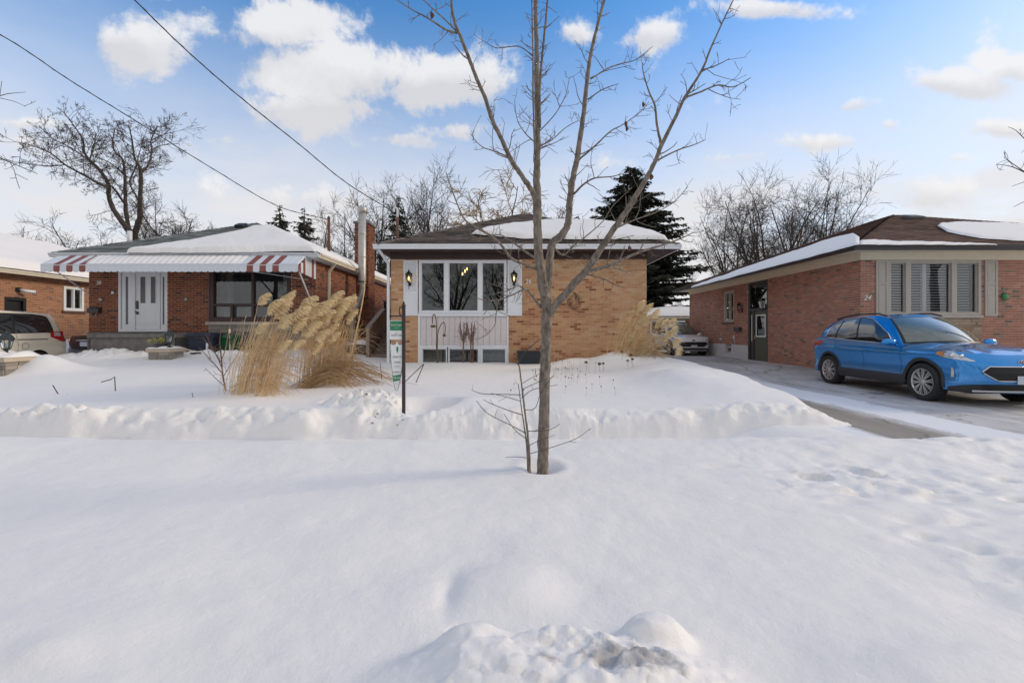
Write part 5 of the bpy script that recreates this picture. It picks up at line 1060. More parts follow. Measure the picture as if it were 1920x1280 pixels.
# ---- the street maple in front of number 26
TD = 4.1
maple = thing('street_maple', 'bare young grey-barked tree standing alone in the boulevard snow', 'tree', P(1017, 884, TD))
limbs = [
 [(1016, 895, 12), (1017, 880, 11.6), (1020, 800, 11), (1022, 700, 10.6), (1024, 640, 10.6), (1026, 590, 11), (1023, 560, 11.3), (1017, 530, 10.5), (1012, 490, 8.8), (1008, 430, 8.4), (1007, 380, 8.6, .02), (1006, 330, 7.2, .03), (1008, 280, 6.2, .05), (1007, 190, 5.5, .08), (1006, 100, 4.8, .10), (1004, 0, 4.0, .12), (1002, -120, 3.0, .15)],
 [(1022, 565, 9.5), (1028, 530, 8.6, .05), (1031, 495, 8, .10), (1032, 471, 8, .13), (1038, 453, 8.6, .15), (1056, 438, 8, .17), (1065, 417, 7.2, .18), (1068, 379, 6.8, .2), (1073, 340, 6.3, .22), (1080, 307, 6, .25), (1091, 239, 5.2, .3), (1099, 169, 4.6, .33), (1106, 112, 4, .36), (1116, 65, 3.4, .38), (1133, 0, 3, .42), (1160, -100, 2, .45)],
 [(1028, 592, 8.5), (1040, 574, 8, -.05), (1062, 548, 7.6, -.12), (1095, 512, 7.4, -.2), (1118, 480, 6.6, -.26), (1150, 430, 5.8, -.32), (1170, 403, 5.4, -.36), (1197, 360, 4.8, -.42), (1224, 312, 4.2, -.46), (1240, 273, 3.6, -.5), (1267, 219, 3, -.55), (1284, 183, 2.6, -.58), (1316, 132, 2, -.62), (1333, 90, 1.6, -.65), (1352, 48, 1.3, -.68), (1375, 0, 1, -.7)],
 [(1004, 372, 6.4, .02), (999, 362, 5.6, -.02), (992, 349, 5.2, -.05), (973, 322, 4.7, -.1), (955, 294, 4.4, -.14), (941, 262, 4.2, -.18), (923, 225, 4, -.2), (909, 183, 3.7, -.24), (892, 143, 3.4, -.28), (878, 105, 3.2, -.32), (862, 66, 2.9, -.36), (851, 37, 2.6, -.38), (846, 0, 2.3, -.4), (842, -80, 1.8, -.45)],
 [(1012, 240, 3.2, .05), (1012, 160, 2.8, .0), (1018, 90, 2.4, -.04), (1024, 30, 2, -.06), (1030, -40, 1.5, -.08)],
 [(1003, 290, 2, .0), (1000, 200, 1.8, -.06), (999, 100, 1.5, -.08), (997, 0, 1.2, -.1)],
 # secondary boughs
 [(1240, 273, 2.6, -.5), (1232, 235, 2.1, -.46), (1228, 199, 1.8, -.44), (1216, 170, 1.4, -.42), (1206, 135, 1, -.4), (1205, 118, .7, -.4)],
 [(1284, 183, 1.9, -.58), (1310, 174, 1.5, -.62), (1345, 160, 1.2, -.66), (1375, 163, .9, -.68), (1408, 146, .6, -.7)],
 [(1228, 303, 1.8, -.46), (1270, 282, 1.4, -.4), (1300, 272, 1, -.36), (1323, 262, .6, -.34)],
 [(1316, 132, 1.2, -.62), (1345, 122, .9, -.6), (1368, 110, .6, -.6)],
 [(1097, 510, 4, -.2), (1150, 495, 3.3, -.1), (1190, 476, 2.7, -.02), (1240, 460, 2.1, .08), (1272, 449, 1.6, .14), (1300, 436, 1, .2)],
 [(1098, 514, 1.6, -.2), (1130, 522, 1.2, -.3), (1150, 532, .9, -.36), (1172, 540, .6, -.4)],
 [(856, 62, 2.2, -.36), (838, 57, 1.8, -.44), (820, 46, 1.6, -.5), (800, 33, 1.3, -.56), (775, 20, 1, -.6), (745, 1, .7, -.66)],
 [(855, 58, 1.7, -.36), (835, 38, 1.3, -.3), (815, 20, 1.1, -.26), (790, -3, .8, -.22)],
 [(1086, 299, 2.4, .26), (1113, 276, 2, .3), (1144, 247, 1.6, .36), (1164, 236, 1.3, .4), (1181, 225, 1.1, .42), (1203, 208, .9, .46), (1217, 191, .6, .5)],
 [(1108, 148, 2, .34), (1139, 129, 1.6, .44), (1164, 120, 1.3, .5), (1192, 112, 1, .56), (1224, 87, .6, .62)],
 [(1102, 187, 1.6, .33), (1130, 168, 1.1, .24), (1160, 157, .6, .16)],
 [(1076, 364, 2.4, .2), (1094, 346, 2, .1), (1115, 334, 1.5, .0), (1148, 331, 1, -.1), (1180, 322, .6, -.16)],
 [(1008, 505, 3.4, 0), (988, 497, 3, -.1), (961, 486, 2.7, -.2), (946, 468, 2.5, -.26), (934, 453, 2.3, -.3), (914, 438, 2.1, -.36), (890, 425, 1.8, -.42), (869, 408, 1.5, -.48), (848, 358, 1.1, -.54), (836, 322, .7, -.58)],
 [(1004, 484, 2.6, 0), (976, 465, 2.1, .12), (958, 452, 1.7, .2), (935, 440, 1.3, .26), (905, 447, 1, .32), (870, 437, .7, .36)],
 [(1014, 576, 3, 0), (1000, 557, 2.4, -.12), (985, 543, 1.9, -.2), (962, 552, 1.5, -.28), (935, 562, 1.2, -.34), (905, 562, .8, -.38), (880, 551, .6, -.4)],
 [(985, 543, 1.6, -.2), (972, 536, 1.2, -.28), (950, 545, .9, -.32), (930, 550, .6, -.36)],
 [(935, 562, 1.1, -.34), (930, 590, .9, -.36), (928, 608, .8, -.38), (914, 626, .7, -.4), (893, 637, .5, -.42)],
 [(1035, 460, 2.4, .14), (1055, 478, 1.8, .2), (1075, 462, 1.6, .26), (1100, 442, 1.4, .32), (1130, 415, 1.1, .38), (1150, 385, .8, .42), (1185, 352, .6, .46)],
 [(1150, 430, 1.9, -.32), (1190, 412, 1.5, -.22), (1225, 400, 1.2, -.14), (1262, 380, .8, -.06), (1290, 350, .6, 0)],
 [(955, 295, 1.6, -.14), (925, 283, 1.2, -.24), (905, 276, .9, -.3), (890, 262, .7, -.34), (882, 250, .5, -.36)],
 [(1004, 268, 1.4, .06), (985, 250, 1.1, 0), (970, 225, .8, -.06), (965, 190, .6, -.1)],
 [(1010, 275, 1.6, .06), (1035, 262, 1.3, .12), (1060, 240, 1, .18), (1085, 226, .7, .22)],
 [(1008, 250, 1.3, .06), (1040, 215, 1, .0), (1060, 180, .8, -.05), (1068, 145, .5, -.08)],
 [(1000, 105, 1.6, .1), (975, 88, 1.3, .2), (955, 88, 1.1, .26), (930, 90, .9, .32), (908, 78, .7, .36), (888, 65, .5, .4)],
]
limb_tree(maple, limbs, None, TD, None, 3, BARK, BARK, {0, 1, 2, 3, 10}, (.07, .22), 15, 1, (0, 3), .5, .0016, .18, .0032, .034)
LEAF = mat('withered_leaf', (.14, .05, .025), .8, var=.3, scale=20)
for i, (px, py, dd) in enumerate(((1173, 229, .4), (1206, 193, .46), (1221, 328, -.45), (1180, 463, -.05), (808, 24, -.55), (1175, 238, .41))):
    p = P(px, py, TD+dd); m = MB(); r = random.Random(i); G = []
    for a in np.linspace(0, 1, 5):
        w_ = .016*math.sin(math.pi*min(1, a*.9+.1))+.001; G.append([(p.x+s*w_+.008*math.sin(a*3), p.y+.01*abs(s)+.012*a*a, p.z+.012-.05*a) for s in (-1, 0, 1)])
    m.grid(np.array(G)); m.tube([(p.x, p.y, p.z+.012), (p.x+.006, p.y, p.z+.035)], .0015, 4); m.build('dead_leaf', LEAF, maple)
# ---- sapling leaning on its left
sap = thing('sapling', 'thin twiggy sapling in the snow close to the street tree trunk', 'sapling', P(993, 882, 3.98))
SD = 3.98
limb_tree(sap, [[(993, 890, 3), (992, 850, 2.6), (989, 810, 2.3), (984, 770, 2), (979, 730, 1.7), (974, 690, 1.5), (971, 680, 1.3)], [(990, 882, 1.8), (988, 840, 1.6), (983, 800, 1.4), (977, 760, 1.1), (972, 720, .8)],
  [(971, 683, 1.1), (985, 660, .9, -.1), (1012, 635, .7, -.2)], [(971, 683, .9), (966, 678, .7, .05)], [(976, 740, .9), (945, 739, .8, .1), (905, 738, .7, .2), (884, 731, .5, .25)], [(976, 752, .8), (950, 744, .7, -.1), (920, 737, .5, -.2)],
  [(981, 778, 1), (950, 768, .8, .1), (920, 756, .7, .2), (906, 749, .5, .25)], [(986, 812, 1), (960, 798, .8, -.1), (915, 775, .7, -.25), (893, 751, .5, -.3)], [(986, 822, .8), (965, 805, .7, .1), (945, 776, .5, .2)],
  [(988, 858, .7), (968, 856, .6, -.1), (948, 857, .4, -.2)], [(978, 746, .8), (1000, 730, .7, .1), (1046, 721, .4, .2)], [(979, 730, .8), (1005, 718, .6, -.1), (1040, 705, .4, -.3)], [(984, 768, .9), (1003, 765, .7, -.1), (1015, 735, .6, -.2), (1040, 700, .4, -.3)],
  [(989, 808, .9), (1022, 807, .7, -.15), (1040, 801, .6, -.2), (1050, 794, .4, -.25)], [(992, 835, .8), (1010, 826, .6, -.1), (1040, 815, .4, -.2)], [(994, 850, .8), (1035, 838, .7, -.2), (1080, 822, .6, -.3), (1108, 802, .4, -.35)], [(978, 720, .7), (990, 712, .6, .1), (1012, 700, .4, .2)]],
  None, SD, None, 5, BARK, TWIG, {0, 1}, (.05, .12), 3, 0, (0, 0), .6, .0013, .1, .002)
# ---- bare trees behind the houses
def tree_meshes(height, seed, spread=.5, trunk_r=.2, trunk_h=.3, limbs_n=6, lv=(8, 7, 4), up=.35, bark=None, twm=None, droop=0.0, rmin=.0095, lean=(0, 0), wander=.10):
    """trunk with limbs, and the crown of branches, twigs and fine shoots, as two meshes standing on the origin"""
    r = random.Random(seed); tk, cr = MB(), MB()
    def grow(mb, p, d, L, rad, n, wd, upb, sides):
        pts = [np.array(p, float)]; d = unit(d)
        for k in range(n):
            d = unit(d+rand_perp(d, r)*wd+np.array([0, 0, upb])); pts.append(pts[-1]+d*L/n)
        pts = np.array(pts); rd = np.linspace(rad, max(rmin*.8, rad*.2), n+1); mb.tube(pts, rd, sides, 0, cap=False); return pts, rd
    T_, rT = grow(tk, (0, 0, 0), (lean[0], lean[1], 1), height*trunk_h, trunk_r*1.6, 5, .06, .05, 8)
    for i in range(limbs_n):
        a = 2*math.pi*(i+r.uniform(-.3, .3))/limbs_n; sp = spread*r.uniform(.35, 1.15)
        st = T_[r.randint(3, 5)]; dvec = unit((math.cos(a)*sp+lean[0]*.5, math.sin(a)*sp+lean[1]*.5, 1))
        L1 = height*(1-trunk_h)*r.uniform(.72, 1.03)
        p1, r1 = grow(tk, st, dvec, L1, trunk_r*r.uniform(.42, .62), 9, wander, up*.12, 6)
        for k in range(lv[0]):
            t = .15+.83*(k+r.random())/lv[0]; j = min(8, int(t*9)); d1 = unit(p1[j+1]-p1[j])
            p2, r2 = grow(cr, p1[j]+(p1[j+1]-p1[j])*r.random(), unit(d1*.9+rand_perp(d1, r)*.75), L1*r.uniform(.28, .5)*(1.1-.6*t), max(rmin*1.8, r1[j]*.5), 6, wander*1.4, up*.16, 4)
            for q in range(lv[1]):
                t2 = .12+.88*r.random(); j2 = min(5, int(t2*6)); d2 = unit(p2[j2+1]-p2[j2]); L3 = L1*r.uniform(.10, .2)
                p3, r3 = grow(cr, p2[j2], unit(d2*.8+rand_perp(d2, r)*.8+np.array([0, 0, -droop])), L3, max(rmin*1.2, r2[j2]*.5), 4, .2, up*.2-droop*.5, 3)
                for s in range(lv[2]):
                    t3 = .2+.8*r.random(); j3 = min(3, int(t3*4)); d3 = unit(p3[j3+1]-p3[j3])
                    grow(cr, p3[j3], unit(d3*.8+rand_perp(d3, r)*.75+np.array([0, 0, -droop*1.4])), L3*r.uniform(.35, .75), rmin, 2, .25, up*.2-droop, 3)
    return tk.mesh('trunk', bark or BARKD), cr.mesh('crown', twm or TWIG), height
def place_tree(label, px, d, H, proto, rz, sx=1.0, name='bare_tree', group='bare trees behind the houses', z=.3, x=None):
    t = thing(name, label, 'tree', (P(px, 0, d).x if x is None else x, d, z), group)
    for nm, me in zip(('trunk', 'crown'), proto[:2]):
        o = bpy.data.objects.new(nm, me); COL.objects.link(o); o.parent = t
    s = H/proto[2]; t.scale = (s*sx, s*sx, s); t.rotation_euler = (0, 0, rz); return t
VASE = tree_meshes(13, 21, .34, .19, .36, 8, (8, 7, 4), .34, wander=.07); FAN = tree_meshes(13.5, 25, .58, .22, .30, 9, (8, 7, 4), .26, wander=.08)
BUSHY = tree_meshes(8.5, 16, .9, .17, .35, 8, (8, 7, 4), .12, rmin=.008, wander=.14); LEANT = tree_meshes(11, 15, .55, .2, .5, 7, (8, 7, 4), .22, lean=(.14, 0), wander=.12); OPEN = tree_meshes(10.8, 19, .55, .13, .42, 7, (7, 7, 4), .22, wander=.1)
def gz(d): return .3
GB = 'bare trees behind the houses'
# broad old tree behind number 28 (limbs drawn one by one)
OD = 30.0; old = thing('old_bare_tree', 'broad many-limbed bare tree towering behind the left end of number 28', 'tree', (P(249, 0, OD).x, OD, .2), GB)
limb_tree(old, [
 [(250, 640, 15), (250, 520, 12), (249, 453, 9), (236, 425, 6), (216, 398, 5.2), (204, 368, 4.6), (203, 345, 4.2), (187, 319, 3.6), (168, 300, 3), (158, 285, 2.4), (155, 262, 1.8), (138, 235, 1.2), (118, 209, .7)],
 [(202, 352, 3, -1), (184, 343, 2.6, -1.5), (153, 326, 2.2, -2), (122, 309, 1.8, -2.4), (96, 288, 1.4, -2.8), (60, 273, 1, -3), (29, 266, .5, -3)],
 [(187, 319, 2.2, .5), (156, 293, 1.8, 1), (125, 273, 1.4, 1.5), (100, 261, 1, 2), (74, 237, .6, 2.2)],
 [(248, 450, 7), (242, 429, 4.8, .5), (236, 396, 4.2, 1), (235, 367, 3.8, 1.2), (234, 328, 3, 1.5), (230, 300, 2.4, 1.6), (216, 285, 1.8, 1.8), (211, 266, 1.3, 2), (216, 240, .7, 2)],
 [(236, 385, 2.6, 1), (216, 357, 2.2, .2), (205, 348, 1.6, -.4), (170, 345, 1, -1)],
 [(250, 448, 8), (261, 410, 5.4, -.5), (263, 372, 4.6, -1), (264, 328, 3.8, -1.2), (261, 312, 3, -1.4), (252, 295, 2.2, -1.6), (247, 259, 1.4, -1.8), (240, 233, .7, -2)],
 [(264, 325, 2.6, -1), (278, 309, 2.2, -.6), (285, 281, 1.8, 0), (283, 264, 1.4, .4), (295, 237, .8, 1)],
 [(285, 281, 1.4, 0), (302, 273, 1, .6), (335, 269, .5, 1.2)], [(260, 376, 2.4, -.8), (244, 343, 2, 0), (254, 314, 1.4, .6), (262, 285, .9, 1.2), (276, 240, .5, 1.6)],
 [(234, 328, 1.6, 1.5), (205, 305, 1.3, 1.8), (172, 289, 1, 2), (180, 262, .7, 2.4), (190, 245, .5, 2.6)], [(168, 300, 1.6, 0), (176, 275, 1.2, .4), (180, 250, .8, .8)],
 [(283, 264, 1, .4), (310, 250, .8, 0), (325, 235, .5, -.4)], [(122, 309, 1.2, -2.4), (85, 312, .9, -2.2), (78, 308, .6, -2)]],
 None, OD, None, 9, BARKD, TWIG, {0, 3, 5}, (.7, 1.7), 5.5, 2, (3, 5), .9, .008, .16, .014, .14, thick=.8)
place_tree('slim bare tree rising just right of the broad old tree', 290, 33, 11.4, OPEN, 1.0, .8)
place_tree('leaning bare tree behind the middle of the grey-green roof', 325, 31, 10.4, LEANT, 0, 1.0)
place_tree('low bushy bare tree behind the roof edge at the far left', 178, 29, 8.6, BUSHY, 0, 1.0)
place_tree('small bare tree between the far-left house and the broad old tree', 115, 31, 7.6, BUSHY, 2.2, 1.0)
place_tree('thin bare tree behind the service mast of number 28', 588, 34, 10.6, OPEN, 2.0, .9)
place_tree('feathery bare tree behind the brick chimney', 655, 33, 10.6, OPEN, 4.1, 1.0)
place_tree('bare tree between the flue pipe and the roof mast of number 26', 712, 33, 11.9, VASE, 1.3, 1.0)
place_tree('tall vase-shaped bare tree left of the straw-yellow tree', 800, 34, 13.2, VASE, 0, 1.0)
place_tree('low bare tree between the vase-shaped tree and the straw-yellow tree', 868, 35, 10.0, BUSHY, 4.4, 1.0)
place_tree('straw-yellow twigged tree behind the ridge of number 26', 945, 36, 12.4, tree_meshes(12.2, 22, .75, .22, .36, 9, (9, 8, 4), .2, BARKD, WILLOW, .10, .017), 0, 1.1, 'willow_tree')
place_tree('bare tree half hidden behind the street tree above number 26', 1030, 38, 12.4, OPEN, 5.2, 1.0)
place_tree('many-stemmed bare tree next to the big spruce', 1375, 36, 11.6, FAN, 2.5, 1.05)
place_tree('tallest bare tree above the driveway side roof of number 24', 1438, 37, 14.2, FAN, 0, 1.1)
place_tree('fan-shaped bare tree nearest the peak of the chestnut roof', 1500, 37, 14.0, FAN, 4.2, .95)
place_tree('low bush-like bare tree between the spruce and number 24', 1340, 40, 7.6, BUSHY, 3.3, 1.1)
place_tree('bare tree sloping right behind the chestnut roof', 1535, 36, 12.0, LEANT, .2, .85)
place_tree('short bare tree between the two tallest ones right of the spruce', 1470, 42, 11.4, OPEN, .7, 1.2)
# branch ends reaching in from trees beyond either edge of the view
et = thing('edge_tree', 'bare tree beyond the left edge with drooping branch ends in view', 'tree', P(-160, 700, 8), 'trees beyond the edges')
limb_tree(et, [[(-160, 720, 13), (-150, 500, 11), (-140, 300, 7), (-130, 100, 4), (-120, -120, 1)], [(-148, 460, 4), (-200, 330, 3, .4), (-260, 180, 1.5, .8), (-290, 60, .5, 1)], [(-142, 340, 4), (-100, 200, 2.6, .3), (-70, 40, 1.4, .6), (-60, -80, .5, .8)], [(-138, 260, 3), (-190, 120, 1.6, -.4), (-210, -40, .5, -.8)], [(-142, 330, 3), (-80, 290, 2, -.5), (-20, 290, 1.2, -1), (20, 305, .8, -1.2), (70, 326, .5, -1.4)], [(-140, 250, 3), (-70, 190, 1.8, .4), (-10, 182, 1.1, .8), (15, 176, .8, 1), (48, 173, .4, 1.2)], [(-10, 182, .8, .8), (25, 190, .6, 1), (48, 200, .4, 1.2)]],
  None, 8.0, None, 31, BARKD, TWIG, {0}, (.2, .5), 2.5, 1, (0, 2), .6, .004, .05, .008, .06)
et = thing('edge_tree', 'bare tree beyond the right edge with twig ends in view', 'tree', P(2060, 700, 10.4), 'trees beyond the edges')
limb_tree(et, [[(2060, 700, 11), (2050, 500, 9), (2040, 300, 6), (2030, 120, 3), (2025, -60, .8)], [(2048, 470, 4), (2110, 340, 2.6, .3), (2160, 180, 1.4, .6), (2180, 60, .5, .8)], [(2042, 330, 3.4), (2000, 190, 2, .4), (1985, 60, 1.2, .7), (1990, -60, .5, .9)], [(2038, 270, 3), (2085, 120, 1.6, -.4), (2100, -30, .5, -.7)], [(2045, 400, 2.6), (1980, 350, 1.6, -.4), (1925, 325, 1, -.7), (1895, 312, .7, -.9), (1868, 308, .4, -1)], [(2040, 350, 2.4), (1985, 310, 1.4, .3), (1930, 268, .9, .6), (1905, 245, .6, .8), (1890, 238, .4, .9)], [(1925, 325, .8, -.7), (1890, 300, .6, -.5), (1882, 285, .4, -.4)], [(2045, 440, 2), (1985, 395, 1.2, .2), (1930, 378, .8, .4), (1900, 388, .4, .6)]],
  None, 10.4, None, 33, BARKD, TWIG, {0}, (.2, .5), 3, 1, (0, 2), .6, .004, .05, .008, .06)
# ---- conifers
NEEDLE = mat('dark_spruce_needles', (.03, .042, .028), .85, scale=1.5, col2=(.10, .11, .07))
def spruce_mesh(H, W, seed, tiers, per, leaf):
    """drooping boughs in whorls, each carrying small needle sprays with gaps between"""
    r = random.Random(seed); tk, nd_ = MB(), MB(); tk.tube([(0, 0, 0), (0, 0, H*.6), (0, 0, H)], [H*.018, H*.011, .01], 8)
    V = []; Fs = []
    for t in range(tiers):
        f = t/(tiers-1); z0 = H*(.06+.93*f); Lm = W*(1-f**1.7)**.85*(.80+.34*r.random())*min(1, .75+f*1.2)+.10
        for k in range(max(4, int(per*(1-.45*f)))):
            if r.random() < .10: continue
            a = r.uniform(0, 6.283); L_ = Lm*r.uniform(.62, 1.12); e = np.array([math.cos(a), math.sin(a), 0]); sd_ = np.array([-e[1], e[0], 0]); p = np.array([0, 0, min(H*.995, max(.3, z0+r.gauss(0, H*.014)))]); pts = [p]
            ns = 6
            for s in range(ns): q = s/ns; p = p+e*L_/ns+np.array([0, 0, L_/ns*(.10-.62*q+.75*q*q)]); pts.append(p)
            tk.tube(pts, np.linspace(.03+.012*L_, .01, ns+1), 4, cap=False)
            cnt = int(L_*leaf)
            for c in range(cnt):
                q = .12+.88*r.random()**.8; j = min(ns-1, int(q*ns)); b0 = pts[j]+(pts[j+1]-pts[j])*(q*ns-j); sgn = r.choice((-1, 1)); l = (.20+.34*(1-q))*r.uniform(.6, 1.4)*(.62+.14*Lm)
                d1 = unit(e*r.uniform(.25, .9)+sd_*sgn*r.uniform(.25, 1)+np.array([0, 0, r.uniform(-.75, .12)])); tip = b0+d1*l; wv = unit(np.cross(d1, [r.gauss(0, .4), r.gauss(0, .4), 1]))*l*r.uniform(.13, .26); mid = b0+d1*l*.5+np.array([0, 0, r.uniform(-.02, .03)])
                i = len(V); V += [tuple(b0), tuple(mid+wv), tuple(tip), tuple(mid-wv)]; Fs.append((i, i+1, i+2, i+3))
    nd_.add(V, Fs, 0, 0.0); return tk.mesh('trunk', BARKD), nd_.mesh('crown', NEEDLE)
def place_spruce(label, px, d, H, W, ms, proto, rz):
    t = thing('spruce_tree', label, 'tree', (P(px, 0, d).x, d, .2), 'dark conifers behind the houses')
    for nm, me in zip(('trunk', 'crown'), ms):
        o = bpy.data.objects.new(nm, me); COL.objects.link(o); o.parent = t
    t.scale = (W/proto[1], W/proto[1], H/proto[0]); t.rotation_euler = (0, 0, rz)
big = spruce_mesh(11.6, 3.2, 41, 40, 20, 46); small = spruce_mesh(9, 2.0, 42, 24, 12, 40)
place_spruce('big dark spruce rising behind the right corner of number 26', 1182, 35, 14.0, 5.6, big, (11.6, 3.2), .4)
place_spruce('small ragged spruce left of its twin above the roof of number 28', 524, 34, 10.8, 2.35, small, (9, 2), 0)
place_spruce('small pointed spruce next to the service mast of number 28', 571, 34, 10.6, 2.2, small, (9, 2), 2.1)
place_spruce('slim spruce behind the roof mast of number 26', 746, 31, 10.6, 1.9, small, (9, 2), 4.0)
place_spruce('low dark spruce in the gap between numbers 28 and 26', 716, 26, 5.6, 1.3, small, (9, 2), 5.0)
place_spruce('short spruce peeking above the ridge snow of number 26', 1085, 30, 9.0, 2.2, small, (9, 2), 1.2)
# ---- what stands across the street, seen mirrored in the panes
for i, (x, y, H, rz, pr) in enumerate(((-6, -23, 11, 0, FAN), (-15, -27, 12, 1, VASE), (2.5, -26, 12, 2, FAN), (11, -25, 11, 3, BUSHY), (-26, -29, 13, 5, FAN), (21, -28, 13, .5, VASE), (-1.5, -36, 13, 4.4, OPEN))):
    place_tree('bare tree across the street mirrored in the window panes', 0, y, H, pr, rz, 1.2, group='trees across the street', x=x)
# ------------------------------------------------------------------ tall ornamental grasses
STRAW = mat('straw', (.46, .29, .13), .8, scale=6, col2=(.78, .57, .32)); PLUME = mat('plume_fluff', (.70, .53, .29), .9, scale=14, col2=(.86, .72, .47)); STRAWD = mat('brown_straw', (.24, .14, .07), .85, scale=3, col2=(.48, .32, .17))
def ribbon(V, Fs, pts, w0, w1, side):
    k = len(V); n = len(pts)
    for i, p in enumerate(pts):
        w_ = w0+(w1-w0)*i/(n-1); V.append(tuple(p-side*w_)); V.append(tuple(p+side*w_))
    for i in range(n-1): Fs.append((k+2*i, k+2*i+1, k+2*i+3, k+2*i+2))
def plume_mesh(seed, L=.36, n=210):
    """feathery head: a bent stalk with drooping strands, all to one side, axis along +z bending to +x"""
    r = random.Random(seed); V = []; Fs = []; ax = []
    for i in range(9):
        t = i/8; ax.append(np.array([.30*L*t*t+.26*L*max(0, t-.55)**1.5*3, 0, L*t*(1-.30*t)]))
    for k in range(n):
        t = r.random()**.9; i = min(7, int(t*8)); p = ax[i]+(ax[i+1]-ax[i])*(t*8-i); l = L*(.16+.36*math.sin(math.pi*min(1, t*.85+.12)))*r.uniform(.7, 1.2); d = unit(np.array([.5+.4*r.random(), r.gauss(0, .45), .5+.2*r.random()])); pts = [p]
        for s in range(4): d = unit(d+np.array([.10, 0, -.30])); pts.append(pts[-1]+d*l/4)
        ribbon(V, Fs, pts, .005, .0022, unit(np.cross(d, [r.gauss(0, 1), r.gauss(0, 1), r.gauss(0, 1)])))
    m = MB(); m.add(V, Fs, 0); return m.mesh('plume', PLUME)
PL = [plume_mesh(60+i) for i in range(5)]
def clump(name, label, base, culms, plumes, fans, seed, group):
    """culms: (x, y) base spread, height range, lean; plumes at given photo positions with their own stalks"""
    r = random.Random(seed); t = thing(name, label, 'grass', base, group); V = []; Fs = []
    def stalk(p, q, w_, sag):
        p, q = np.array(p, float), np.array(q, float); pts = []
        for i in range(7): s = i/6; c = p+(q-p)*s; c[2] += sag*math.sin(math.pi*s)*.3; c[0] -= sag*.35*math.sin(math.pi*s); pts.append(c)
        sd_ = np.array([1, r.uniform(-.6, .6), 0]); ribbon(V, Fs, pts, w_, w_*.6, unit(sd_))
    for (cx, cy, sx, sy, n, h0, h1, lx, ly) in culms:
        for k in range(n):
            x, y = cx+r.gauss(0, sx), cy+r.gauss(0, sy); h = r.uniform(h0, h1); z = snow_z(x, y)-.06
            stalk((x, y, z), (x+lx*h*r.uniform(.6, 1.4)+r.gauss(0, .07), y+ly*h+r.gauss(0, .07), z+h), r.uniform(.0025, .0048), r.uniform(-.05, .2))
            for q in range(r.randint(1, 2)):             # dry leaves leaving the culm and arching over
                s = r.uniform(.15, .8); p = np.array([x+lx*h*s, y+ly*h*s, z+h*s]); d = unit([r.gauss(lx*1.4, .45), r.gauss(0, .4), .8]); pts = [p]; l = r.uniform(.25, .65)
                for i in range(5): d = unit(d+np.array([.10, 0, -.34])); pts.append(pts[-1]+d*l/5)
                ribbon(V, Fs, pts, .0045, .0012, unit(np.cross(d, [0, 1, .2])))
    V2 = []; F2 = []
    for (p0, p1, n, wd, arch) in fans:                     # fallen sheaves bent over by the snow
        p0, p1 = np.array(p0, float), np.array(p1, float)
        for k in range(n):
            a = p0+np.array([r.gauss(0, wd*.35), r.gauss(0, wd*.4), r.uniform(-.02, .05)]); b_ = p1+np.array([r.gauss(0, wd), r.gauss(0, wd*.7), r.gauss(0, .06)]); pts = []
            ar = arch*r.uniform(.5, 1.3)
            for i in range(8): s = i/7; c = a+(b_-a)*s; c[2] += ar*math.sin(math.pi*min(1, s*1.02))*(1-.25*s); pts.append(c)
            ribbon(V2, F2, pts, r.uniform(.004, .008), .002, unit([.3, r.uniform(-.5, .5), 1]))
    pl = []
    for i, (px, py, d, sc, rz) in enumerate(plumes):
        p = P(px, py, d); o = bpy.data.objects.new('plume', PL[i % 5]); COL.objects.link(o); o.parent = t; o.location = p-Vector(base); o.scale = (sc, sc, sc); o.rotation_euler = (0, r.uniform(-.15, .25), rz)
        c = min(culms, key=lambda q: abs(q[0]-(p.x-q[7]*(p.z-.5)))); stalk((c[0]+r.gauss(0, c[2]*.8), c[1]+r.gauss(0, c[3]), .45), tuple(p), .005, r.uniform(0, .12))
    m = MB(); m.add(V, Fs, 0); o = m.build('blades', STRAW, t); o['kind'] = 'stuff'
    if V2: m = MB(); m.add(V2, F2, 0); o = m.build('fallen_blades', STRAWD, t); o['kind'] = 'stuff'
    return t
gl = (P(450, 740, 7.6).x, 7.6, .5)
pl1 = [(483, 572, 7.7, .85, .1), (500, 590, 7.6, 1.1, 0), (520, 575, 7.9, 1.0, .2), (513, 598, 7.7, 1.2, 0), (535, 568, 8.1, .8, .3), (560, 583, 7.9, 1.2, .1), (545, 600, 7.6, 1.1, 0), (520, 615, 7.5, 1.1, .1), (575, 600, 8.2, 1.1, 0), (590, 590, 8.0, 1.15, .1), (598, 605, 8.4, 1.1, .2),
       (548, 625, 7.6, 1.0, 0), (565, 630, 7.7, 1.15, .2), (478, 625, 7.4, .8, 0), (590, 640, 7.8, .9, .1), (615, 640, 8.2, .8, 0), (520, 660, 7.4, .8, .3), (545, 655, 7.5, .8, 0)]
clump('pampas_grass', 'tall straw-coloured pampas grass before the picture window of number 28', gl,
  [(-4.60, 7.75, .14, .12, 130, .8, 1.40, .34, .02), (-4.32, 7.9, .13, .12, 95, .8, 1.35, .30, .0), (-4.15, 7.55, .10, .08, 50, .3, .8, .35, 0)], pl1, [], 71, 'ornamental grasses in the snow')
gr = (P(610, 715, 8.6).x, 8.6, .55)
pl2 = [(618, 575, 8.8, 1.2, .1), (640, 580, 9.0, 1.1, .2), (605, 590, 8.6, 1.2, 0), (630, 590, 8.7, 1.3, .1), (622, 605, 8.6, 1.0, 0), (600, 615, 8.5, 1.0, .2), (655, 570, 9.2, .7, -.3), (652, 585, 9.1, .8, -.2), (648, 600, 9.0, .8, .2), (585, 615, 8.4, 1.1, 0), (610, 625, 8.5, .9, .1), (582, 665, 8.2, .9, .3), (660, 590, 9.3, .5, .6)]
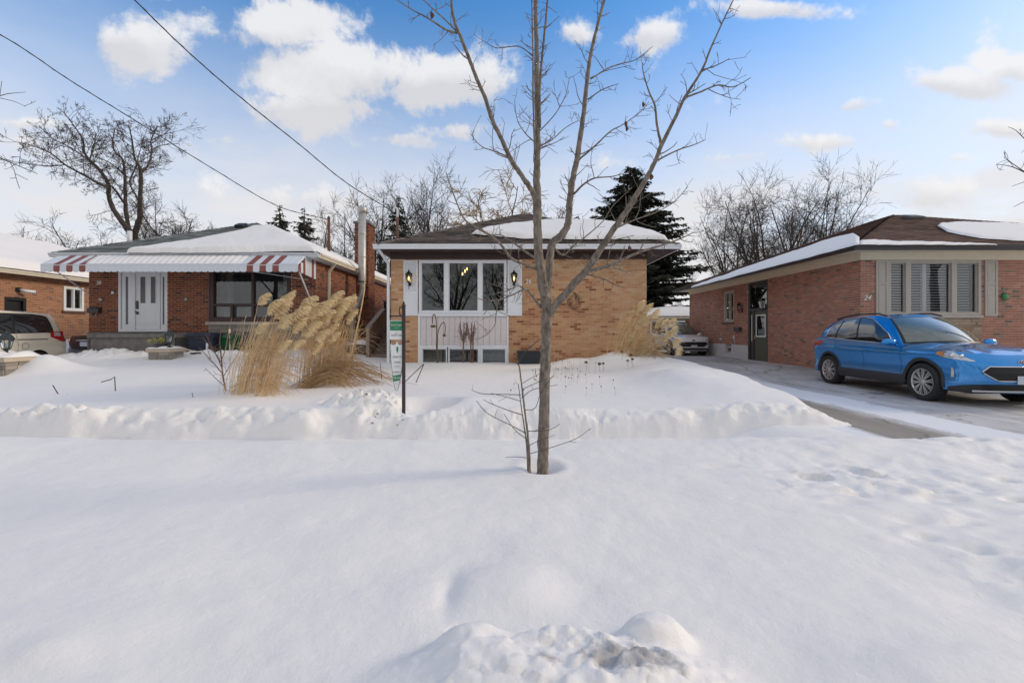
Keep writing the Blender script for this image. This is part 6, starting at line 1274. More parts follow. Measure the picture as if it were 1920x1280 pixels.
clump('pampas_grass', 'second pampas grass with a sheaf bent over the snow towards the sign', gr,
  [(-3.85, 8.75, .16, .14, 140, .9, 1.5, .14, .02), (-3.5, 8.9, .15, .13, 110, .8, 1.45, .16, .02), (-3.35, 8.6, .12, .10, 45, .3, .8, .3, 0)], pl2,
  [((-3.85, 8.35, .52), (-2.50, 8.75, .60), 85, .24, .40), ((-3.75, 8.3, .52), (-2.95, 8.45, .58), 60, .16, .28), ((-3.8, 8.4, .55), (-2.8, 9.1, .7), 40, .3, .5)], 72, 'ornamental grasses in the snow')
g3 = (P(1165, 668, 11.5).x, 11.5, .95)
pl3 = [(1185, 588, 11.7, 1.0, .1), (1195, 585, 11.5, 1.1, .3), (1208, 588, 11.4, 1.0, .2), (1175, 597, 11.7, .9, 0), (1222, 600, 11.2, 1.0, .3), (1190, 618, 11.4, 1.1, .1), (1205, 612, 11.3, 1.1, .2), (1228, 615, 11.1, 1.0, .4), (1240, 622, 11.0, 1.1, .5), (1252, 615, 10.9, 1.0, .4), (1258, 632, 10.8, 1.0, .5), (1262, 650, 10.7, 1.0, .6), (1178, 640, 11.4, .9, .1), (1245, 640, 10.9, 1.0, .5), (1268, 668, 10.6, .9, .8), (1200, 600, 11.5, .9, .1)]
clump('pampas_grass', 'pampas grass leaning over the driveway at the right corner of number 26', g3,
  [(2.70, 11.6, .12, .10, 95, .7, 1.25, .32, -.05), (2.85, 11.5, .12, .10, 85, .6, 1.1, .75, -.25), (2.95, 11.4, .10, .09, 55, .4, .8, 1.25, -.4)], pl3, [((2.9, 11.4, .9), (3.7, 11.1, .95), 60, .15, .25)], 73, 'ornamental grasses in the snow')
# lone reed plume leaning right, and the long dead vine beside the flue
m = MB(); rd = thing('reed_stalk', 'single leaning reed with a pale plume beside the flue pipe', 'reed', (P(622, 680, 9.4).x, 9.4, .6))
a, c = P(620, 690, 9.4), P(652, 600, 9.6); m.tube([a, a.lerp(c, .5)+Vector((.02, 0, .02)), c], [.006, .005, .004], 5); m.build('stem', STRAW, rd)
o = bpy.data.objects.new('plume', PL[0]); COL.objects.link(o); o.parent = rd; o.location = c-Vector((.03, 0, .08))-Vector(rd.location); o.scale = (.4, .4, .62); o.rotation_euler = (0, .45, 0)
vn = thing('dead_vine', 'tall bare vine stem climbing in front of the flue pipe', 'vine', P(655, 680, 11)); 
limb_tree(vn, [[(655, 690, 1.6), (664, 640, 1.4), (675, 590, 1.3), (683, 545, 1.1), (684, 520, .8)], [(655, 690, 1.2), (668, 640, 1, .1), (672, 600, .8, .1), (668, 575, .6, .1)], [(664, 640, .8), (690, 615, .6, -.1)], [(660, 660, .8), (690, 640, .5, .1)]], None, 11.0, None, 77, STRAW, STRAWD, {0}, (.1, .3), 4, 0, (0, 0), .6, .003, .02, .004)
# red-twigged bush on the left of the grass
bu = thing('twiggy_shrub', 'thin reddish bare shrub standing left of the tall grass', 'shrub', P(425, 735, 7.9)); RED = mat('reddish_twig', (.16, .085, .06), .9, var=.25)
limb_tree(bu, [[(424, 735, 1.6), (418, 705, 1.4), (415, 670, 1.2), (412, 640, .8), (415, 618, .5)], [(417, 700, 1), (400, 680, .8, -.1), (372, 650, .5, -.2)], [(416, 690, 1), (405, 665, .8, .1), (380, 632, .5, .2)], [(415, 680, .9), (400, 655, .7, .05), (385, 625, .5, .1)], [(415, 675, .8), (425, 650, .7, -.1), (436, 625, .5, -.2)], [(417, 708, .8), (435, 680, .6, .1), (452, 655, .4, .2)], [(422, 725, .8), (400, 705, .6, .1), (385, 690, .4, .2)]],
  None, 7.9, None, 78, RED, RED, {0}, (.08, .25), 6, 1, (0, 2), .7, .0025, .1, .0035)
# bud-tipped reed in that bush
m = MB(); rd = thing('reed_stalk', 'straight reed with a small pale tuft left of the tall grass', 'reed', P(430, 720, 7.8)); a, c = P(431, 720, 7.8), P(430.5, 622, 7.8); m.tube([a, c], [.005, .003], 5); m.build('stem', STRAW, rd)
m = MB(); m.lathe(tuple(c), [(.001, -.03), (.014, -.01), (.016, .02), (.008, .05), (.001, .055)], 'z', 8); m.build('tuft', PLUME, rd)
# dead sunflowers and slim shrubs before the basement windows of number 26
SD6 = 12.1
sf = thing('dead_sunflower', 'withered sunflower with hanging heads in front of the panelled apron', 'plant', P(818, 682, SD6)); SFM = mat('dry_sunflower', (.14, .095, .045), .9, var=.3)
m = MB(); m.tube(crom([tuple(P(*q, SD6)) for q in ((820, 685), (819, 640), (818, 605), (816, 592), (813, 589.5), (811, 596), (811, 606))], 5), .014, 6); m.tube(crom([tuple(P(*q, SD6-.03)) for q in ((821, 685), (820, 640), (822, 620), (828, 607), (833, 605), (835, 615), (834, 626))], 5), .012, 6)
m.tube([tuple(P(822, 685, SD6)), tuple(P(818, 650, SD6-.05)), tuple(P(819, 615, SD6-.02))], .01, 5); m.build('stem', SFM, sf)
for q, rr in (((812, 611), .075), ((833, 628), .045)):
    c = P(*q, SD6-.04); m = MB(); m.lathe(tuple(c), [(.001, .03), (rr*.6, .025), (rr, 0), (rr*.9, -.03), (rr*.4, -.045), (.001, -.045)], 'z', 12); m.build('seed_head', SFM, sf)
for i, (px, lab) in enumerate(((869, 'slim upright bare shrub before the middle basement window'), (883, 'slim twin-stemmed bare shrub beside the right basement window'))):
    tsh = thing('slim_shrub', lab, 'shrub', P(px, 684, SD6), 'slim shrubs under the picture window'); r = random.Random(i+80)
    limb_tree(tsh, [[(px, 688, 1.6), (px, 650, 1.4), (px+1, 612, .9), (px, 604, .5)]]+([[(px+4, 688, 1.4), (px+4, 645, 1.2), (px+5, 615, .8)]] if i else [])+[[(px, 645-k*4, .7), (px+s*5, 632-k*5, .6, .05*s), (px+s*(10-k), 618-k*5, .4, .1*s)] for k in range(4) for s in (-1, 1)], None, SD6, None, 80+i, RED, RED, {0}, (.05, .16), 10, 0, (0, 0), .6, .003, .2, .004)
# dried coneflower stalks in the yard
CONE = mat('black_seed_head', (.018, .015, .013), .9, var=.3)
cm = MB(); cm.lathe((0, 0, 0), [(.001, -.011), (.008, -.008), (.011, 0), (.008, .008), (.001, .011)], 'z', 8); cmesh = cm.mesh('seed_head', CONE); sm_ = MB(); sm_.tube([(0, 0, 0), (.012, .005, -.12), (.03, .0, -.32)], [.0015, .0015, .002], 4); smesh = sm_.mesh('stem', STRAWD)
pts_ = [(999, 694), (1004, 692), (1004, 696), (1004, 700), (1006, 705), (1003, 711), (1011, 692), (1037, 682), (1041, 690), (1045, 692), (1047, 692), (1060, 688), (1060, 690), (1063, 691), (1068, 680), (1071, 685), (1074, 691), (1067, 691), (1083, 691), (1088, 695), (1053, 700), (1060, 706), (1066, 708), (1071, 709), (1083, 706), (1084, 703), (1074, 702), (1098, 702), (1124, 706), (1110, 720), (1127, 724), (1099, 727), (1152, 727), (1061, 724), (964, 719), (958, 731), (982, 731), (1055, 667), (1064, 667), (1076, 666), (1087, 667), (1105, 673), (1117, 680), (1043, 672), (1054, 675), (1150, 712)]
for i, (px, py) in enumerate(pts_):
    d = 7.4+(731-py)/64*3.6; p = P(px, py, d); r = rng.uniform(.85, 1.15); gz_ = snow_z(p.x, p.y); t = thing('coneflower_stalk', 'dried black coneflower head on a thin stalk in the snow right of the tree', 'plant', (p.x, p.y, gz_), 'dried coneflower stalks')
    hz_ = max(.06, p.z-gz_)
    for nm, me in (('seed_head', cmesh), ('stem', smesh)):
        o = bpy.data.objects.new(nm, me); COL.objects.link(o); o.parent = t; o.location = (0, 0, hz_); o.rotation_euler = (0, 0, rng.uniform(0, 6))
        if nm == 'stem': o.scale = (1, 1, (hz_+.05)/.32)
        else: o.scale = (r, r, r)
HYD = mat('brown_flower_head', (.10, .06, .04), .95, var=.4, scale=30, bump=1, bscale=60)
for i, (px, py, s) in enumerate(((1099, 679, 1), (1124, 682, 1.1), (1131, 681, .8), (1166, 659, .8), (1183, 665, 1), (1177, 676, .9), (1186, 673, .8))):
    p = P(px, py, 10.6); p.z = max(p.z, snow_z(p.x, p.y)+.02); m = MB(); r = random.Random(i)
    for k in range(26):
        a, b_ = r.uniform(0, 6.28), r.uniform(-1, 1); e = Vector((math.cos(a)*math.sqrt(1-b_*b_), math.sin(a)*math.sqrt(1-b_*b_), b_*.7)); c = p+e*.032*s; q = e.cross(Vector((r.gauss(0, 1), r.gauss(0, 1), r.gauss(0, 1)))).normalized()
        q2 = e.cross(q); m.add([tuple(c+q*.018*s), tuple(c+q2*.018*s+e*.008), tuple(c-q*.018*s), tuple(c-q2*.018*s+e*.008)], [(0, 1, 2, 3)])
    m.tube([p, p+Vector((.01, 0, -.2))], .003, 4); m.build('hydrangea_head', HYD, None, 'brown dried hydrangea head in the snow before the right end of number 26', 'flower head', 'hydrangea heads', loc=tuple(p))
# bent stems poking out of the snow
STEM = mat('dark_stem', (.07, .05, .045), .9, var=.3)
for lab, d, pl_ in (('short dark twig slanting left in the left yard snow', 7.6, [(116, 749), (108, 737), (99, 722)]), ('hooked dark stem standing in the left yard snow', 7.9, [(217, 746), (216, 725), (215, 706), (208, 711), (190, 716)]), ('straight thin stem between the grass and the sign', 8.2, [(716, 711), (714, 695), (713, 680)]),
                     ('bent stem like a tent pole right of the sign', 8.3, [(780, 717), (786, 703), (795, 682), (790, 686), (760, 715)]), ('tuft of thin straws near the left grass', 7.4, [(366, 752), (362, 745), (360, 736)]), ('small forked twig beside the slanting one', 7.6, [(133, 744), (128, 740), (126, 738)]), ('dark stub in the sidewalk snow bank', 6.4, [(564, 819), (564, 811)]), ('pale curved straw lying against the snow bank', 6.45, [(582, 815), (590, 818), (601, 820)])):
    m = MB(); q = [P(a, b_, d) for a, b_ in pl_]; m.tube(q, .008 if 'dark' in lab or 'bent' in lab else .005, 5); m.build('dry_weed', STEM, None, lab, 'stem', 'stems poking out of the snow', loc=tuple(q[0]))
# ------------------------------------------------------------------ for-sale sign
def sale_sign():
    d = 6.75; b = P(757, 788, d); sg = thing('sale_sign', 'green and white for sale sign hanging from a dark post in the snow bank', 'sign', b)
    POST = mat('dark_post', (.03, .022, .024), .5, var=.15); PW = mat('sign_white', (.78, .78, .76), .45, var=.03); PG = mat('sign_green', (.035, .22, .10), .45, var=.06); INK = mat('sign_ink', (.10, .10, .10), .6); INKG = mat('sign_grey_green_ink', (.22, .30, .24), .6)
    zt = P(0, 575, d).z; m = MB(); m.box(b.x-.022, b.x+.022, d-.022, d+.022, b.z-.15, zt); m.lathe((b.x, d, zt), [(.022, 0), (.034, .01), (.034, .025), (.014, .035), (.02, .055), (.001, .085)], 'z', 10); po = m.build('post', POST, sg, bevel=.004)
    za = P(0, 592.5, d).z; m = MB(); m.bar((b.x, d, za), (P(730, 0, d).x, d, za), .014, .02); q = P(752, 584, d); m.tube(crom([(b.x-.02, d, za+.12), (b.x-.055, d, za+.13), (b.x-.065, d, za+.06), (b.x-.05, d, za+.01)], 5), .009, 6); m.build('arm', POST, sg)
    u = Vector((1, .10, 0)).normalized(); n = Vector((.10, -1, 0)).normalized(); Z = Vector((0, 0, 1))
    # upper panel
    c = (P(731, 601, d)+P(756, 636, d))/2; hw, hh = (P(756, 0, d).x-P(731, 0, d).x)/2, (P(0, 600, d).z-P(0, 636, d).z)/2
    m = MB(); m.obox(c, u*hw, n*.004, Z*hh); up_ = m.build('name_panel', PW, sg)
    m = MB(); m.obox(c+Z*hh*.44+n*.005, u*hw*.95, n*.001, Z*hh*.50); m.build('green_field', PG, up_)
    def line(txt, size, p, mt_, par, sx=1.0): text_mb(txt, size, p, u, n, .001, sx=sx).build('lettering', mt_, par)
    line('Rosie Cruger', .040, c+Z*hh*.52+n*.0075, PW, up_, .72); line('SALES', .014, c+Z*hh*.22+n*.0075, PW, up_)
    line('416.827.2396', .042, c-Z*hh*.55+n*.006, INK, up_, .66); line('DIRECT', .014, c-Z*hh*.32+n*.006, INK, up_)
    m = MB()
    for s in (-.7, .7): m.tube([c+u*hw*s+Z*hh, Vector(((c+u*hw*s).x, d, za))], .003, 4); m.tube([c+u*hw*s-Z*hh, c+u*hw*s-Z*(hh+.10)], .003, 4)
    m.build('hook', STEEL, sg)
    # lower shield: two cusps on top, narrowing to a point
    px = [(732.5, 643), (734, 645), (738, 646.5), (742, 645), (744.5, 638.5), (747, 645), (750, 646.5), (754, 644.5), (755.5, 642), (756.5, 660), (755, 680), (751.5, 704), (748.5, 720), (745.5, 730), (743.5, 732.5), (741, 730), (738.5, 718), (736, 700), (733.5, 675), (732.3, 655)]
    c2 = P(744.5, 685, d); k = d/F
    ol = [(c2+u*((a-744.5)*k)+Z*((685-b_)*k)) for a, b_ in px]; N = len(ol)
    m = MB(); m.add([tuple(p+n*.004) for p in ol]+[tuple(p-n*.004) for p in ol], [tuple(range(N))[::-1], tuple(range(N, 2*N))]+[(i, (i+1) % N, N+(i+1) % N, N+i) for i in range(N)]); sh = m.build('shield_panel', PW, sg)
    bo = MB(); bo.tube(ol+[ol[0]], .006, 5); bo.build('border', INKG, sh)
    def at(a, b_, e=.006): return c2+u*((a-744.5)*k)+Z*((685-b_)*k)+n*e
    m = MB(); m.add([tuple(at(*q)) for q in ((735.6, 704), (752, 701.5), (749.8, 713), (738.2, 715))], [(0, 3, 2, 1)]); m.build('green_band', PG, sh)
    m = MB(); m.add([tuple(at(*q)) for q in ((743.3, 650), (746.7, 650), (747, 656), (745, 662.5), (743, 656))], [(0, 4, 3, 2, 1)]); m.build('crest', PG, sh)
    for txt, sz, q, mt_, sx in (('JOHNSTON', .040, at(744.8, 669), INK, .62), ('DANIEL', .040, at(744.8, 679), INK, .66), ('A DIVISION OF', .012, at(744.6, 686), INK, 1), ('ROYAL LEPAGE', .012, at(744.6, 688.5), INK, 1), ('416.489.2121', .034, at(744.3, 697.5), INK, .68), ('FOR SALE', .044, at(744, 708.3, .0075), PW, .58), ('Unit', .02, at(743.8, 719), INKG, 1)): line(txt, sz, q, mt_, sh, sx)
sale_sign()
# ------------------------------------------------------------------ service cables
CAB = mat('black_cable', (.02, .02, .022), .6)
def cable(label, pts, r_, end=None):
    q = [np.array(tuple(P(a, b_, d))) for a, b_, d in pts]
    if end is not None: q.append(np.array(tuple(end)))
    q = crom(q, 12); m = MB(); n = len(q); m.tube(q, r_, 6)
    tw = [p+np.array([math.cos(i*1.4)*.012, 0, math.sin(i*1.4)*.012]) for i, p in enumerate(q)]; m.tube(tw, r_*.55, 5); m.build('service_cable', CAB, None, label, 'cable', 'overhead service cables')
cable('lower overhead cable reaching the mast above the striped awning house', [(-260, -70, 9.0), (0, 65, 9.9), (130, 150, 10.9), (250, 224, 11.8), (400, 317, 13.2), (520, 386, 14.4)], .011, MAST28)
cable('upper overhead cable passing the flue pipe to the gooseneck mast', [(60, -190, 7.9), (250, -2, 8.8), (350, 95, 9.6), (450, 182, 10.5), (560, 270, 11.6), (650, 343, 12.8)], .012, MAST26)
# ------------------------------------------------------------------ wooden stairs between the houses
def stairs():
    d0 = 13.6; xL, xR = -4.30, -3.42; st = thing('wooden_stairs', 'grey weathered wooden steps with solid railing between numbers 28 and 26', 'stairs', (-3.9, d0, .6))
    z0 = .72; n = 5; rise, run = .155, .28
    for i in range(n):
        y = d0+.12+i*run; z = z0+rise*(i+1)
        m = MB(); m.box(xL+.04, xR, y-.03, y+run, z-.035, z); m.build('tread', WOOD, st, bevel=.006)
        m = MB(); m.box(xL+.06, xR, y+.005, y+.025, z-rise+.002, z-.037); m.build('riser', WOOD, st)
    zt = z0+rise*n; yt = d0+.12+n*run
    for i in range(8): m = MB(); m.box(xL+.04, xR, yt+i*.15+.004, yt+i*.15+.146, zt-.035, zt); m.build('deck_plank', WOOD, st)
    for x, y, zb, zh in ((xL, d0, .5, 1.66), (xL, yt+.05, .5, zt+.78), (xR-.02, yt+1.2, .5, zt+.78), (xL, yt+1.2, .5, zt+.78)): m = MB(); m.box(x-.05, x+.05, y-.05, y+.05, zb, zh); m.build('post', WOOD, st, bevel=.006)
    m = MB(); m.bar((xL, d0-.06, 1.68), (xL, yt+.05, zt+.82), .14, .045); m.bar((xL, yt+.05, zt+.81), (xL, yt+1.25, zt+.81), .14, .04); m.bar((xL, yt+1.2, zt+.805), (xR, yt+1.2, zt+.805), .14, .04); m.build('hand_rail', WOOD, st)
    for i in range(10):
        y = d0+.08+i*.146; t = (y-d0)/(yt-d0); zb = z0+.0+t*(zt-z0-.2); zu = 1.62+t*(zt+.76-1.62); m = MB(); m.box(xL-.012, xL+.012, y, y+.135, zb, zu); m.build('railing_board', WOOD, st)
    for i in range(8): m = MB(); m.box(xL-.012, xL+.012, yt+.06+i*.14, yt+.06+i*.14+.132, zt-.2, zt+.78); m.build('railing_board', WOOD, st)
    for i in range(6): m = MB(); m.box(xL+.06+i*.14, xL+.06+i*.14+.132, yt+1.19, yt+1.214, zt+.02, zt+.78); m.build('railing_board', WOOD, st)
    G = [[(xL+.25+.6*i/10, yt+.05+.9*j/10, zt+.01+.10*max(0, 1-((i/5-1)**2+(j/5-1)**2))**.6) for i in range(11)] for j in range(11)]; m = MB(); m.grid(np.array(G)); m.build('snow_patch', SNOW, None, 'small snow cushion on the landing of the wooden stairs', 'snow', None, 'stuff')
stairs()
# air conditioner by the wall of number 28
ac = thing('air_conditioner', 'black air conditioner box by the side wall of number 28', 'air conditioner', (-4.75, 14.3, .6)); m = MB(); m.box(-5.15, -4.48, 14.0, 14.6, .55, 1.16); m.build('casing', CHAR, ac, bevel=.02)
for i in range(12): m = MB(); m.box(-5.13+i*.054, -5.11+i*.054, 13.985, 13.999, .6, 1.12); m.build('grille_bar', BLACK, ac)
G = [[(-5.15+.67*i/12, 14.0+.6*j/10, 1.165+.16*max(0, 1-((i/6-1.25)**2+(j/5-1)**2*.8))) for i in range(13)] for j in range(11)]; m = MB(); m.grid(np.array(G)); m.build('snow_cap', SNOW, None, 'peaked snow cap on the air conditioner', 'snow', None, 'stuff')
# ------------------------------------------------------------------ wheeled bins before number 28
def bin_(label, px0, px1, d, zt, zb, col, yaw):
    x0, x1 = P(px0, 0, d).x, P(px1, 0, d).x; c = Vector(((x0+x1)/2, d, zb)); t = thing('wheeled_bin', label, 'bin', c, 'wheeled bins before number 28'); t.rotation_euler = (0, 0, yaw); w_ = (x1-x0)/2
    M_ = mat('bin_plastic_'+str(px0), col, .5, var=.1); m = MB(); h = zt-zb
    def rg(s, z): return [(c.x+a*w_*s, c.y+b_*w_*.95*s, zb+z) for a, b_ in ((-1, -.8), (-.8, -1), (.8, -1), (1, -.8), (1, .8), (.8, 1), (-.8, 1), (-1, .8))]
    m.grid(np.array([rg(.78, 0), rg(.9, h*.82), rg(.97, h*.83), rg(.97, h*.9)]), wrap=True, smooth=False); bd_ = m.build('body', M_, t)
    m = MB(); m.grid(np.array([rg(1.03, h*.89), rg(1.05, h*.93), rg(.9, h*.98), rg(.5, h), rg(.01, h)]), wrap=True, smooth=False); m.tube([(c.x-w_*.9, c.y-w_*1.02, zb+h*.9), (c.x+w_*.9, c.y-w_*1.02, zb+h*.9)], .02, 6); m.build('lid', M_, t)
    for s in (-1, 1): m = MB(); m.lathe((c.x+s*w_*.8, c.y+w_*.8, zb+.1), [(.001, -.03), (.1, -.03), (.1, .03), (.001, .03)], 'x', 12); m.build('wheel', BLACK, t)
    m = MB(); m.box(c.x+w_*.55, c.x+w_*.7, c.y-w_*.93, c.y-w_*.9, zb+h*.5, zb+h*.72); m.build('sticker', WHITE, t)
bin_('big navy wheeled bin in front of the concrete base of number 28', 361, 411, 13.0, P(0, 623, 13.0).z, .5, (.012, .018, .04), .06)
bin_('green wheeled bin behind the tall grass', 416, 446, 13.3, P(0, 627, 13.3).z, .5, (.012, .10, .045), -.05)
# planter box before number 26
pb = thing('planter', 'dark plastic planter tub half buried beside the tree trunk', 'planter', P(992, 680, 12.2)); x0, x1 = P(970, 0, 12.2).x, P(1014, 0, 12.2).x; z1 = P(0, 658, 12.2).z
m = MB(); m.grid(np.array([[(x0+.06, 12.1, .6), (x1-.06, 12.1, .6), (x1-.06, 12.4, .6), (x0+.06, 12.4, .6)], [(x0, 12.05, z1-.03), (x1, 12.05, z1-.03), (x1, 12.45, z1-.03), (x0, 12.45, z1-.03)], [(x0-.015, 12.035, z1-.03), (x1+.015, 12.035, z1-.03), (x1+.015, 12.465, z1-.03), (x0-.015, 12.465, z1-.03)], [(x0-.015, 12.035, z1), (x1+.015, 12.035, z1), (x1+.015, 12.465, z1), (x0-.015, 12.465, z1)], [(x0+.03, 12.08, z1), (x1-.03, 12.08, z1), (x1-.03, 12.42, z1), (x0+.03, 12.42, z1)], [(x0+.06, 12.1, z1-.12), (x1-.06, 12.1, z1-.12), (x1-.06, 12.4, z1-.12), (x0+.06, 12.4, z1-.12)]]), wrap=True, smooth=False); m.build('tub', mat('dark_teal_plastic', (.012, .02, .026), .5), pb)
# ------------------------------------------------------------------ stone pillars with lamps in the left yard
def pillar(label, px, d, wd, ztop, zbase, lamp_h, snow):
    x = P(px, 0, d).x; t = thing('stone_pillar', label, 'pillar', (x, d, zbase), 'garden pillars of number 28'); hw = wd/2; m = MB(); m.box(x-hw*.8, x+hw*.8, d-hw*.8, d+hw*.8, zbase-.3, ztop-.09); core = m.build('core', CONC, t); r = random.Random(px+500); z = ztop-.095; first = True
    while z > zbase-.3:
        h = r.uniform(.07, .11)
        for f in range(4):
            s = -hw*.84
            while s < hw*.84-.01:
                l = min(r.uniform(.16, .34), hw*.84-s); e = MB(); o_ = r.uniform(0, .012)
                if f == 0: e.box(x+s+.005, x+s+l-.005, d-hw*.86-o_, d-hw*.79, z-h+.006, z, 0, r.random())
                elif f == 1: e.box(x+hw*.79, x+hw*.86+o_, d+s+.005, d+s+l-.005, z-h+.006, z, 0, r.random())
                if f < 2: e.build('stone', STONEP, core)
                s += l
            if f > 1: pass
        z -= h
    m = MB(); m.box(x-hw, x+hw, d-hw, d+hw, ztop-.09, ztop); m.build('cap', mat('cap_stone', (.48, .40, .30), .85, var=.1), t, bevel=.012)
    if snow:
        G = [[(x-hw+wd*i/14, d-hw+wd*j/14, ztop+.004+snow*max(0, (1-abs(i/7-1)**4)*(1-abs(j/7-1)**4))**.5*(1+.5*math.sin(i*.9+j*.4))) for i in range(15)] for j in range(15)]; m = MB(); m.grid(np.array(G)); m.build('snow_cap', SNOW, None, 'snow lying on the cap of the '+('left' if px < 100 else 'right')+' stone pillar', 'snow', None, 'stuff')
    L_ = thing('pillar_lantern', 'dark green lantern standing on the '+('stone pillar at the left edge' if px < 100 else 'stone pillar before the porch'), 'lantern', (x, d, ztop), 'pillar lanterns'); s = lamp_h/.5; GRN = mat('lantern_green'+str(px), (.012, .022, .022), .4)
    xl = x+(wd*.12 if px > 100 else .0)
    m = MB(); m.lathe((xl, d, ztop), [(.09*s, 0), (.09*s, .02*s), (.03*s, .05*s), (.025*s, .12*s), (.06*s, .15*s), (.06*s, .165*s), (.001, .166*s)], 'z', 10); m.lathe((xl, d, ztop), [(.115*s, .33*s), (.118*s, .345*s), (.07*s, .42*s), (.03*s, .445*s), (.012*s, .49*s), (.001, .52*s)], 'z', 6, smooth=False)
    for k in range(6): a = k*math.pi/3; m.tube([(xl+math.cos(a)*.06*s, d+math.sin(a)*.06*s, ztop+.16*s), (xl+math.cos(a)*.10*s, d+math.sin(a)*.10*s, ztop+.335*s)], .006*s, 4)
    m.build('cage', GRN, L_); m = MB(); m.lathe((xl, d, ztop), [(.056*s, .165*s), (.095*s, .333*s)], 'z', 6, smooth=False); m.build('lantern_glass', mat_glass('pillar_glass'+str(px), (.8, .82, .82)), L_); m = MB(); m.lathe((xl, d, ztop), [(.001, .17*s), (.02*s, .18*s), (.024*s, .24*s), (.001, .28*s)], 'z', 8); m.build('bulb', WHITE, L_)
pillar('small stone pillar with pale cap before the porch of number 28', 312, 11.9, .62, P(0, 653, 11.9).z, .78, .50, .035)
pillar('low stone pillar with pale cap cut by the left edge', 12, 9.6, .82, P(0, 669, 9.6).z, .62, .56, .09)
# odds and ends on the porch: yellow foliage pot, snow shovel handle
yp = thing('flower_pot', 'dark pot with yellow artificial foliage on the porch step', 'pot', P(302, 648, 12.6)); c = P(302, 652, 12.6); m = MB(); m.lathe(tuple(c), [(.001, -.12), (.10, -.12), (.14, .10), (.15, .12), (.12, .12), (.001, .08)], 'z', 12); m.build('pot', CHAR, yp); m = MB(); r = random.Random(3)
for k in range(90): a = r.uniform(0, 6.28); l = r.uniform(.06, .26); p = c+Vector((math.cos(a)*l*1.2-.08, math.sin(a)*l*.6, .12+r.uniform(.02, .16))); e = Vector((r.gauss(0, 1), r.gauss(0, 1), r.gauss(0, .6))).normalized()*.035; f = Vector((r.gauss(0, 1), r.gauss(0, 1), r.gauss(0, .6))).normalized()*.016; m.add([tuple(p-e), tuple(p+f), tuple(p+e), tuple(p-f)], [(0, 1, 2, 3)])
m.build('foliage', mat('yellow_leaves', (.45, .42, .06), .7, var=.2), yp)
sv = thing('snow_shovel', 'snow shovel leaning with its pale handle against the porch', 'shovel', P(340, 652, 12.7)); m = MB(); a, c = P(318, 647, 12.7), P(362, 658, 12.5); m.tube([a, c], .016, 6); m.build('handle', CREAM, sv); m = MB(); G = [[(c.x+.02+.30*i/6, c.y-.2+.4*j/6, c.z-.04-.05*math.sin(math.pi*j/6)+.02*i/6) for i in range(7)] for j in range(7)]; m.grid(np.array(G)); m.build('blade', BLACK, sv)
# black shards of bark in the churned snow, curled leaf on the plough chunk
CR = mat('dark_crumb', (.05, .045, .04), .95, var=.3)
for i, (px, py) in enumerate(((703, 783), (708, 781), (706, 787), (698, 792), (745, 793), (755, 790), (687, 771), (724, 768), (697, 748), (677, 760), (652, 742), (630, 738))):
    q = hit(px, py, (0, 6.75, .42), (0, -.25, 1)); z = snow_z(q.x, q.y); m = MB(); r = random.Random(i+9); s = r.uniform(.012, .028)
    V = [(q.x+s*math.cos(a)*r.uniform(.6, 1.3), q.y+s*math.sin(a)*r.uniform(.6, 1.2), z+r.uniform(0, .012)) for a in np.arange(0, 6.2, 1.05)]; m.add(V+[(q.x, q.y, z+s*.8)], [(k, (k+1) % len(V), len(V)) for k in range(len(V))]); m.build('bark_crumb', CR, None, 'dark crumb of soil or bark on the churned snow around the sign post', 'crumb', 'crumbs around the sign post', loc=(q.x, q.y, z))
# ------------------------------------------------------------------ cars
TYRE = mat('tyre_rubber', (.018, .018, .019), .75, var=.25, scale=20, bump=.3); RIM = mat('machined_alloy', (.62, .61, .60), .3, .75, var=.06); RIMD = mat('dark_wheel_pocket', (.02, .02, .022), .5); CLAD = mat('black_cladding', (.028, .028, .030), .6, var=.12, bump=.2, bscale=200)
CHROME = mat('chrome_trim', (.75, .76, .78), .12, 1.0, var=.02); AGLASS = mat('car_glass', (.016, .02, .022), .03, var=.2, coat=1.0, spec=.8); AGLASSL = mat('windscreen_glass', (.09, .12, .105), .03, var=.6, scale=1.5, coat=1.0, spec=.8); LAMPC = mat('lamp_lens', (.55, .57, .60), .12, .3, var=.3, scale=25, coat=1.0); AMBER = mat('amber_lens', (.55, .22, .08), .15, coat=1.0); REDL = mat('red_lens', (.40, .012, .015), .15, var=.15, coat=1.0); PLATE = mat('plain_plate', (.50, .56, .64), .4, var=.12, scale=9); GRILLE = mat('grille_mesh', (.012, .012, .013), .5)  # windscreen glass colour is lightened to carry a painted greenish reflection
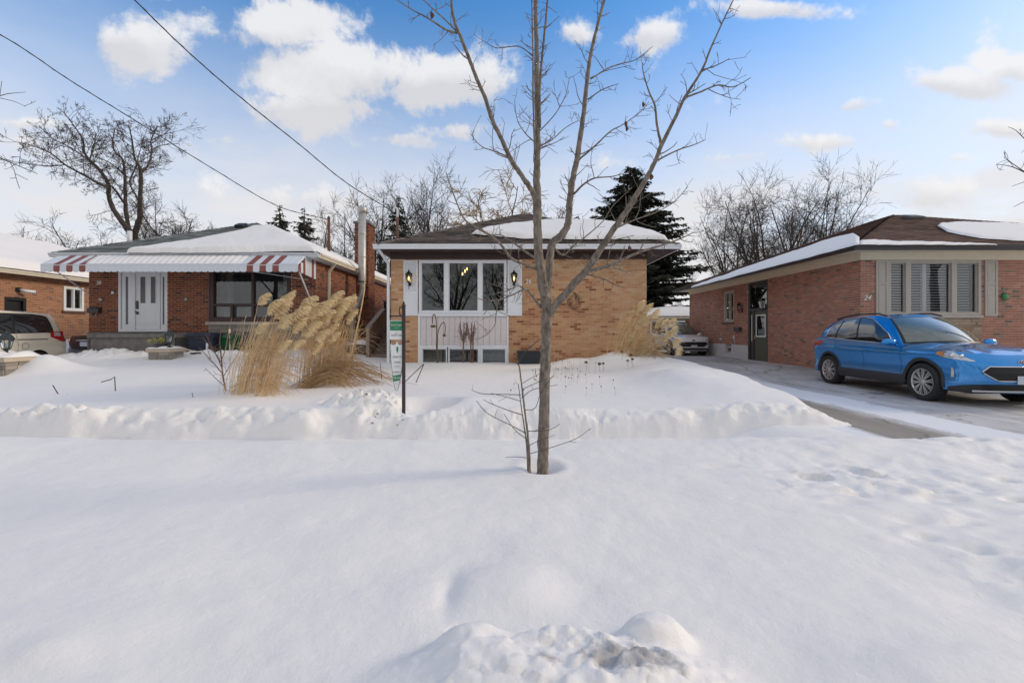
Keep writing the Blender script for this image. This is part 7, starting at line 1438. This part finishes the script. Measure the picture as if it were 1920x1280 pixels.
def paint(n, c, metal=.55, rough=.25):
    """clear-coated paint with a patchy film of dried road salt low on the body"""
    m = mat(n, c, rough, metal, var=.03, scale=3, coat=1.0); t = m.node_tree; L = t.links.new; b = t.nodes['Principled BSDF']; src = b.inputs['Base Color'].links[0].from_socket
    tc = nd(t, 'ShaderNodeTexCoord'); sp = nd(t, 'ShaderNodeSeparateXYZ'); L(tc.outputs['Object'], sp.inputs[0]); nz = nd(t, 'ShaderNodeTexNoise', i_Scale=9, i_Detail=8, i_Roughness=.7); L(tc.outputs['Object'], nz.inputs['Vector'])
    mr = nd(t, 'ShaderNodeMapRange', interpolation_type='SMOOTHSTEP'); L(sp.outputs[2], mr.inputs[0]); mr.inputs[1].default_value = .85; mr.inputs[2].default_value = .3
    k = nd(t, 'ShaderNodeMath', operation='MULTIPLY'); L(mr.outputs[0], k.inputs[0]); L(nz.outputs[0], k.inputs[1]); k2 = nd(t, 'ShaderNodeMath', operation='MULTIPLY', i_1=.2, use_clamp=True); L(k.outputs[0], k2.inputs[0])
    mx = nd(t, 'ShaderNodeMix', data_type='RGBA'); L(k2.outputs[0], mx.inputs[0]); L(src, mx.inputs[6]); mx.inputs[7].default_value = (.38, .37, .36, 1); L(mx.outputs[2], b.inputs['Base Color'])
    r2 = nd(t, 'ShaderNodeMath', operation='MULTIPLY_ADD', i_1=.5, i_2=.04); L(k2.outputs[0], r2.inputs[0]); L(r2.outputs[0], b.inputs['Coat Roughness']); return m
def lerp(a, b_, t): return a+(b_-a)*t
def car(name, label, S, loc, yaw, col, view, sc=1.0):
    """body ring: front centre -> side -> rear centre, lofted from sill to belt; lid at belt height; glazed upper body; everything mirrored"""
    C = thing(name, label, 'car', (0, 0, 0), 'cars parked along the houses'); I = lambda tab, x: float(np.interp(x, [a for a, _ in tab], [b_ for _, b_ in tab]))
    wx = (S['wb']/2, -S['wb']/2); Ra, Rw = S['arch'], S['tyre']
    xfc, xrc = S['xfc'], S['xrc']
    def side_y(x, z): return I(S['w'], x)*I(S['sec'], z)+S.get('crease', .012)*math.exp(-((z-I(S['crz'], x))/.045)**2)
    def belt(x): return I(S['belt'], x)
    nfn = 2/S.get('sq', 2.9)
    def pos(kind, a, z):
        if kind == 'f':
            xf = I(S['nose'], z); th = a*math.pi/2; yc = side_y(xfc, z); return (xfc+(xf-xfc)*abs(math.cos(th))**nfn, yc*abs(math.sin(th))**(nfn*S.get('fy', 1.15)), z)
        if kind == 's': x = lerp(xfc, xrc, a); return (x, side_y(x, z), z)
        xr = I(S['tail'], z); th = a*math.pi/2; yc = side_y(xrc, z); return (xrc+(xr-xrc)*abs(math.sin(th))**nfn, yc*abs(math.cos(th))**(nfn*1.1), z)
    us = [('f', a) for a in np.linspace(0, 1, 22)]+[('s', a) for a in np.linspace(0, 1, 110)[1:-1]]+[('r', a) for a in np.linspace(0, 1, 18)]
    def ztop(k, a):
        if k == 's': return belt(lerp(xfc, xrc, a))
        if k == 'f': return lerp(S['hood0'], belt(xfc), math.sin(a*math.pi/2)**1.5)
        return lerp(belt(xrc), S['rear0'], math.sin(a*math.pi/2))
    def zbot(k, a):
        if k == 's':
            x = lerp(xfc, xrc, a); z = S['sill']
            for w_ in wx:
                if abs(x-w_) < Ra: z = max(z, Rw+math.sqrt(max(0, Ra**2-(x-w_)**2)))
            return z
        return lerp(S['sill']-.03, S['sill'], abs(1-a if k == 'r' else a)) if k == 'f' else S['sill']+.05*a
    NZ = 16
    def ring(t): return [pos(k, a, lerp(zbot(k, a), ztop(k, a), t)) for k, a in us]
    G = np.array([ring(t) for t in np.linspace(0, 1, NZ)]); mir = np.array([1, -1, 1])
    pm = paint(name+'_paint_'+label.split()[0], col, S.get('metal', .5), S.get('rough', .18))
    m = MB(); m.grid(G); m.grid(G*mir, flip=True)
    top = G[-1]; rows = []                                           # lid at belt height = bonnet, cowl and deck
    for (x, y, z) in top:
        zc = max(z, I(S['mid'], x)) if y > .02 else z
        rows.append([(x, y*(1-t), z+(zc-z)*(1-(1-t)**2.4)+S.get('ridge', 0)*math.exp(-((abs(y*(1-t))-.46)/.07)**2)*min(1, max(0, (x-.7)*2))*min(1, t*5)) for t in np.linspace(0, 1, 12)])
    rows = np.array(rows); m.grid(rows, flip=True); m.grid(rows*mir)
    body = m.build('body', pm, C)
    # glazed upper body
    def Bp(k, a):
        if k == 'f': y = S['cw']*a; return np.array((S['cx']-S['ccurve']*a*a, y, S['cz']-.04*a*a))
        if k == 's': x = lerp(S['cx']-S['ccurve'], S['rx'], a); return np.array((x, lerp(S['cw'], S['cwm'], min(1, a*5)) if a < .2 else lerp(S['cwm'], S['cwr'], max(0, (a-.55)/.45)**1.5), belt(x)+.012))
        y = S['cwr']*(1-a); return np.array((S['rx']-S['rcurve']*(1-(1-a)**2), y, lerp(belt(S['rx'])+.012, S['rz'], a)))
    def Tp(k, a):
        if k == 'f': return np.array((S['tx']-.09*a*a, S['tw']*a, S['tz']-.03*a*a))
        if k == 's': x = lerp(S['tx']-.09, S['trx'], a); return np.array((x, lerp(S['tw'], S['twr'], a**2), I(S['rail'], x)))
        return np.array((S['trx']-.05*math.sin(a*math.pi/2), S['twr']*(1-a), I(S['rail'], S['trx'])+.02*a))
    def Gp(k, a, t, off=0.0):
        p = Bp(k, a)*(1-t)+Tp(k, a)*t; bu = S.get('bulge', .045)*4*t*(1-t)
        if k == 'f': o = np.array((.75, .25*a, .6))
        elif k == 's': o = np.array((0, 1, .35))
        else: o = np.array((-.8, .1, .5))
        return p+o/np.linalg.norm(o)*(bu+off)
    ug = [('f', a) for a in np.linspace(0, 1, 15)]+[('s', a) for a in np.linspace(0, 1, 50)[1:]]+[('r', a) for a in np.linspace(0, 1, 12)[1:]]
    Gg = np.array([[Gp(k, a, t) for k, a in ug] for t in np.linspace(-.04, 1, 12)]); m = MB(); m.grid(Gg); m.grid(Gg*mir, flip=True)
    tr = Gg[-1]; rw = np.array([[(x, y*(1-t), z+S.get('crown', .045)*(1-(1-t)**2)) for t in np.linspace(0, 1, 8)] for x, y, z in tr]); m.grid(rw, flip=True); m.grid(rw*mir); m.build('cabin', pm, C)
    def patch(nm, fn, mt, na=14, nb=8, sides=(1, -1), parent=None, off=.004):
        for s in sides:
            q = MB(); g_ = np.array([[fn(a, b_, off) for a in np.linspace(0, 1, na)] for b_ in np.linspace(0, 1, nb)]); g_[:, :, 1] *= s; q.grid(g_, flip=(s < 0)); o = q.build(nm, mt, parent or C, normals=False)
        return o
    # windows: dark surround first, panes proud of it
    patch('windscreen_surround', lambda a, b_, o: Gp('f', a*.985, .0+.99*b_, o), GRILLE, off=.003); patch('windscreen', lambda a, b_, o: Gp('f', a*.93, .04+.92*b_, o), AGLASSL, off=.007)
    dl = S['dlo']
    def sfn(s0, s1, tl, th):
        return lambda a, b_, o: Gp('s', lerp(s0(b_), s1(b_), a), lerp(tl(lerp(s0(.5), s1(.5), a)), th(lerp(s0(.5), s1(.5), a)), b_), o)
    th = lambda s: I(S['dtop'], s); tl = lambda s: .03
    patch('window_surround', sfn(lambda b_: lerp(dl[0], dl[0]+.02, b_), lambda b_: dl[-1], lambda s: .0, lambda s: min(.99, th(s)+.04)), GRILLE, 40, 8, off=.003)
    for w0, w1 in zip(dl[:-1], dl[1:]): patch('side_window', sfn(lambda b_, w0=w0: w0+.012, lambda b_, w1=w1: w1-.012, tl, th), AGLASS, 18, 8, off=.008)
    patch('rear_window', lambda a, b_, o: Gp('r', .10+.90*a, .12+.76*b_, o), AGLASS, off=.006)
    if S.get('chrome'):
        for s in (1, -1):
            pts = [Gp('s', q, .012, .011) for q in np.linspace(dl[0]+.005, dl[-1], 30)]+[Gp('s', q, min(.985, th(q)+.035), .011) for q in np.linspace(dl[-1], dl[0]+.005, 40)]; q = MB(); pts = [p*np.array([1, s, 1]) for p in pts]; q.tube(pts+[pts[0]], .011, 5); q.build('chrome_trim', CHROME, C)
    if S.get('rails'):
        for s in (1, -1): q = MB(); q.tube([Tp('s', a)*np.array([1, s*.97, 1])+np.array([0, 0, .035+.02*math.sin(a*math.pi)]) for a in np.linspace(.03, .97, 14)], .018, 6); q.build('roof_rail', CLAD, C)
    # wheel arches, sills, wheels
    for s in (1, -1):
        for w_ in wx:
            q = MB(); rowsA = []
            for an in np.linspace(-.12, math.pi+.12, 36):
                r_ = []
                for dr, out in ((-.012, .0), (-.006, .014), (S['lip']*.5, .02), (S['lip'], .012), (S['lip'], -.01)):
                    x, z = w_+(Ra+dr)*math.cos(an), Rw+(Ra+dr)*math.sin(an); xx = min(max(x, xrc), xfc); y = side_y(xx, z)
                    if x > xfc: e = min(.999, (x-xfc)/(I(S['nose'], z)-xfc)); y = y*(1-e**(S.get('sq', 2.9)))**(1/S.get('sq', 2.9))
                    if x < xrc: e = min(.999, (xrc-x)/(xrc-I(S['tail'], z))); y = y*(1-e**(S.get('sq', 2.9)))**(1/S.get('sq', 2.9))
                    r_.append((x, (y+out)*s, z))
                rowsA.append(r_)
            q.grid(np.array(rowsA), flip=(s > 0)); q.build('wheel_arch_trim', CLAD if S.get('clad') else pm, C)
            q = MB(); an = np.linspace(-.25, math.pi+.25, 24); q.grid(np.array([[(w_+(Ra+.005)*math.cos(a), y*s, Rw+(Ra+.005)*math.sin(a)) for a in an] for y in (.50, side_y(w_, .6)-.012)]), flip=(s < 0)); q.add([(w_+Ra*math.cos(a), .5*s, Rw+Ra*math.sin(a)) for a in an], [tuple(range(24))]); q.build('wheel_well', GRILLE, C)
        if S.get('clad'):
            xa, xb = wx[0]-Ra-.01, wx[1]+Ra+.01; q = MB(); q.grid(np.array([[(x, (side_y(x, z)+o)*s, z) for x in np.linspace(xa, xb, 20)] for z, o in ((S['sill']-.03, -.05), (S['sill']-.02, .012), (S['sill']+.02, .02), (S['sill']+.17, .014), (S['sill']+.185, -.01))]), flip=(s > 0)); q.build('sill_trim', CLAD, C)
        for xs in S['seams']:
            q = MB(); z0_, z1_ = S['sill']+.05, belt(xs)-.0; q.grid(np.array([[(xs+dx+.03*math.sin((z-.5)*1.5), (side_y(xs, z)+.0015)*s, z) for dx in (-.004, .004)] for z in np.linspace(z0_, z1_, 14)]), flip=(s < 0)); q.build('door_seam', GRILLE, C)
        for xh, zh in S['handles']:
            q = MB(); y = side_y(xh, zh); q.tube([(xh-.11, (y-.005)*s, zh+.004), (xh-.08, (y+.028)*s, zh), (xh+.08, (y+.028)*s, zh-.006), (xh+.11, (y-.005)*s, zh-.008)], [.014, .016, .016, .014], 8); q.build('door_handle', S.get('handle_mat') or pm, C)
        q = MB(); mx, mz = S['mirror']; my = I(S['w'], mx)*.93; q.lathe((0, 0, 0), [(.001, -.13), (.07, -.10), (.088, 0), (.08, .09), (.03, .125), (.001, .13)], 'y', 16)
        V = q.v[0]; V = V*np.array([.75, 1, .85]); V[:, 0] += V[:, 1]*-.15; q.v[0] = (V+np.array([mx, my+.12, mz]))*np.array([1, s, 1]); q.tube([(mx, (my-.06)*s, mz-.06), (mx, (my+.06)*s, mz-.03)], .03, 6); q.build('mirror', pm, C, normals=True)
        for w_ in wx:
            yw = S['track']*s; W2 = .115; wl = thing_part(C, 'wheel', w_, yw, Rw); out = s
            q = MB(); pr = [(Rw*.69, -W2*.85), (Rw*.80, -W2), (Rw*.93, -W2*.98), (Rw*.985, -W2*.8), (Rw, -W2*.4), (Rw, W2*.4), (Rw*.985, W2*.8), (Rw*.93, W2*.98), (Rw*.80, W2), (Rw*.69, W2*.85)]
            q.lathe((w_, yw, Rw), pr, 'y', 40); ty = q.build('wheel', TYRE, C, normals=True)
            for tg in range(0):
                pass
            q = MB(); yo = yw+out*W2*.55; q.lathe((w_, yw, Rw), [(Rw*.70, out*W2*.86), (Rw*.675, out*W2*.88), (Rw*.65, out*W2*.62), (Rw*.64, -out*W2*.3)], 'y', 40)
            nsp = S['spokes']
            for k in range(nsp):
                a0 = 2*math.pi*k/nsp+.15
                for da in S['fork']:
                    c0, c1 = Vector((math.cos(a0+da*.25), 0, math.sin(a0+da*.25))), Vector((math.cos(a0+da), 0, math.sin(a0+da))); p0 = Vector((w_, yw+out*W2*.72, Rw))+c0*Rw*.13; p1 = Vector((w_, yw+out*W2*.80, Rw))+c1*Rw*.665; q.bar(p0, p1, .019 if len(S['fork']) > 1 else .05, .034, 0, (0, 1, 0))
            q.build('rim', RIM, ty, normals=True); q = MB(); q.lathe((w_, yw, Rw), [(.001, out*W2*.9), (Rw*.10, out*W2*.88), (Rw*.17, out*W2*.74), (Rw*.17, out*W2*.4)], 'y', 20); q.build('hub', RIM if not S.get('darkhub') else RIMD, ty, normals=True)
            q = MB(); q.lathe((w_, yw, Rw), [(.001, out*W2*.25), (Rw*.66, out*W2*.25)], 'y', 30); q.build('brake_disc', RIMD, ty)
    q = MB(); q.box(S['tail'][0][1]*.86 if False else xrc-.2, xfc+.2, -.62, .62, S['sill']-.05, S['sill']+.25); q.build('underbody', GRILLE, C)
    FP = lambda a, z, o: (lambda p: (p[0]+o, p[1]+o*.6*a, p[2]))(pos('f', a, z)); RP = lambda a, z, o: (lambda p: (p[0]-o, p[1]+o*.6*(1-a), p[2]))(pos('r', a, z)); SP = lambda x, z, o: (x, side_y(x, z)+o, z)
    view(C, S, patch, FP, RP, SP, pm, text_mb)
    C.location = loc; C.rotation_euler = (0, 0, yaw); C.scale = (sc, sc, sc); return C
def thing_part(*a): return None
# ---- blue crossover in the driveway
def front_suv(C, S, patch, FP, RP, SP, pm, tx, K=None):
    K = K or {}
    # headlight: slim wedge wrapping round the corner, amber end
    def hl(a, b_, o):
        u = lerp(.50, 1.0, a); zl = lerp(.775, .80, a)+.035*a; zh = lerp(.80, .945, min(1, a*1.5)); z = lerp(zl, zh, b_); return FP(u, z, o)
    patch('headlight', hl, LAMPC, 22, 6, off=.006)
    def hs(a, b_, o):
        x = lerp(S['xfc'], S['xfc']-.14, a); return SP(x, lerp(lerp(.835, .885, a), lerp(.945, .93, a), b_), o)
    patch('marker_lens', hs, AMBER, 8, 5, off=.006)
    for s in (1, -1):
        for uu in (.66, .84):
            p = FP(uu, .868+.02*(uu-.66), .012); q = MB(); q.lathe((p[0], p[1]*s, p[2]), [(.001, .02), (.03, .016), (.038, 0), (.03, -.02)], 'x', 14); q.build('projector', CHROME, C)
    gw = K.get('gw', .47)
    def gr(a, b_, o): z = lerp(.46, .70, b_); wv = gw*float(np.interp(b_, (0, .60, 1), (.55, 1, .76))); return FP(a*wv, z, o)
    patch('grille', gr, GRILLE, 14, 9, off=.008)
    for i in range(6):
        for s in (1, -1):
            q = MB(); z = .485+i*.038; b_ = (z-.46)/.24; wv = gw*float(np.interp(b_, (0, .60, 1), (.55, 1, .76))); q.tube([np.array(FP(a*wv*.96, z, .014))*np.array([1, s, 1]) for a in np.linspace(0, 1, 9)], .007, 4); q.build('grille_bar', CLAD, C)
    for s in (1, -1):
        q = MB(); pts = [gr(a, 1, .014) for a in np.linspace(0, 1, 10)]+[gr(1, b_, .014) for b_ in np.linspace(1, 0, 12)]+[gr(a, 0, .014) for a in np.linspace(1, 0, 10)]; q.tube([np.array(p)*np.array([1, s, 1]) for p in pts], .011, 5); q.build('grille_surround', CHROME, C)
    patch('lower_bumper', lambda a, b_, o: FP(a*.97, lerp(S['sill']-.02, lerp(.40, .33, a**3), b_), o), CLAD, 16, 5, off=.01)
    patch('skid_strip', lambda a, b_, o: FP(a*.55, lerp(.265, .295, b_), o), ALU, 10, 3, off=.022)
    patch('air_intake', lambda a, b_, o: FP(a*.42, lerp(.315, .385, b_), o), GRILLE, 10, 3, off=.014)
    def fog(a, b_, o): u = .885+.055*a*(1-.3*b_)+.015*b_; return FP(min(.99, u), lerp(.50, .66, b_), o)
    patch('fog_lamp', fog, LAMPC, 5, 7, off=.01)
    p = FP(0, .46, .03); q = MB(); q.box(p[0]-.01, p[0]+.004, -.155, .155, .41, .55); q.build('number_plate', PLATE, C, bevel=.006)
    p = FP(0, .775, .0); e = MB(); an = np.linspace(0, 2*math.pi, 33)[:-1]; N = len(an)
    for rx, rz, dx, mi in ((.092, .038, .016, 0), (.080, .030, .020, 1)): e.add([(p[0]+dx, rx*math.cos(a), p[2]+rz*math.sin(a)) for a in an]+[(p[0]-.012, rx*math.cos(a), p[2]+rz*math.sin(a)) for a in an], [tuple(range(N))]+[(i, N+i, N+(i+1) % N, (i+1) % N) for i in range(N)], mi)
    em = e.build('emblem', [CHROME, mat('emblem_blue', (.01, .03, .12), .25, coat=1)], C)
    tx('Ford', .062, (p[0]+.0225, 0, p[2]+.002), (0, 1, 0), (1, 0, 0), .002, shear=.3, sx=1.15).build('emblem_script', CHROME, em)
    # tail lamps and wiper
    patch('tail_lamp', lambda a, b_, o: SP(lerp(S['xrc'], S['xrc']+.16, a), lerp(lerp(.93, 1.0, a), lerp(1.07, 1.04, a), b_), o), REDL, 6, 5, off=.006); patch('tail_lamp', lambda a, b_, o: RP(lerp(0, .55, a), lerp(.93, 1.06, b_), o), REDL, 10, 5, off=.006)
def suv_spec(**kw):
    S = dict(wb=2.71, arch=.395, tyre=.352, xfc=1.80, xrc=-1.80, sill=.27, track=.80, lip=.055, clad=True, chrome=True, rails=True,
      w=[(-2.3, .84), (-1.8, .885), (-1.2, .915), (0, .91), (1.0, .915), (1.5, .905), (1.8, .885), (2.3, .84)],
      sec=[(.18, .955), (.3, .985), (.42, .988), (.52, .968), (.62, .964), (.72, .982), (.80, 1.0), (.88, 1.0), (.94, .982), (1.0, .975), (1.12, .955), (1.2, .94)], crease=.014, crz=[(-2, .92), (0, .88), (2, .84)],
      nose=[(.15, 2.08), (.27, 2.2), (.42, 2.275), (.60, 2.29), (.72, 2.265), (.82, 2.21), (.92, 2.12), (1.0, 2.0)], tail=[(.2, -2.2), (.4, -2.29), (.7, -2.3), (.95, -2.25), (1.15, -2.16)],
      belt=[(-2.3, 1.13), (-1.7, 1.12), (-.8, 1.07), (.3, 1.02), (.9, .995), (1.5, .97), (1.8, .945), (2.2, .90)], hood0=.885, rear0=1.12, mid=[(-2.3, 1.13), (.3, 1.06), (.95, 1.085), (1.4, 1.055), (1.8, .99), (2.02, .93), (2.12, .89)], ridge=.012,
      cx=1.02, ccurve=.30, cw=.76, cz=1.075, rx=-1.86, rcurve=.27, rz=1.12, cwm=.862, cwr=.79, tx=.20, tw=.575, tz=1.60, trx=-1.68, twr=.53,
      rail=[(-1.75, 1.52), (-1.4, 1.585), (-.8, 1.625), (-.2, 1.63), (.11, 1.57), (.2, 1.56)], dlo=[.055, .43, .735, .90], dtop=[(.05, .30), (.12, .60), (.22, .84), (.36, .92), (.7, .90), (.80, .80), (.88, .55), (.90, .42)], seams=[.86, -.18, -1.12], handles=[(.02, .90), (-.98, .94)], mirror=(.66, 1.07), spokes=10, fork=(-.10, .10))
    S.update(kw); return S
BLUE = (.0, .245, .66)
blue = car('parked_crossover', 'bright blue crossover with chrome window trim parked nose-out before number 24', suv_spec(), (8.62, 9.80, .30), R(-90-3.0), BLUE, front_suv)
# ---- white crossover farther up the driveway
def front_white(C, S, patch, FP, RP, SP, pm, tx): front_suv(C, S, patch, FP, RP, SP, pm, tx, dict(gw=.62))
white = car('parked_crossover', 'white crossover parked deep in the driveway beside the wall of number 24', suv_spec(chrome=False, metal=.05, rough=.35), (8.35, 23.0, .435), R(-90), (.80, .80, .80), front_white, .93)
# ---- beige minivan seen from its rear quarter
def van_view(C, S, patch, FP, RP, SP, pm, tx):
    patch('tail_lamp', lambda a, b_, o: SP(lerp(S['xrc'], S['xrc']+.30, a), lerp(lerp(.92, 1.06, a), lerp(1.22, 1.20, a), b_), o), REDL, 8, 6, off=.008); patch('tail_lamp', lambda a, b_, o: RP(lerp(0, .62, a), lerp(.92, 1.22, b_), o), REDL, 10, 6, off=.008)
    patch('reverse_lens', lambda a, b_, o: SP(lerp(S['xrc']+.01, S['xrc']+.2, a), lerp(1.08, 1.19, b_), o), LAMPC, 5, 4, off=.012)
    patch('bumper', lambda a, b_, o: RP(a, lerp(.26, .62, b_), o), pm, 14, 6, off=.03); patch('bumper', lambda a, b_, o: SP(lerp(S['xrc'], S['xrc']+.3, a), lerp(.27, lerp(.62, .35, a), b_), o), pm, 8, 5, off=.012)
    for s in (1, -1):
        q = MB(); q.grid(np.array([[(x, (SP(x, z, .004)[1])*s, z) for x in np.linspace(.15, -1.75, 24)] for z in (.985, 1.01)]), flip=(s > 0)); q.build('door_track', GRILLE, C)
    q = MB(); c = SP(-1.12, .82, .004); an = np.linspace(0, 6.283, 25); q.tube([(c[0]+.085*math.cos(a), c[1]+.002, c[2]+.085*math.sin(a)) for a in an], .004, 4); q.build('fuel_door', GRILLE, C)
    patch('headlight', lambda a, b_, o: FP(lerp(.5, 1, a), lerp(.72, .9, b_), o), LAMPC, 10, 5, off=.006)
van_S = suv_spec(wb=3.0, arch=.385, tyre=.335, xfc=2.0, xrc=-2.15, sill=.26, track=.82, lip=.03, clad=False, chrome=False, rails=False, w=[(-2.6, .90), (-2.1, .945), (0, .97), (1.6, .96), (2.0, .93), (2.5, .85)], belt=[(-2.6, 1.17), (-1.5, 1.16), (.6, 1.10), (1.2, 1.07), (2.0, .98), (2.4, .92)], hood0=.88, rear0=1.17,
   mid=[(-2.6, 1.2), (.8, 1.12), (1.4, 1.09), (2.0, 1.0), (2.4, .88)], nose=[(.15, 2.4), (.3, 2.5), (.55, 2.56), (.75, 2.5), (.92, 2.35), (1.0, 2.2)], tail=[(.2, -2.45), (.4, -2.55), (.62, -2.56), (.9, -2.52), (1.2, -2.46)], cx=1.55, ccurve=.35, cw=.80, cz=1.10, rx=-2.20, rcurve=.26, rz=1.17, cwm=.915, cwr=.85, tx=.60, tw=.64, tz=1.70, trx=-2.10, twr=.62, rail=[(-2.2, 1.70), (-1.6, 1.74), (-.3, 1.755), (.4, 1.72), (.6, 1.70)], dlo=[.06, .33, .60, .94], dtop=[(.05, .4), (.14, .75), (.25, .86), (.8, .86), (.90, .84), (.94, .78)], seams=[1.2, .2, -.95], handles=[(.35, .98), (-.82, .98)], mirror=(1.2, 1.12), crz=[(-2, .97), (2, .9)], metal=.12, rough=.35)
van = car('parked_minivan', 'pale beige minivan cut off by the left edge with red tail lamp', van_S, (-13.86, 10.95, .37), R(-90+2), (.80, .72, .57), van_view)
# ---- dark blue sedan behind it
def sedan_view(C, S, patch, FP, RP, SP, pm, tx):
    patch('tail_lamp', lambda a, b_, o: RP(lerp(.0, .52, a), lerp(.72, lerp(.95, .90, a), b_), o), REDL, 12, 6, off=.006); patch('tail_lamp', lambda a, b_, o: SP(lerp(S['xrc'], S['xrc']+.22, a), lerp(lerp(.72, .86, a), .93, b_), o), REDL, 6, 4, off=.006)
    for s in (1, -1):
        p = RP(.30, .83, .012); q = MB(); q.lathe((p[0], p[1]*s, p[2]), [(.001, -.012), (.06, -.01), (.075, .01)], 'x', 18); q.build('round_lens', LAMPC, C)
    p = RP(1, .70, .01); q = MB(); q.box(p[0]-.012, p[0]+.01, -.155, .155, .64, .80); q.build('number_plate', PLATE, C, bevel=.005); q = MB(); q.tube([(p[0]-.01, y, .855) for y in np.linspace(-.3, .3, 8)], .018, 6); q.build('trunk_trim', CHROME, C)
    patch('bumper', lambda a, b_, o: RP(a, lerp(.24, .55, b_), o), pm, 14, 6, off=.03); patch('headlight', lambda a, b_, o: FP(lerp(.5, 1, a), lerp(.6, .75, b_), o), LAMPC, 10, 5, off=.006)
sed_S = suv_spec(wb=2.68, arch=.355, tyre=.318, xfc=1.75, xrc=-1.70, sill=.22, track=.76, lip=.025, clad=False, chrome=False, rails=False, w=[(-2.3, .80), (-1.7, .87), (0, .885), (1.6, .87), (2.2, .8)], belt=[(-2.3, .99), (-1.7, 1.0), (-.8, .97), (.6, .91), (1.2, .88), (1.75, .80), (2.1, .76)], hood0=.72, rear0=1.02, mid=[(-2.3, 1.03), (-1.6, 1.05), (.5, .96), (1.0, .95), (1.75, .84), (2.1, .73)],
   sec=[(.15, .95), (.3, .985), (.55, 1.0), (.75, .99), (.95, .95), (1.05, .93)], nose=[(.15, 2.1), (.3, 2.22), (.5, 2.25), (.65, 2.2), (.78, 2.1)], tail=[(.2, -2.2), (.45, -2.27), (.7, -2.26), (.95, -2.2), (1.05, -2.16)], cx=.95, ccurve=.28, cw=.72, cz=.97, rx=-1.45, rcurve=.25, rz=1.045, cwm=.83, cwr=.72, tx=.05, tw=.54, tz=1.40, trx=-.95, twr=.52, rail=[(-1.0, 1.39), (-.5, 1.43), (0, 1.40)], dlo=[.06, .46, .86], dtop=[(.05, .35), (.2, .82), (.75, .84), (.86, .55)], seams=[.75, -.25, -1.05], handles=[(0, .82), (-.9, .85)], mirror=(.55, .98), crz=[(-2, .78), (2, .7)])
car('parked_sedan', 'dark blue sedan showing its tail between the minivan and number 28', sed_S, (-15.35, 18.6, .40), R(90), (.018, .026, .045), sedan_view)
